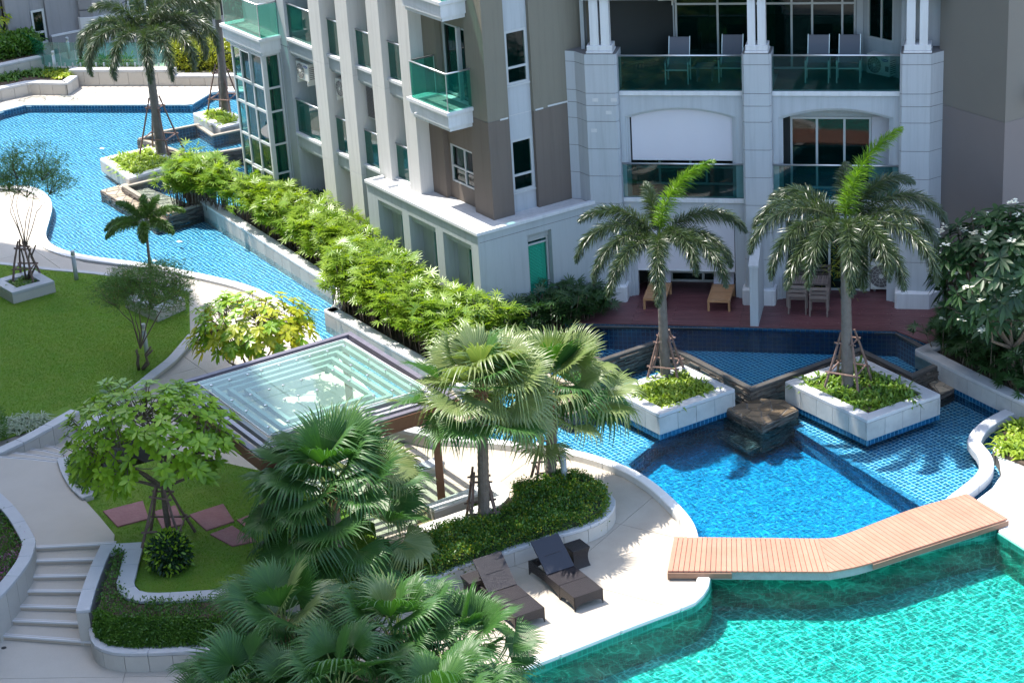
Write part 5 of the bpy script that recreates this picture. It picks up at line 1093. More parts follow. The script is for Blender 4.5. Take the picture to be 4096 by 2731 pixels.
# air conditioners and louvre in the bays
ac_unit('wall-mounted air conditioner in the widest bay, left of the others', FL.p(11.45, .86, 5.06), -UU, -VV, .78, .58, .28, 'Carrier', True, 'bracketed air conditioners between the piers')
ac_unit('half-hidden wall-mounted air conditioner between the two left piers', FL.p(8.98, .86, 5.02), -UU, -VV, .78, .58, .28, 'Carrier', True, 'bracketed air conditioners between the piers')
lv = thing('louvre_panel', 'grey aluminium louvre panel hanging beneath a balcony between two piers', 'grille', FL.p(7.2, .95, 4.8)); bx(FL, 6.30, 7.26, .95, 1.0, 4.75, 5.72, 'frame', M_frame, lv)
mb = MB()
for k in range(22): mb.box(FL, 6.34, 7.22, .93, .949, 4.80 + k * .041, 4.822 + k * .041)
mb.build('slats', M_acd, lv)
# ------------------------------------------------------------ right block, frontal facade
RB = thing('apartment_block', 'right apartment block with rusticated columns, arched openings and glass balustrades', 'building', FR.p(0, 0, 0))
JZ = [.5, 1.78, 2.55, 3.33, 4.11, 4.88, 5.65, 6.09, 6.43, 7.21, 7.50]
def column(pl, prev=None):
    P = lambda s: [FR.p(*q, 0) for q in s]
    c = MB().prism(P(pl(.012)), .5, 7.5).build('column_core', M_jnt, RB)
    for a, b in zip(JZ, JZ[1:]): MB().prism(P(pl(0)), a + .008, b - .008).build('column_block', M_blue, RB)
column(lambda e: [(-.82 + e * .4, -.3 + e), (-.03, -.3 + e), (.035 - e, -.23), (.035 - e, .45), (-1.5, .45), (-1.5, .1), (-1.15 + e, .03)])
column(lambda e: [(3.34 + e, -.23), (3.40, -.3 + e), (4.05, -.3 + e), (4.11 - e, -.23), (4.11 - e, .45), (3.34 + e, .45)])
column(lambda e: [(7.42 + e, -.23), (7.48, -.3 + e), (8.20, -.3 + e), (8.54 - e, .03), (8.9, .1), (8.9, .45), (7.42 + e, .45)])
def chamf(pl, z0, z1, zt, g):
    lo = [FR.p(*q, z0) for q in pl]; c = sum(lo, Vector()) / len(lo); hi = [FR.p(*q, z1) for q in pl]; n = len(lo)
    top = [h + (c - h).normalized() * g + Vector((0, 0, zt - z1)) for h in hi]
    v = lo + hi + top; f = [(i, (i + 1) % n, n + (i + 1) % n, n + i) for i in range(n)] + [(n + i, n + (i + 1) % n, 2 * n + (i + 1) % n, 2 * n + i) for i in range(n)] + [tuple(range(2 * n, 3 * n))]
    return MB().add(v, f).build('pedestal', M_trim, RB)
chamf([(-.86, -.44), (.05, -.44), (.10, -.38), (.10, .3), (-1.3, .3), (-1.1, -.2)], .5, .93, 1.05, .14); chamf([(3.27, -.38), (3.32, -.44), (4.13, -.44), (4.18, -.38), (4.18, .3), (3.27, .3)], .5, .93, 1.05, .14)
chamf([(7.36, -.38), (7.42, -.44), (8.27, -.44), (8.72, 0), (8.9, .2), (7.36, .3)], .5, .93, 1.05, .14)
for p0, p1 in ((-.78, -.06), (3.42, 4.04), (7.50, 8.22)): bx(FR, p0, p1, -.26, .30, 7.502, 7.56, 'column_cap', M_trim, RB, .01); bx(FR, p0 + .02, p1 - .02, -.22, .28, 7.562, 7.71, 'column_cap', M_trim, RB, .01)
for p0, p1 in ((-.66, -.43), (-.37, -.14), (3.50, 3.70), (3.76, 3.97), (7.57, 7.79), (7.90, 8.11)): bx(FR, p0, p1, -.20, .05, 7.712, 8.94, 'twin_post', M_trim, RB)
bx(FR, -.85, 8.6, -.25, .3, 8.942, 9.35, 'upper_beam', M_trim, RB); bx(FR, -.8, 8.6, -.2, 3.4, 9.35, 9.5, 'upper_slab', M_trim, RB)
bx(FR, -1.5, 9.2, .302, 3.4, 11.6, HT, 'upper_storeys', M_blue, RB)
bx(FR, -1.5, 9.2, 3.3, 9, -.2, HT - .1, 'building_core', M_blue, RB)
def arch(p0, p1, q0, q1, zs, za, zb, zt, name, m, inset=0, s0=None, s1=None):
    """panel of wall with a segmental-arch opening between p0 and p1"""
    a = s0 if s0 is not None else p0 - .01; b = s1 if s1 is not None else p1 + .01; n = 14; mb = MB()
    if a < p0: mb.box(FR, a, p0, q0, q1, zb, zt)
    if b > p1: mb.box(FR, p1, b, q0, q1, zb, zt)
    for i in range(n):
        u, v = i / n, (i + 1) / n; f = lambda t: zs + (za - zs) * (1 - (2 * t - 1) ** 2)
        A = [FR.p(p0 + (p1 - p0) * u, q0, 0), FR.p(p0 + (p1 - p0) * v, q0, 0), FR.p(p0 + (p1 - p0) * v, q1, 0), FR.p(p0 + (p1 - p0) * u, q1, 0)]; zz = [f(u), f(v), f(v), f(u)]
        mb.hexa([Vector((p.x, p.y, z)) for p, z in zip(A, zz)], [Vector((p.x, p.y, zt)) for p in A])
    return mb.build(name, m, RB)
for (pa, pb, c0, c1) in ((.16, 3.12, .036, 3.34), (4.27, 7.25, 4.11, 7.42)):
    arch(pa, pb, .0, .055, 5.70, 5.95, 3.43, 6.30, 'arch_wall', M_blue, 0, c0, c1); arch(pa + .05, pb - .05, .055, .10, 5.67, 5.91, 3.43, 6.0, 'arch_moulding', M_blue, 0, c0, c1); arch(pa + .10, pb - .10, .10, .20, 5.64, 5.87, 3.43, 6.0, 'arch_moulding', M_blue, 0, c0, c1)
    for z in (6.42, 3.42):
        bx(FR, c0 + .0, c1, -.06, .15, z - .12, z, 'balcony_cap', M_trim, RB, .006); bx(FR, c0, c1, .151, 3.3, z - .25, z - .01, 'balcony_floor', M_floorD, RB)
        rail(FR, [(c0 + .0, .0), (c1, .0)], z, z + .96, RB, post=False, gm=M_glr)
    bx(FR, c0, c1, .0, .15, 2.90, 3.298, 'spandrel', M_blue, RB); bx(FR, c0, c1, .03, .15, 2.80, 2.90, 'spandrel_step', M_blue, RB)
    for k, (e, d) in enumerate(((.0, .0), (.09, .05), (.18, .10))):
        bx(FR, c0 + .0, c0 + .12 + e, .02 + d, .30, .5, 2.80, 'door_pilaster', M_blue, RB); bx(FR, c1 - .12 - e, c1, .02 + d, .30, .5, 2.80, 'door_pilaster', M_blue, RB)
bx(FR, .30, 3.02, .16, .175, 4.46, 5.86, 'roller_blind', M_blind, RB); bx(FR, .30, 3.02, .15, .185, 4.43, 4.47, 'blind_bar', M_trim, RB)
bx(FR, .33, 3.02, .14, .155, 1.27, 2.80, 'roller_blind', M_blind, RB); bx(FR, .33, 3.02, .13, .17, 1.24, 1.28, 'blind_bar', M_trim, RB)
window(FR, 'a', .1, 3.3, 3.45, 5.5, 1.0, RB, (.9, 1.75, 2.2, 2.95), (3.95,), M_win, .06, roomd=1.6); window(FR, 'a', 4.5, 6.65, 3.45, 5.47, .8, RB, (5.21, 5.94), (), M_win, .06, roomd=1.2)
bx(FR, 6.66, 7.42, .80, .9, 3.42, 5.9, 'inner_wall', M_blind, RB); bx(FR, 4.11, 4.49, .80, .9, 3.42, 5.9, 'inner_wall', M_dark, RB); bx(FR, .04, 7.42, .8, .95, 5.48, 6.2, 'inner_wall', M_pod, RB)
window(FR, 'a', .1, 3.3, .5, 2.75, 1.2, RB, (1.1, 2.0, 2.4), (.8,), M_win, .07, roomd=2.); window(FR, 'a', 4.35, 6.64, .5, 2.75, .8, RB, (4.88, 5.54), (), M_win, .06, roomd=1.6); window(FR, 'a', 5.6, 7.4, .55, 2.75, 1.35, RB, (6.64,), (), M_win, .06) 
bx(FR, .04, 7.42, 2.1, 2.2, .5, 3.0, 'inner_wall', M_dark, RB)
# upper open balcony: back wall, sliding doors, side wall with window
bx(FR, -.9, 1.28, 2.0, 2.12, 6.42, 9.4, 'balcony_back_wall', M_pod, RB); bx(FR, -.98, -.88, .2, 2.1, 6.42, 9.4, 'balcony_side_wall', M_pod, RB); bx(FR, 1.28, 7.5, 1.98, 2.1, 8.75, 9.4, 'balcony_back_wall', M_pod, RB)
window(FR, 'a', 1.30, 3.60, 6.44, 8.74, 2.0, RB, (2.46,), (8.25,), M_win, .055, roomd=1.0); wo_ = window(FR, 'a', 3.62, 6.16, 6.44, 8.74, 2.0, RB, (4.45, 5.0, 5.8), (8.25,), M_win, .055, roomd=1.0)
curtain(FR, 'a', 3.66, 4.0, 6.5, 8.7, 2.10, wo_, mat('green_curtain', (.05, .16, .10), .9)); curtain(FR, 'a', 5.8, 6.12, 6.5, 8.7, 2.10, wo_, MATS['green_curtain'])
bx(FR, 6.18, 6.36, 1.9, 2.1, 6.42, 9.4, 'balcony_back_wall', M_blue, RB)
fs = Frame(FR.p(6.36, 1.95, 0), (WW * .78 - NN * .62).normalized(), (WW * .62 + NN * .78).normalized())
pwall(fs, 'a', 0, 2.3, 6.42, 9.4, [(.15, 1.05, 7.35, 8.9)], 0, .12, 'balcony_side_wall', M_blue, RB); window(fs, 'a', .15, 1.05, 7.35, 8.9, .0, RB, (.62,), (), M_win, .05, roomd=.4)
bx(FR, 7.42, 9.2, .46, .6, 6.0, 9.4, 'balcony_side_wall', M_blue, RB); bx(FR, 3.34, 4.11, .46, 2.0, 3.4, 6.3, 'party_wall', M_pod, RB); bx(FR, 3.34, 4.11, .46, 2.0, .4, 3.2, 'party_wall', M_pod, RB)
vf = thing('vent_window', 'small grey top-hung vent flap open on the upper balcony wall', 'window', FR.p(0, 1.9, 8)); bx(FR, -.22, .34, 1.96, 2.0, 7.92, 8.45, 'vent_frame', M_frame, vf); bx(FR, -.18, .30, 1.95, 1.96, 7.96, 8.41, 'opening', M_dark, vf)
MB().hexa([FR.p(-.16, 1.60, 8.02), FR.p(.30, 1.60, 8.02), FR.p(.30, 1.94, 8.43), FR.p(-.16, 1.94, 8.43)], [FR.p(-.16, 1.57, 8.045), FR.p(.30, 1.57, 8.045), FR.p(.30, 1.91, 8.455), FR.p(-.16, 1.91, 8.455)]).build('flap', mat('vent_flap', (.30, .30, .27), .6), vf)
for p, q0_, z in ((-.05, -.305, 6.2), (-.55, -.305, 6.2), (.0, -.305, 5.8), (-.2, -.305, 5.85), (-.62, -.306, 5.35)): bx(FR, p - .10, p + .06, q0_, q0_ + .004, z, z + .10, 'filler_patch', M_patch, RB) if p < -.04 else None
# side wing
WG = thing('taupe_wing', 'plain taupe wall wing rising at the far right behind the frangipani', 'building', FL.p(-8.57, 10.5, 0))
for z0, z1, m in ((-.3, 6.06, mat('taupe_wing_low', (.175, .155, .15), .75, .3, noise=[(.9, .35, (.155, .14, .135))], bump=(30, .12))), (6.075, HT, mat('taupe_wing_high', (.165, .155, .135), .75, .3, noise=[(.9, .35, (.15, .14, .125))], bump=(30, .12)))):
    bx(FL, -8.57, -6.2, 10.5, 18, z0, z1, 'wing_wall', m, WG)
bx(FL, -8.56, -6.2, 10.51, 18, 6.055, 6.08, 'joint', M_jnt, WG); bx(FL, -8.56, -6.2, 10.495, 10.6, 2.98, 2.99, 'joint', M_jnt, WG)
bx(FL, -8.9, -8.58, 11.25, 13, 6.9, 7.0, 'canopy_edge', M_trim, WG); bx(FL, -8.9, -8.58, 11.22, 13, 6.5, 6.8, 'window_box', M_trim, WG)
# privacy wall on the deck
pvw = thing('privacy_wall', 'pale blue-grey dividing wall with sloping top between the two deck terraces', 'wall', FR.p(3.75, -1.9, .5))
lo = [FR.p(3.64, -1.90, .5), FR.p(3.86, -1.90, .5), FR.p(3.86, -.30, .5), FR.p(3.64, -.30, .5)]; hi = [FR.p(3.64, -1.90, 2.16), FR.p(3.86, -1.90, 2.16), FR.p(3.86, -.30, 2.95), FR.p(3.64, -.30, 2.95)]
MB().hexa(lo, hi).build('wall_body', M_blue, pvw); lo = [p + Vector((0, 0, .004)) for p in (FR.p(3.62, -1.93, 2.16), FR.p(3.88, -1.93, 2.16), FR.p(3.88, -.30, 2.95), FR.p(3.62, -.30, 2.95))]; MB().hexa(lo, [p + Vector((0, 0, .07)) for p in lo]).build('wall_cap', M_blue, pvw)
# ------------------------------------------------------------ building behind the far terrace
O = G(100, 89, 1.0); FB = Frame(Vector((O.x, O.y, 0)), VV, -UU)   # a along the wall to the right, b towards us... depth is -b
FB = Frame(Vector((O.x, O.y, 0)), VV, UU)
BB = thing('grey_building', 'grey rendered building with dark windows behind the far terrace, top left', 'building', FB.p(0, 0, 0))
def fb(x, y):      # point on the wall plane b=0
    d = FWD + CAMR * ((x * K - 2048) / FPX) + CAMD * ((y * K - 1365.5) / FPX); dv = Vector(d); t = (FB.o.dot(UU)) / dv.dot(UU); p = dv * t + Vector((0, 0, HC)); return (p - FB.o).dot(VV), p.z
s1, z1_ = fb(68, 26); s2, z2_ = fb(110, 100); s0_, _ = fb(18, 60); s3, _ = fb(184, 60); zt_ = fb(105, 20)[1]; zb_ = fb(108, 100)[1]; zm_ = fb(106, 73)[1]
wl, wr = fb(67, 24)[0], fb(104, 20)[0]
HB = 13.
pwall(FB, 'a', s0_, s3 + .0, .3, HB, [(wl, wr, .6, HB)], 0, .3, 'facade', paint('grey_render', (.25, .25, .26), (.22, .225, .24)), BB)
pwall(FB, 'a', wl, wr, .6, HB, [(wl + .06, wr - .06, zb_, zt_)], .10, .3, 'window_strip', MATS['grey_render'], BB); window(FB, 'a', wl + .06, wr - .06, zb_, zt_, .06, BB, (), (zm_,), M_win, .09, .1)
pwall(FB, 'a', s0_ - 4, s0_, .3, HB, [(s0_ - 1.9, s0_ - .25, 1.5, 4.3), (s0_ - 1.9, s0_ - .25, 5.0, 7.3)], .5, .8, 'facade', MATS['grey_render'], BB); window(FB, 'a', s0_ - 1.9, s0_ - .25, 1.5, 4.3, .52, BB, (), (2.4,), M_win, .09, .1); window(FB, 'a', s0_ - 1.9, s0_ - .25, 5., 7.3, .52, BB, (), (5.9,), M_win, .09, .1)
zl = fb(145, 79)[1]; bx(FB, wr + .05, s3, -.12, 0, .3, zl, 'plinth', MATS['grey_render'], BB); bx(FB, wr + .05, s3, -.14, .0, zl, zl + .06, 'plinth_cap', M_trim, BB)
cc = [(s3, -.15), (s3 + .45, -.45), (s3 + 1.7, -.45), (s3 + 2.1, -.1), (s3 + 2.1, 1), (s3, 1)]
for a, b in ((.3, 1.9), (1.92, 4.4), (4.42, 7.4), (7.42, HB)): MB().prism([FB.p(*q, 0) for q in cc], a, b - .02).build('column_block', MATS['grey_render'], BB)
MB().prism([FB.p(x * 1.0 + (-.05 if x < s3 + 1 else .05), y - .08, 0) for x, y in cc], .3, 1.6).build('column_base', M_trim, BB)
bx(FB, s3 + 2.1, s3 + 14, .6, .8, .3, HB + 2, 'recessed_facade', M_dark, BB)
for k in range(6):
    window(FB, 'a', s3 + 2.4 + 1.9 * k, s3 + 4.1 + 1.9 * k, 1.0, 3.6, .5, BB, (s3 + 3.2 + 1.9 * k,), (), M_win, .09, .08, room=None); window(FB, 'a', s3 + 2.4 + 1.9 * k, s3 + 4.1 + 1.9 * k, 4.4, 7.2, .5, BB, (s3 + 3.2 + 1.9 * k,), (), M_win, .09, .08, room=None)
for z in (3.8, 7.4, 11.): bx(FB, s3 + 2.1, s3 + 14, .2, .6, z, z + .5, 'floor_band', MATS['grey_render'], BB)
bx(FB, s0_ - 4, s3 + 14, .81, 8, .3, HB - .1, 'building_core', M_dark, BB)
# tall tower standing left of the view, its shade lies over the lawn and stairs
TW = thing('apartment_tower', 'tall plain apartment tower left of the lawn', 'building', (-30, 55, 0)); tpz = [(-24.2, 69.4), (-17.4, 48), (-11.6, 28), (-60, 20), (-60, 75)]
MB().prism(tpz, -.5, 41).build('tower_wall', M_pier, TW)
for i in range(12):
    for e in ((tpz[0], tpz[1]), (tpz[1], tpz[2])):
        a, b = Vector((*e[0], 0)), Vector((*e[1], 0)); t = (b - a).normalized(); n = Vector((-t.y, t.x, 0)); MB().prism([a + t * 1 + n * .01, b - t * 1 + n * .01, b - t * 1 + n * .05, a + t * 1 + n * .05], 1.2 + i * 3.2, 3. + i * 3.2).build('window_band', M_win, TW)
# glass fence on the terrace wall
gf_ = thing('glass_fence', 'green glass fence on the buff terrace wall below the grey building', 'fence', G(240, 155, .7))
gpts = [G(101, 128, .66), G(101, 128, .66)]; A_ = G(106, 152, .66); B_ = G(392, 152, .66); n = 8
gx = [A_.lerp(B_, i / n) for i in range(n + 1)]
for a, b in zip(gx, gx[1:]):
    t = (b - a).normalized(); nn = Vector((-t.y, t.x, 0)) * .007; MB().prism([a + t * .012 - nn, b - t * .012 - nn, b - t * .012 + nn, a + t * .012 + nn], .66, 1.62).build('glass_panel', M_glc, gf_)
    for s in (.25, .75): q = a.lerp(b, s); MB().prism([q - t * .03 - nn * 3, q + t * .03 - nn * 3, q + t * .03 + nn * 3, q - t * .03 + nn * 3], .64, .80).build('clamp', M_frame, gf_)
a, b = gx[0], gx[0] + UU * 2.8; t = (b - a).normalized(); nn = Vector((-t.y, t.x, 0)) * .007
for s0__, s1__ in ((0, .49), (.51, 1)): MB().prism([a.lerp(b, s0__) - nn, a.lerp(b, s1__) - nn, a.lerp(b, s1__) + nn, a.lerp(b, s0__) + nn], .66, 1.62).build('glass_panel', M_glc, gf_)
# ------------------------------------------------------------ vegetation
def ztop(b, x, y):
    """height above b seen at plan point (x, y)"""
    d = FWD + CAMR * ((x * K - 2048) / FPX) + CAMD * ((y * K - 1365.5) / FPX); t = math.hypot(b[0], b[1]) / math.hypot(d[0], d[1]); return HC + d[2] * t, Vector((d[0] * t, d[1] * t, HC + d[2] * t))
def crown_at(b, x, y): return ztop(b, x, y)[1]
# tall foxtail palms: fronds = (azimuth, elevation, length, curl, twist)
b1 = G(1529, 868, .5); t1 = crown_at(b1, 1514, 545)
foxtail_palm('foxtail palm in the sunlit mid-pool planter, left of the tall pair', b1, t1, [(178, 62, 2.4, 100, 0), (190, 40, 2.5, 125, 0), (208, 28, 2.5, 115, 0), (234, 18, 2.4, 95, 0), (264, 26, 2.8, 112, 0), (292, 44, 2.3, 135, 0), (320, 26, 2.4, 112, 0), (2, 50, 2.5, 112, 0), (95, 68, 1.7, 50, 0), (345, 30, 2.1, 110, 0)], (8, 86, 2.5, 78), r=.115, leaf=.42)
b2 = G(1947, 890, .5); t2 = crown_at(b2, 1940, 520)
foxtail_palm('foxtail palm in the shaded mid-pool planter, right of the tall pair', b2, t2, [(170, 58, 2.8, 125, 8), (190, 45, 2.9, 130, 10), (208, 32, 3.0, 120, 6), (228, 18, 2.5, 95, 0), (6, 48, 2.9, 118, -6), (-14, 38, 2.9, 125, -5), (-35, 30, 3.0, 120, 0), (-62, 22, 2.7, 100, 0), (-92, 12, 2.3, 85, 5), (266, 40, 3.0, 128, 0), (285, 34, 2.9, 120, 0), (245, 34, 2.8, 122, 0), (80, 62, 2., 70, 0), (140, 55, 2.3, 95, 8), (35, 60, 2.4, 100, 0)], (25, 86, 2.9, 75), r=.13, leaf=.46)
b3 = G(371, 357, .3); t3 = crown_at(b3, 334, 82)
foxtail_palm('foxtail palm with silvery drooping fronds in the left stream planter', b3, t3, [(178, 60, 2.9, 150, 8), (190, 48, 3.0, 150, 6), (206, 38, 3.1, 145, 6), (222, 40, 3.0, 150, 0), (245, 34, 2.9, 140, 0), (275, 30, 3.1, 135, 0), (300, 36, 3.1, 140, 0), (322, 40, 3.1, 145, 0), (342, 46, 3.2, 150, 0), (0, 52, 3.3, 150, -6), (20, 60, 3.1, 130, -8), (60, 66, 2.6, 80, 0), (110, 66, 2.6, 80, 0), (150, 66, 2.7, 105, 6), (350, 72, 3., 120, 0)], None, r=.15, leaf=.5)
b4 = G(518, 258, .3); t4 = crown_at(b4, 497, -10)
foxtail_palm('far foxtail palm beside the glass bay, crown cut by the top edge', b4, t4, [(180, 45, 2.8, 125, 0), (200, 30, 2.9, 120, 0), (225, 20, 2.8, 110, 0), (150, 55, 2.6, 110, 0), (260, 10, 2.3, 90, 0), (300, 25, 2.4, 115, 0), (350, 40, 2.3, 120, 0), (60, 60, 2.4, 90, 0), (110, 60, 2.4, 90, 0)], None, r=.14, leaf=.5)
b5 = G(352, 685, .3); t5 = crown_at(b5, 334, 512)
foxtail_palm('small young palm with thin stem behind the bushy feathery tree', b5, t5, [(180, 32, 1.35, 85, 0), (205, 20, 1.2, 80, 0), (150, 60, 1.1, 70, 0), (10, 50, 1.15, 90, 0), (-30, 25, 1.0, 90, 0), (60, 65, 1.0, 60, 0), (100, 60, 1.0, 60, 0), (-90, 20, .9, 90, 0)], None, group='young palms', r=.045, leaf=.26, m=M_fine)
support(G(1529, 868, .45), .60, .17, 1.22, 'rough timber stakes round the palm in the sunlit pool planter', seed=1, rot=.5); support(G(1947, 890, .45), .66, .2, 1.45, 'rough timber stakes round the palm in the shaded pool planter', seed=2, rot=.25)
support(G(371, 357, .25), .85, .22, 2.0, 'tall rough stakes round the silvery palm in the left stream', seed=3, rot=.5); support(G(518, 258, .25), .7, .2, 1.75, 'rough stakes round the far palm by the glass bay', seed=4, rot=.4)
support(G(1110, 1208, .2), .50, .2, 1.35, 'rough stakes round the sunlit fan palm standing in the hedge', seed=5, rot=.9); support(G(1264, 1108, .3), .55, .17, 1.15, 'rough stakes round the rear fan palm beside the light post', seed=6, rot=.9)
support(G(386, 1246, .45), .72, .16, 1.35, 'rough stakes round the broadleaf tree beside the stairs', seed=7, rot=.7); support(G(62, 640, .3), .45, .12, 1.15, 'dark stakes round the thin tree in the lawn planter', seed=8, rot=.6)
# fan palms
f1 = G(1112, 1208, .35); c1_ = crown_at(f1, 1107, 905)
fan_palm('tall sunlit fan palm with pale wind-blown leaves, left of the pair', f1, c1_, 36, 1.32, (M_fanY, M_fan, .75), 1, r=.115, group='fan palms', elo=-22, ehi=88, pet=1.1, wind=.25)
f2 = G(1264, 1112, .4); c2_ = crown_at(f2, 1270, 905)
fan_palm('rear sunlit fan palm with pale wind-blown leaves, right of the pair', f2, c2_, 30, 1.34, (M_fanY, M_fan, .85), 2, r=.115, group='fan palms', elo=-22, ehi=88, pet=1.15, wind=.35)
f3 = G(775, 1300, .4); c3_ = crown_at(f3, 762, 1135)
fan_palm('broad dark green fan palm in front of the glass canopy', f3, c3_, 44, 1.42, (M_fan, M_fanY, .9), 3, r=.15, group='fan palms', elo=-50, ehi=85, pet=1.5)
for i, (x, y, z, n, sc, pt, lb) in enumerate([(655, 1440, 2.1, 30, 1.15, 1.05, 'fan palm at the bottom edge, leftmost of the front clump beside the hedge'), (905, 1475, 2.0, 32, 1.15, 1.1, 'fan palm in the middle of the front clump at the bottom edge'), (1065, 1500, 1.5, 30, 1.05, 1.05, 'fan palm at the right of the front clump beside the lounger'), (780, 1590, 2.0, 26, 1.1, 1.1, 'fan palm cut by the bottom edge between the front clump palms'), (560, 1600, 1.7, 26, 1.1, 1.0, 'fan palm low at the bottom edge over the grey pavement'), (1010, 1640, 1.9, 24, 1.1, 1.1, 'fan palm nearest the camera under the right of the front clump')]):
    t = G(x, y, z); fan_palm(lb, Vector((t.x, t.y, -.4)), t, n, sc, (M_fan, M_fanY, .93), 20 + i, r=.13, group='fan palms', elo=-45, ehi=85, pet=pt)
MB().prism([(p[0], p[1]) for p in gz([(430, 1360), (700, 1330), (820, 1240), (960, 1290), (985, 1340), (1005, 1450), (1150, 1540), (1000, 1760), (400, 1760), (470, 1530), (450, 1500)], 0)], -.6, -.02).build('palm_bed', M_soil, tb)
# broadleaf trees
def crown_tree(name, label, base, fork, c, rad, n, m, seed, r0=.06, nl=9, L=.26, W=.12, droop=.35, limbs=7, prof='obov', cat='tree', ln='leaf_cluster', twig=.012, shell=.45, group=None, dn=-.5, stems=1, bend=0.):
    rng = np.random.default_rng(seed); th = thing(name, label, cat, base, group); base, fork, c = Vector(base), Vector(fork), Vector(c)
    d = rdir(n, dn, rng); r = rng.uniform(shell, 1, n) ** .6; P = np.array(c)[None] + d * np.array(rad)[None] * r[:, None]
    Cn = P[rng.choice(n, limbs, replace=False)]
    for _ in range(6):
        a = np.argmin(((P[:, None] - Cn[None]) ** 2).sum(-1), 1); Cn = np.array([P[a == k].mean(0) if (a == k).any() else Cn[k] for k in range(limbs)])
    mb = MB(); tk = MB()
    for s in range(stems):
        o = Vector((rng.normal(0, .05), rng.normal(0, .05), 0)) if stems > 1 else Vector((0, 0, 0)); tk.tube([base + o, base.lerp(fork, .33) + o * 3 + Vector((rng.normal(0, .03), 0, 0)), base.lerp(fork, .66) + o * 2, fork + o * 4], [r0 * 1.2, r0, r0 * .92, r0 * .8], 8)
    tk.build('trunk', M_bark, th, smooth=True)
    for k in range(limbs):
        q = Vector(Cn[k]); q = q.lerp(fork, .22); mid = fork.lerp(q, .5) + Vector((rng.normal(0, .12), rng.normal(0, .12), -.08 + rng.normal(0, .07))); mid.z += bend * (q - fork).length * .5; e = fork.lerp(mid, .5) + Vector((rng.normal(0, .04), 0, bend * .12)); mb.tube([fork, e, mid, mid.lerp(q, .5) + Vector((rng.normal(0, .05), rng.normal(0, .05), .03)), q], [r0 * .62, r0 * .52, r0 * .42, r0 * .34, r0 * .26], 6)
        for p in P[a == k]: p = Vector(p); m2 = q.lerp(p, .5) + Vector((rng.normal(0, .04), rng.normal(0, .04), -.05)); mb.tube([q, m2, p], [twig * 1.3, twig, twig * .7], 4, False)
    mb.build('limbs', M_bark, th); dd = d + np.array([0, 0, .55])
    return th, P, dd, rng
bt = G(386, 1246, .45); cc_ = crown_at(bt, 345, 1010)
th, P, D, _ = crown_tree('broadleaf_tree', 'staked broadleaf tree with whorls of large yellow-green leaves beside the stairs', bt, crown_at(bt, 375, 1120), cc_, (2.0, 1.5, 1.5), 290, M_broad, 31, r0=.07)
D = D + [0, 0, .5]; rosettes(P, D, M_broad, th, 9, .27, .105, .16, seed=2)
by = G(585, 905, 0); cy = crown_at(by, 578, 750)
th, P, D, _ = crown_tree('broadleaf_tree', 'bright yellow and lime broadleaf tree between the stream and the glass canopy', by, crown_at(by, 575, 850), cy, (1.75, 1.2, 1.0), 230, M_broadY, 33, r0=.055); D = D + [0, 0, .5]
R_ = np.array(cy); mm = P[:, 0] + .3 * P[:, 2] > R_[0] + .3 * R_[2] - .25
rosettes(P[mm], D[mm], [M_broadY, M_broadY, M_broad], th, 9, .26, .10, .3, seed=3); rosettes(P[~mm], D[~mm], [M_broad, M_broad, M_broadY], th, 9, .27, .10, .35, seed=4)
# yellow tree just in at the left edge
bz = G(-18, 110, .9); th, P, D, _ = crown_tree('yellow_tree', 'yellow-leaved tree poking in at the far left edge', bz, crown_at(bz, -20, 75), crown_at(bz, -18, 60), (1.0, .8, 1.4), 40, M_broadY, 35, r0=.04); rosettes(P, D, M_fern, th, 8, .26, .09, .3, seed=6)
# frangipani
bf = G(2330, 880, .45); cf = crown_at(bf, 2322, 625)
th, P, D, rng = crown_tree('frangipani', 'dark glossy frangipani with white flowers at the right edge', bf, crown_at(bf, 2325, 800), cf, (2.05, 1.5, 1.75), 270, M_frang, 41, r0=.08, twig=.018, shell=.5, dn=-.65)
rosettes(P, D, M_frang, th, 10, .42, .115, .22, seed=7); fl = []
for i in rng.choice(len(P), 85, replace=False):
    q = P[i] + D[i] / np.linalg.norm(D[i]) * .16 + rng.normal(0, .04, 3); n = 10
    for j in range(n):
        o = q + rng.normal(0, .055, 3) * [1, 1, .5]; a = np.arange(5) * 1.2566 + rng.uniform(0, 6); dd = np.stack([np.cos(a), np.sin(a), np.full(5, .35)], 1); fl.append(blades(np.tile(o, (5, 1)), dd, np.tile([0, 0, 1.], (5, 1)), .042, .034, 2, .1, 'oval'))
V, F = join(fl); npmesh('flowers', V, F, M_white, th)
# feathery trees
def feather(name, label, base, fork, c, rad, n, per, seed, L, W, m, stems=1, r0=.03, lumps=16):
    th, P, D, rng = crown_tree(name, label, base, fork, c, rad, lumps * 4, m, seed, r0=r0, limbs=6, twig=.009, stems=stems, shell=.2, bend=.35)
    idx = rng.integers(0, len(P), n); off = rng.normal(0, 1, (n, 3)) * [.16, .16, .075]; B = P[idx] + off; Dd = norm(norm(off) * .8 + rng.normal(0, .4, (n, 3)) + [0, 0, .35])
    i2 = np.repeat(np.arange(n), per); t = np.tile(np.arange(per) / per, n); sd = rng.normal(0, 1, (n * per, 3)); B2 = B[i2] + Dd[i2] * (t * L * 1.6)[:, None]; D2 = norm(Dd[i2] * .7 + sd * .55)
    V, F = blades(B2, D2, rdir(n * per, -1, rng), L * rng.uniform(.6, 1.2, n * per), W, 1, .1, 'strap'); npmesh('foliage', V, F, m, th); return th, P
bh = G(321, 848, 0.02); th, P = feather('feathery_tree', 'bushy multi-stemmed feathery tree on the lawn before the second planter', bh, crown_at(bh, 322, 800), crown_at(bh, 332, 668), (1.30, 1.1, .85), 5200, 7, 51, .075, .022, M_fine, 4, .035, 30)
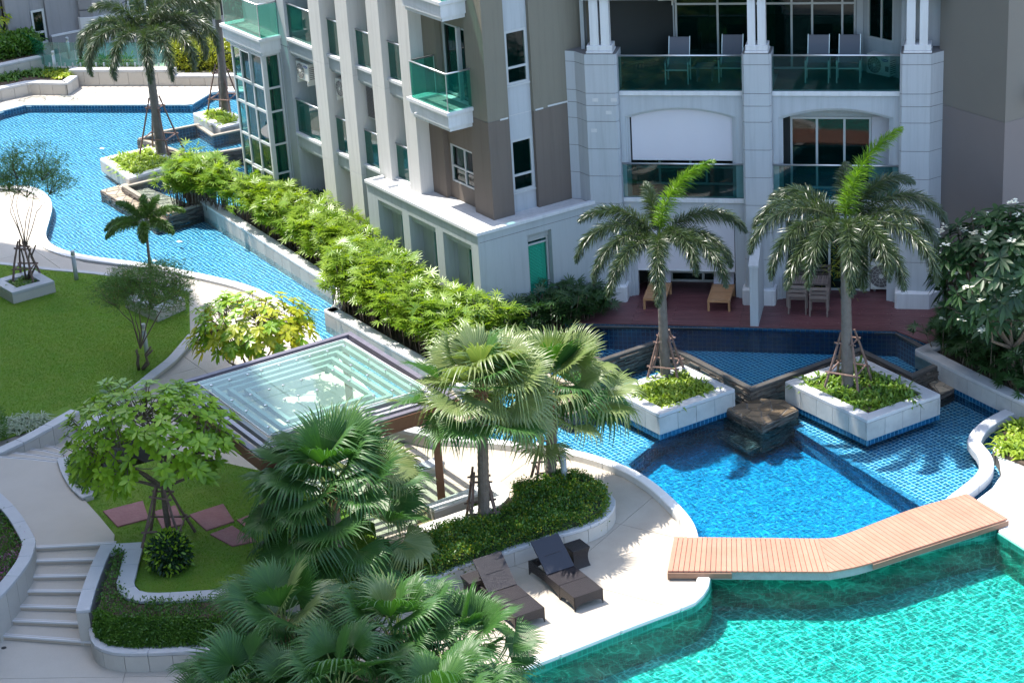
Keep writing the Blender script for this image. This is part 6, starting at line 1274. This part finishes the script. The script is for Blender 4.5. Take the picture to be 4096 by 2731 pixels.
rng = np.random.default_rng(3); i_ = rng.integers(0, len(P), 700); V, F = blades(P[i_] + rng.normal(0, .12, (700, 3)), rdir(700, -1, rng), rdir(700, -1, rng), .08, .02, 1, .1, 'strap'); npmesh('dry_twigs', V, F, M_dry, th)
bl = G(62, 640, .3); feather('feathery_tree', 'thin open-crowned feathery tree in the square planter at the left edge', bl, crown_at(bl, 58, 570), crown_at(bl, 66, 405), (1.35, 1.0, 1.05), 2600, 7, 53, .085, .024, M_fine, 3, .030, 17)
# strap-leaved beds
strapbed(in1, .48, 150, .62, .05, M_lily, pl1, seed=1, el=(.6, 1.4)); strapbed(in2, .48, 130, .62, .05, M_lilyD, pl2, seed=2); strapbed(in3, .24, 170, .78, .06, M_lily, pl3, seed=3); strapbed(in4, .24, 110, .72, .055, M_lily, pl4, seed=4)
strapbed(in5, .26, 26, .42, .06, M_lilyD, pl5, seed=5, per=10); strapbed(in6, .26, 14, .4, .05, M_lilyD, pl6, seed=6, per=9)
yb = gz([(2300, 990), (2352, 968), (2450, 980), (2450, 1060), (2352, 1062), (2300, 1040)], .1)
MB().prism([(p[0], p[1]) for p in yb], -.2, .06).build('strap_bed', M_soil, tb)
strapbed(yb, .06, 70, .62, .06, M_lily, seed=7, label='arching yellow-green strap leaved clump on the bright deck at right edge', cat='plants')
# ferns and shrubs of the far left
fb_ = gz([(-60, 190), (0, 188), (60, 176), (150, 172), (168, 165), (120, 160), (0, 170), (-60, 178)], .45)
strapbed(fb_, .42, 90, .62, .07, M_hedge, seed=8, label='dark ferns in the bent planter wall at the far left', cat='ferns', per=16)
strapbed(gz([(85, 178), (150, 180), (168, 168), (120, 165)], .45), .46, 34, .62, .06, M_fern, seed=9, label='bright yellow fern clump round the grey light post, far left', cat='ferns', per=22, droop=1.1)
P_, N_ = polypoints(gz([(-60, 140), (20, 132), (80, 120), (85, 108), (0, 105), (-60, 110)], .9), .85, 1.35, 120); leafmass(P_, N_, 5000, .20, .09, M_hedge, 'glossy_shrubs', 'glossy green shrubs in the upper planter at the far left', 'shrub', 15, jit=.12, k=3)
P_, N_ = polypoints(gz([(404, 158), (440, 160), (545, 160), (620, 160), (620, 128), (400, 128)], .4), .35, 1.15, 120); leafmass(P_, N_, 9000, .13, .06, M_hedgeY, 'olive_shrubs', 'yellow-olive leafy shrubs behind the low buff wall beyond the palms', 'shrub', 16, jit=.1, k=3)
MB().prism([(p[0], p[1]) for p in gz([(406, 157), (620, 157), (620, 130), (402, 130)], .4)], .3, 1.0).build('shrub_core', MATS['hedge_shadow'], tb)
P_, N_ = polypoints(gz([(190, 152), (300, 152), (300, 146), (190, 146)], .4), .3, .55, 120); leafmass(P_, N_, 900, .2, .05, M_fern, 'fence_ferns', 'small ferns behind the green glass fence', 'ferns', 17, jit=.1, k=3)
# tall lady-palm hedge
def rhapis(poly, n, label, m, seed, z0=.2, h=(1.0, 1.8), fing=(7, 10), Lf=.34, W=.038, leaves=10, stems=True, name='lady_palm_hedge'):
    rng = np.random.default_rng(seed); X = np.array([p[0] for p in poly]); Y = np.array([p[1] for p in poly]); C = []
    while len(C) < n:
        x = rng.uniform(X.min(), X.max()); y = rng.uniform(Y.min(), Y.max())
        if inside(poly, np.array([x]), np.array([y]))[0]: C.append((x, y))
    C = np.array(C); H = rng.uniform(h[0], h[1], n) + .12 * np.sin(C[:, 0] * 1.3) ; th = thing(name, label, 'hedge', (C[0, 0], C[0, 1], 0)); B, D, N, L = [], [], [], []; mb = MB()
    for i in range(n):
        top = np.array([C[i, 0] + rng.normal(0, .12), C[i, 1] + rng.normal(0, .12), z0 + H[i]])
        if stems: mb.tube([(C[i, 0], C[i, 1], z0), tuple(top)], [.016, .011], 4, False)
        for j in range(leaves):
            a = rng.uniform(0, 6.283); e = rng.uniform(-.15, 1.0); hh = rng.uniform(0, .62) * H[i] * .75; p = top - [0, 0, hh]; q = p + np.array([math.cos(a) * math.cos(e), math.sin(a) * math.cos(e), math.sin(e)]) * rng.uniform(.18, .34)
            e3 = e * .6 + rng.normal(.1, .35); x = np.array([math.cos(a) * math.cos(e3), math.sin(a) * math.cos(e3), math.sin(e3)]); y = np.array([-math.sin(a), math.cos(a), rng.normal(0, .25)]); nn = np.cross(x, y); k = rng.integers(*fing)
            for t in np.linspace(-1.75, 1.75, k): B.append(q); D.append(x * math.cos(t) + y * math.sin(t) + [0, 0, .08]); N.append(nn); L.append(Lf * (1 - .12 * abs(t)))
    n_ = len(B); V, F = blades(np.array(B), np.array(D), np.array(N), np.array(L) * rng.uniform(.7, 1.15, n_), W * rng.uniform(.8, 1.2, n_), 3, .16, 'lance', .2); npmesh('leaves', V, F, m, th, 'stuff')
    if stems: mb.build('canes', M_bark, th, 'stuff')
    return th
hA = gz([(452, 436), (500, 470), (585, 526), (670, 580), (775, 648), (790, 690), (765, 712), (805, 732), (870, 770), (960, 820), (1050, 862)], .25) + [FL.p(-1.0, .4, 0), FL.p(-.5, -.35, 0), FL.p(2, -.4, 0), FL.p(5.9, -.4, 0), FL.p(6.3, .2, 0), FL.p(9, .2, 0), FL.p(11.8, .3, 0), FL.p(12.1, -.3, 0), FL.p(14.8, -.5, 0), FL.p(15.6, -.9, 0)]
rhapis(hA, 640, 'tall bright green lady-palm hedge between the stream wall and the left block', M_rh, 61, h=(1.0, 1.75), leaves=12)
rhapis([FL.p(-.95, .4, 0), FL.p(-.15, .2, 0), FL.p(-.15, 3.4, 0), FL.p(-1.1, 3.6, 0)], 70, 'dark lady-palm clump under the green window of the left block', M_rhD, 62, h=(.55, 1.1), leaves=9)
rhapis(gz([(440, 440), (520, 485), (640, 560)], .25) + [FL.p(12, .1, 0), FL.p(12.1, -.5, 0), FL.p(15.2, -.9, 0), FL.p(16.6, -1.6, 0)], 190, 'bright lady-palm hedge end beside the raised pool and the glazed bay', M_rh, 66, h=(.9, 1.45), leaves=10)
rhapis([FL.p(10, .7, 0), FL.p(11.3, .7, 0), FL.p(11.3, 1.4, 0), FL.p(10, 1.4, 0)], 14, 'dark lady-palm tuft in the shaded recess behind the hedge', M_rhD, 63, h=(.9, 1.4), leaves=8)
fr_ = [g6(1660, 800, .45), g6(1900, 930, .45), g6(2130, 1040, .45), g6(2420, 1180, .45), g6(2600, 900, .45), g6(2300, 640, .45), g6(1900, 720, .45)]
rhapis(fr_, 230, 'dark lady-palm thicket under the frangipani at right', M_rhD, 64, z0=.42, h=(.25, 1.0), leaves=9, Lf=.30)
# variegated grass by the wall, planter by canopy
strapbed(gz([(0, 1000), (60, 985), (110, 965), (95, 950), (20, 955), (-60, 975), (-60, 1010)], .1), .02, 46, .5, .028, M_grey, seed=12, label='pale variegated grass clumps behind the low wall at the left edge', cat='plants', per=26)
P_, N_ = polypoints(gz([(-60, 1010), (10, 1005), (8, 960), (-60, 960)], .1), .0, .4, 200); leafmass(P_, N_, 1500, .06, .035, M_hedge, 'dark_shrub', 'small dark shrub at the left edge beside the variegated grass', 'shrub', 18, jit=.05)
# ------------------------------------------------------------ glass canopy
M_beam = mat('canopy_steel', (.115, .105, .135), .45, noise=[(8, .4, (.20, .19, .22))]); M_beamB = mat('canopy_timber', (.20, .085, .05), .55, noise=[(8, .5, (.28, .13, .08))]); M_slatc = mat('canopy_slat', (.30, .30, .335), .5, noise=[(9, .3, (.36, .36, .39))])
ZC = 2.6
OQ = gz([(381, 885), (805, 761), (1051, 913), (598, 1050)], ZC); GQ = gz([(454, 878), (788, 780), (980, 891), (617, 999)], ZC + .11)
cen = sum(OQ, Vector((0, 0, 0))) / 4; cen.z = 0
cn = thing('glass_canopy', 'glass-roofed pergola with dark steel frame and slats beside the stream', 'pergola', cen)
def ring(t): return [Vector((p.x, p.y, 0)).lerp(cen, t) for p in OQ]
def ringbeams(t0, t1, z0, z1, name, m):
    A, B = ring(t0), ring(t1)
    for i in range(4): MB().prism([A[i], A[(i + 1) % 4], B[(i + 1) % 4], B[i]], z0, z1).build(name, m, cn)
ringbeams(0, .055, ZC - .20, ZC, 'edge_beam', M_beam)
for i in (2, 3):
    A = ring(-.012); B = ring(-.001); MB().prism([A[i], A[(i + 1) % 4], B[(i + 1) % 4], B[i]], ZC - .30, ZC - .05).build('timber_fascia', M_beamB, cn)
    A = ring(.02); B = ring(.05); MB().prism([A[i], A[(i + 1) % 4], B[(i + 1) % 4], B[i]], ZC - .42, ZC - .22).build('timber_fascia', M_beamB, cn)
for t in (.115, .20, .32, .43, .55): ringbeams(t, t + .04, ZC - .13, ZC - .01, 'slat', M_slatc)
for i in range(4):
    p = ring(.05)[i]; q = ring(.60)[i]; t = (q - p).normalized(); n = Vector((-t.y, t.x, 0)) * .05; MB().prism([p - n, q - n, q + n, p + n], ZC - .20, ZC - .135).build('hip_beam', M_slatc, cn)
    c = ring(.16)[i]; MB().prism([c + Vector((a, b, 0)) for a, b in ((-.09, -.09), (.09, -.09), (.09, .09), (-.09, .09))], 0, ZC - .201).build('post', M_beamB, cn)
def qp(u, v):
    a = GQ[0].lerp(GQ[1], u); b = GQ[3].lerp(GQ[2], u); return a.lerp(b, v)
NU, NV = 3, 2
for i in range(NU):
    for j in range(NV):
        e = .0025; u0, u1, v0, v1 = i / NU + e, (i + 1) / NU - e, j / NV + e, (j + 1) / NV - e
        pn = MB().prism([qp(u0, v0), qp(u1, v0), qp(u1, v1), qp(u0, v1)], ZC + .10, ZC + .115).build('glass_pane', M_canopy, cn)
        for a in (.13, .5, .87):
            for b in (.2, .8):
                c = qp(u0 + (u1 - u0) * a, v0 + (v1 - v0) * b); MB().lathe((c.x, c.y, ZC - .015), [(.012, 0), (.012, .10), (.036, .13), (.036, .145), (.01, .15)], 10).build('glass_fixing', M_steel, pn)
for i in range(4):
    a, b = GQ[i], GQ[(i + 1) % 4]; t = (b - a).normalized(); n = Vector((-t.y, t.x, 0)) * .016; MB().prism([a, b, b + n, a + n], ZC + .09, ZC + .12).build('glass_trim', M_white_cop, cn)
FC = Frame(ring(0)[0], VV, -UU); LB = 4.6
# dark gravel bed under the canopy
MB().prism([FC.p(.2, .8, 0), FC.p(1.8, .8, 0), FC.p(1.8, LB, 0), FC.p(.2, LB, 0)], -.1, .02).build('gravel_bed', mat('dark_gravel', (.06, .06, .055), .9, noise=[(60, .8, (.15, .15, .14))], bump=(60, 1)), pv)
# ------------------------------------------------------------ wicker loungers and tables
M_wick = mat('dark_wicker', (.018, .014, .016), .42, noise=[(140, .5, (.035, .028, .03))], bump=(150, .8)); M_wickT = mat('wicker_top', (.016, .0125, .017), .4, noise=[(140, .5, (.034, .027, .034))], bump=(160, .8))
M_sling = mat('sling_fabric', (.011, .013, .022), .5, noise=[(200, .4, (.02, .023, .035))])
def weave(fr, a0, a1, b0, b1, z, name, par, m, n=22):
    """woven surface: strands over a board"""
    mb = MB()
    for i in range(n): s = b0 + (b1 - b0) * (i + .1) / n; mb.box(fr, a0, a1, s, s + (b1 - b0) / n * .8, z, z + .006)
    mb.build(name, m, par, 'stuff')
def lounger(label, foot, head, width, m, sling=None):
    """foot: middle of the foot end on the ground; a along the length from the foot, b across"""
    f = Vector(foot); d = (Vector(head) - f); L = d.length; d.normalize(); n = Vector((-d.y, d.x, 0)); fr = Frame(Vector((f.x, f.y, 0)), d, n); h = width / 2; th = thing('wicker_lounger', label, 'sun lounger', f, 'wicker loungers on the patio'); z = .34; s = L * .32; hg = L * .60
    for i, (a0, a1) in enumerate(((0, s - .006), (s + .006, hg))):
        bx(fr, a0 + .02, a1 - .02, -h + .02, h - .02, z - .06, z, 'seat_frame', M_wick, th, .01); weave(fr, a0, a1, -h, h, z, 'seat_weave', th, m)
    def skirt(a0, b0, a1, b1, o):      # side panel with an arched lower edge
        k = 12; v = []; fcs = []
        for i in range(k + 1):
            t = i / k; zz = .0 if t < .04 or t > .96 else .06 + .09 * math.sin(math.pi * t) ** .5; p = fr.p(a0 + (a1 - a0) * t, b0 + (b1 - b0) * t, 0); e = o * (.02 - .03 * t * 0)
            v += [(p.x, p.y, zz), (p.x, p.y, z - .002), (p.x - o.x * .02, p.y - o.y * .02, zz), (p.x - o.x * .02, p.y - o.y * .02, z - .002)]
        for i in range(k): b = 4 * i; fcs += [(b, b + 4, b + 5, b + 1), (b + 2, b + 3, b + 7, b + 6), (b, b + 2, b + 6, b + 4), (b + 1, b + 5, b + 7, b + 3)]
        fcs += [(0, 1, 3, 2), (4 * k, 4 * k + 2, 4 * k + 3, 4 * k + 1)]
        MB().add(v, fcs).build('skirt', M_wick, th)
    skirt(0, -h, s - .01, -h, -n); skirt(s + .01, -h, L, -h, -n); skirt(s - .01, h, 0, h, n); skirt(L, h, s + .01, h, n); skirt(0, h, 0, -h, -d); skirt(L, -h, L, h, d)
    an = math.radians(38); bl = L * .42; p0 = fr.p(hg, 0, z); up = (d * math.cos(an) + Vector((0, 0, math.sin(an)))); nn = n * (h - .01); th_ = up.cross(n).normalized() * -.03
    v = [p0 - nn, p0 + nn, p0 + nn + up * bl, p0 - nn + up * bl]; MB().hexa(v, [q + th_ * (1 if th_.z > 0 else -1) for q in v]).build('backrest', sling or m, th)
    for t in (.5,): q = [p0 - nn * .6 + up * bl * t + th_.normalized() * .0335 * (1 if th_.z > 0 else -1), p0 + nn * .6 + up * bl * t + th_.normalized() * .0335 * (1 if th_.z > 0 else -1)]; MB().tube(q, .006, 4).build('seam', M_wick, th)
    for sgn in (-1, 1): MB().tube([p0 + nn * sgn * .8 + up * bl * .55, fr.p(L - .12, sgn * h * .8, z - .05)], .012, 5).build('back_strut', M_wick, th)
    MB().box(fr, hg, L - .0, -h + .001, -h + .05, z - .04, z).box(fr, hg, L, h - .05, h - .001, z - .04, z).box(fr, L - .05, L, -h + .052, h - .052, z - .04, z).build('side_rail', M_wick, th)
    return th
A1 = g8(1605, 1088); A2 = g8(1785, 1030); Hd = g8(1297, 835); ft2 = (A1 + A2) / 2; dv = (Hd - A1).normalized()
lounger('dark wicker lounger with navy sling back beside the pair\'s right table', ft2, ft2 + dv * 1.95, .70, M_wickT, M_sling)
B1 = g8(1210, 1212); B2 = g8(1392, 1165); ft1 = (B1 + B2) / 2
lounger('brown wicker lounger nearer the fan palms, left of the pair', ft1, ft1 + dv * 1.95, .70, M_wickT)
def side_table(label, c, s=.42, h=.45):
    c = Vector(c); fr = Frame(Vector((c.x, c.y, 0)), dv, Vector((-dv.y, dv.x, 0))); th = thing('wicker_table', label, 'side table', c, 'wicker side tables'); k = 8; s /= 2; pr = [s * (1 - .16 * math.sin(math.pi * t / k) ** 1) * (1.02 if t in (0, k) else 1) for t in range(k + 1)]
    v = []; f = []
    for i, r in enumerate(pr):
        z = h * .98 * i / k; v += [tuple(fr.p(a * r, b * r, z)) for a, b in ((-1, -1), (1, -1), (1, 1), (-1, 1))]
    for i in range(k):
        for j in range(4): f.append((4 * i + j, 4 * i + (j + 1) % 4, 4 * i + 4 + (j + 1) % 4, 4 * i + 4 + j))
    MB().add(v, f).build('base', M_wick, th); bx(fr, -s * 1.04, s * 1.04, -s * 1.04, s * 1.04, h * .98, h * 1.04, 'tabletop', M_wickT, th, .006); return th
side_table('small flared wicker table right of the navy-backed lounger', (g8(1560, 800) + g8(1660, 760)) / 2 + Vector((.02, .08, 0))); side_table('small flared wicker table left of the brown lounger, by the palms', (g8(860, 1000) + g8(1000, 1010)) / 2 + Vector((0, .15, 0)))
# ------------------------------------------------------------ bollard lights
def bollard(label, b, h=.94, r=.065):
    th = thing('bollard_light', label, 'bollard light', b, 'grey bollard lights'); MB().lathe(b, [(r, 0), (r, h * .80)], 18).build('post', M_bollard, th, smooth=True); MB().lathe(Vector(b) + Vector((0, 0, h * .80)), [(r * .55, 0), (r * .55, h * .07)], 14).build('lamp_lens', M_white, th)
    mb = MB()
    for k in range(4): a = k * 1.5708 + .4; p = Vector(b) + Vector((math.cos(a) * r * .88, math.sin(a) * r * .88, h * .80)); mb.tube([p, p + Vector((0, 0, h * .07))], r * .13, 4)
    mb.build('lamp_stay', M_bollard, th); MB().lathe(Vector(b) + Vector((0, 0, h * .87)), [(r, 0), (r, h * .12), (r * .9, h * .13)], 18).build('lamp_cap', M_bollard, th, smooth=True); return th
bollard('grey bollard light on the lawn edge near the square tree planter', G(176, 643, 0)); bollard('grey bollard light among the stems of the bushy feathery tree', G(338, 816, 0))
bollard('light grey bollard light standing in the hedge by the rear fan palm', Vector(g8(1532, 275, .25)), 1.0, .07); bollard('grey bollard light in the yellow ferns at the far left', G(128, 168, .42), .9)
bollard('dark bollard light behind the green glass fence', G(160, 135, .3), .9)
# ------------------------------------------------------------ deck furniture
M_teak = mat('oiled_teak', (.42, .22, .10), .5, noise=[(5, .5, (.52, .33, .19)), (60, .3, (.30, .15, .07))], var=.15); M_teakG = mat('weathered_teak', (.17, .13, .11), .65, noise=[(5, .5, (.27, .23, .21)), (60, .3, (.11, .08, .07))], var=.2)
M_cush = mat('lounger_cushion', (.40, .39, .45), .8)
def teak_lounger(label, p0):
    """p0: front left foot in the deck frame (p, q)"""
    th = thing('teak_lounger', label, 'sun lounger', FR.p(p0[0], p0[1], .5), 'slatted teak loungers on the deck'); W = .62; L = 1.22; z = .5; a, b = p0; fr = FR
    for x in (a, a + W - .06):
        for y in (b, b + L - .08): bx(fr, x, x + .06, y, y + .06, z, z + .26, 'leg', M_teak, th)
    for x in (a, a + W - .045): bx(fr, x, x + .045, b, b + L, z + .262, z + .33, 'side_rail', M_teak, th)
    bx(fr, a + .046, a + W - .046, b, b + .04, z + .262, z + .33, 'end_rail', M_teak, th)
    for i in range(16): y = b + .06 + i * .072; bx(fr, a + .047, a + W - .047, y, y + .052, z + .30, z + .325, 'slat', M_teak, th)
    lo = [fr.p(a + .03, b + L - .02, z + .33), fr.p(a + W - .03, b + L - .02, z + .33), fr.p(a + W - .03, b + L + .30, z + .92), fr.p(a + .03, b + L + .30, z + .92)]; MB().hexa(lo, [p + fr.b * .04 + Vector((0, 0, .02)) for p in lo]).build('backrest', M_cush, th); return th
teak_lounger('slatted teak lounger half behind the left palm fronds on the deck', (.62, -.92)); teak_lounger('slatted teak lounger nearest the dividing wall on the deck', (2.38, -.94))
tt = thing('slatted_table', 'weathered slatted wooden dining table on the right deck terrace', 'table', FR.p(5.0, -.2, .5)); z = .5
for i in range(18): bx(FR, 4.46 + i * .063, 4.46 + i * .063 + .048, -.55, .05, z + .70, z + .722, 'slat', M_teakG, tt)
for y in (-.50, -.02): bx(FR, 4.46, 5.59, y, y + .04, z + .65, z + .698, 'apron', M_teakG, tt)
for x in (4.47, 5.53):
    for y in (-.50, -.03): bx(FR, x, x + .05, y, y + .05, z, z + .65, 'leg', M_teakG, tt)
def wood_chair(label, p, q, face):
    """face=+1 looks away from the camera (backrest nearer us)"""
    th = thing('wooden_chair', label, 'chair', FR.p(p, q, .5), 'slatted wooden chairs round the deck table'); z = .5; w = .50; yb = q if face > 0 else q + .46
    for x in (p, p + w - .04):
        for y in (q, q + .44): bx(FR, x, x + .04, y, y + .04, z, z + (.86 if abs(y - yb) < .05 else .62), 'leg', M_teakG, th)
        bx(FR, x - .01, x + .05, q - .02, q + .48, z + .62, z + .645, 'armrest', M_teakG, th)
    for i in range(7): bx(FR, p + .04, p + w - .04, q + .03 + i * .06, q + .03 + i * .06 + .045, z + .42, z + .44, 'seat_slat', M_teakG, th)
    ys = q if face > 0 else q + .445
    for i in range(3): bx(FR, p + .0, p + w - .0, ys - .012 * face, ys + .012, z + .52 + i * .12, z + .60 + i * .12, 'back_slat', M_teakG, th)
wood_chair('left slatted wooden chair on the near side of the deck table', 4.56, -1.02, 1); wood_chair('right slatted wooden chair on the near side of the deck table', 5.14, -1.14, 1)
wood_chair('left slatted wooden chair on the far side of the deck table', 4.48, .14, -1); wood_chair('right slatted wooden chair on the far side of the deck table', 5.10, .10, -1)
ac_unit('large floor-standing air conditioner on the deck behind the right palm', FR.p(6.66, .75, .54), WW, -NN, .80, .82, .3, 'SAMSUNG', False)
# balcony furniture (upper right)
M_sl = mat('grey_sling', (.13, .13, .16), .6, noise=[(200, .3, (.17, .17, .20))]); M_alu = mat('aluminium_frame', (.62, .68, .66), .35, metal=.3)
def balcony_chair(label, p, q):
    th = thing('sling_chair', label, 'chair', FR.p(p, q, 6.42), 'aluminium sling chairs on the upper balcony'); z = 6.42; w = .64
    for x in (p, p + w - .035): bx(FR, x, x + .035, q, q + .03, z, z + .62, 'front_leg', M_alu, th); bx(FR, x, x + .035, q + .50, q + .53, z, z + .62, 'rear_leg', M_alu, th); bx(FR, x - .005, x + .04, q - .02, q + .55, z + .622, z + .645, 'armrest', M_sl, th)
    bx(FR, p + .036, p + w - .036, q, q + .03, z + .38, z + .41, 'front_rail', M_alu, th); bx(FR, p + .05, p + w - .05, q + .03, q + .52, z + .40, z + .42, 'seat', M_sl, th)
    lo = [FR.p(p + .05, q + .50, z + .42), FR.p(p + w - .05, q + .50, z + .42), FR.p(p + w - .05, q + .72, z + 1.12), FR.p(p + .05, q + .72, z + 1.12)]; MB().hexa(lo, [a + FR.b * .02 for a in lo]).build('backrest', M_sl, th)
    for x in (p + .03, p + w - .05): lo = [FR.p(x, q + .495, z + .42), FR.p(x + .02, q + .495, z + .42), FR.p(x + .02, q + .715, z + 1.14), FR.p(x, q + .715, z + 1.14)]; MB().hexa(lo, [a + FR.b * .03 for a in lo]).build('back_tube', M_alu, th)
balcony_chair('grey sling chair alone at the left of the upper balcony', 1.19, .55); balcony_chair('grey sling chair beside the middle column on the upper balcony', 2.60, .75); balcony_chair('left grey sling chair of the pair on the right balcony bay', 4.90, .72); balcony_chair('right grey sling chair of the pair on the right balcony bay', 5.72, .72)
tb2 = thing('balcony_table', 'low dark square table between the two chairs of the left balcony bay', 'side table', FR.p(2.1, .9, 6.42)); bx(FR, 1.98, 2.46, .85, 1.3, 6.80, 6.83, 'tabletop', M_sl, tb2)
for x in (2.0, 2.40):
    for y in (.88, 1.24): bx(FR, x, x + .03, y, y + .03, 6.42, 6.80, 'leg', M_sl, tb2)
ac_unit('air conditioner with oval badge standing on the right bay of the upper balcony', FR.p(6.47, 1.50, 6.46), (WW * .78 - NN * .62).normalized() * .0 + (WW * .80 - NN * .60).normalized(), (-NN * .80 - WW * .60).normalized(), .78, .56, .3, 'SAMSUNG', False)
ac_unit('air conditioner hung high on the left balcony wall, cut by the beam', FR.p(.55, 1.62, 8.40), (WW * .98 + NN * .1).normalized(), -NN, .80, .55, .3, 'SAMSUNG', True)
# ------------------------------------------------------------ small things
hs = thing('garden_hose', 'thin grey garden hose lying in loops on the far terrace', 'hose', G(140, 228, .02)); pts = []
for i in range(60): a = i * .35; r_ = .42 + .10 * math.sin(i * .5); c = G(75, 231, 0) if i < 28 else G(145, 232, 0); pts.append(c + Vector((math.cos(a) * r_ * 1.1, math.sin(a) * r_, .02 + .0005 * i)))
pts += [G(150, 222, .02), G(120, 215, .02), G(66, 208, .02), G(66, 196, .2)]; MB().tube(pts, .011, 5).build('hose_pipe', mat('hose_grey', (.20, .22, .20), .5), hs)
dt = thing('dry_shrub', 'sparse twiggy potted shrub against the dark deck doors behind the palm', 'plant', FR.p(5.95, .2, .5)); rng = np.random.default_rng(9); n = 260; b = np.array(FR.p(6.0, .25, 1.5)); d = rdir(n, -.3, rng); V, F = blades(np.tile(b, (n, 1)) + rng.normal(0, .25, (n, 3)) * [1.4, .5, 1.3], d, rdir(n, -1, rng), .22, .02, 2, .2, 'lance'); npmesh('foliage', V, F, M_hedgeY, dt); MB().tube([FR.p(6.0, .25, .5), FR.p(6.0, .25, 1.7)], .012, 4).build('stem', M_bark, dt); MB().lathe(FR.p(6.0, .25, .5), [(.12, 0), (.16, .28)], 12).build('pot', M_dark_st, dt)
# floating leaves, scattered petals
rng = np.random.default_rng(12)
for i, (x, y, lb) in enumerate([(230, 342, 'pale leaf floating in the left stream above the palm planter'), (407, 556, 'white leaf floating in the stream below the slate platform'), (1190, 972, 'white leaf floating in the stream beside the canopy corner'), (350, 600, 'small pale leaf floating near the path coping'), (1230, 1022, 'pale leaf floating in the stream between the fan palm trunks')]):
    p = G(x, y, ZW + .01); V, F = blades(np.array([tuple(p)] * 2), np.array([[1, .2, 0], [.3, 1, 0]]), np.tile([0, 0, 1.], (2, 1)), .16, .10, 3, 0, 'oval'); o = npmesh('floating_leaf', V, F, M_white); tag(o, lb, 'leaf')
pet = []
for i in range(70): q = FR.p(rng.uniform(4.2, 9.2), rng.uniform(-1.9, -.4), .506); pet.append((tuple(q)))
pet = np.array(pet); V, F = blades(pet, rdir(len(pet), -.02, rng) * [1, 1, 0] + [0, 0, .001], np.tile([0, 0, 1.], (len(pet), 1)), .035, .03, 1, 0, 'oval'); tag(npmesh('fallen_petals', V, F, M_white, None, 'stuff'), 'fallen white petals speckling the maroon deck', 'petals')
ul = thing('underwater_lamp', 'oval pool lamp set in the green tiled wall beneath the footbridge', 'lamp', G(1797, 1345, -.35)); disc(G(1797, 1340, -.35), Vector((1, 0, 0)), Vector((0, -.1, 1)).normalized(), .12, .09, .01, M_white_cop, 'lens', ul); disc(G(1797, 1340, -.35) + Vector((0, .01, 0)), Vector((1, 0, 0)), Vector((0, 0, 1)), .15, .11, .01, M_steel, 'ring', ul)
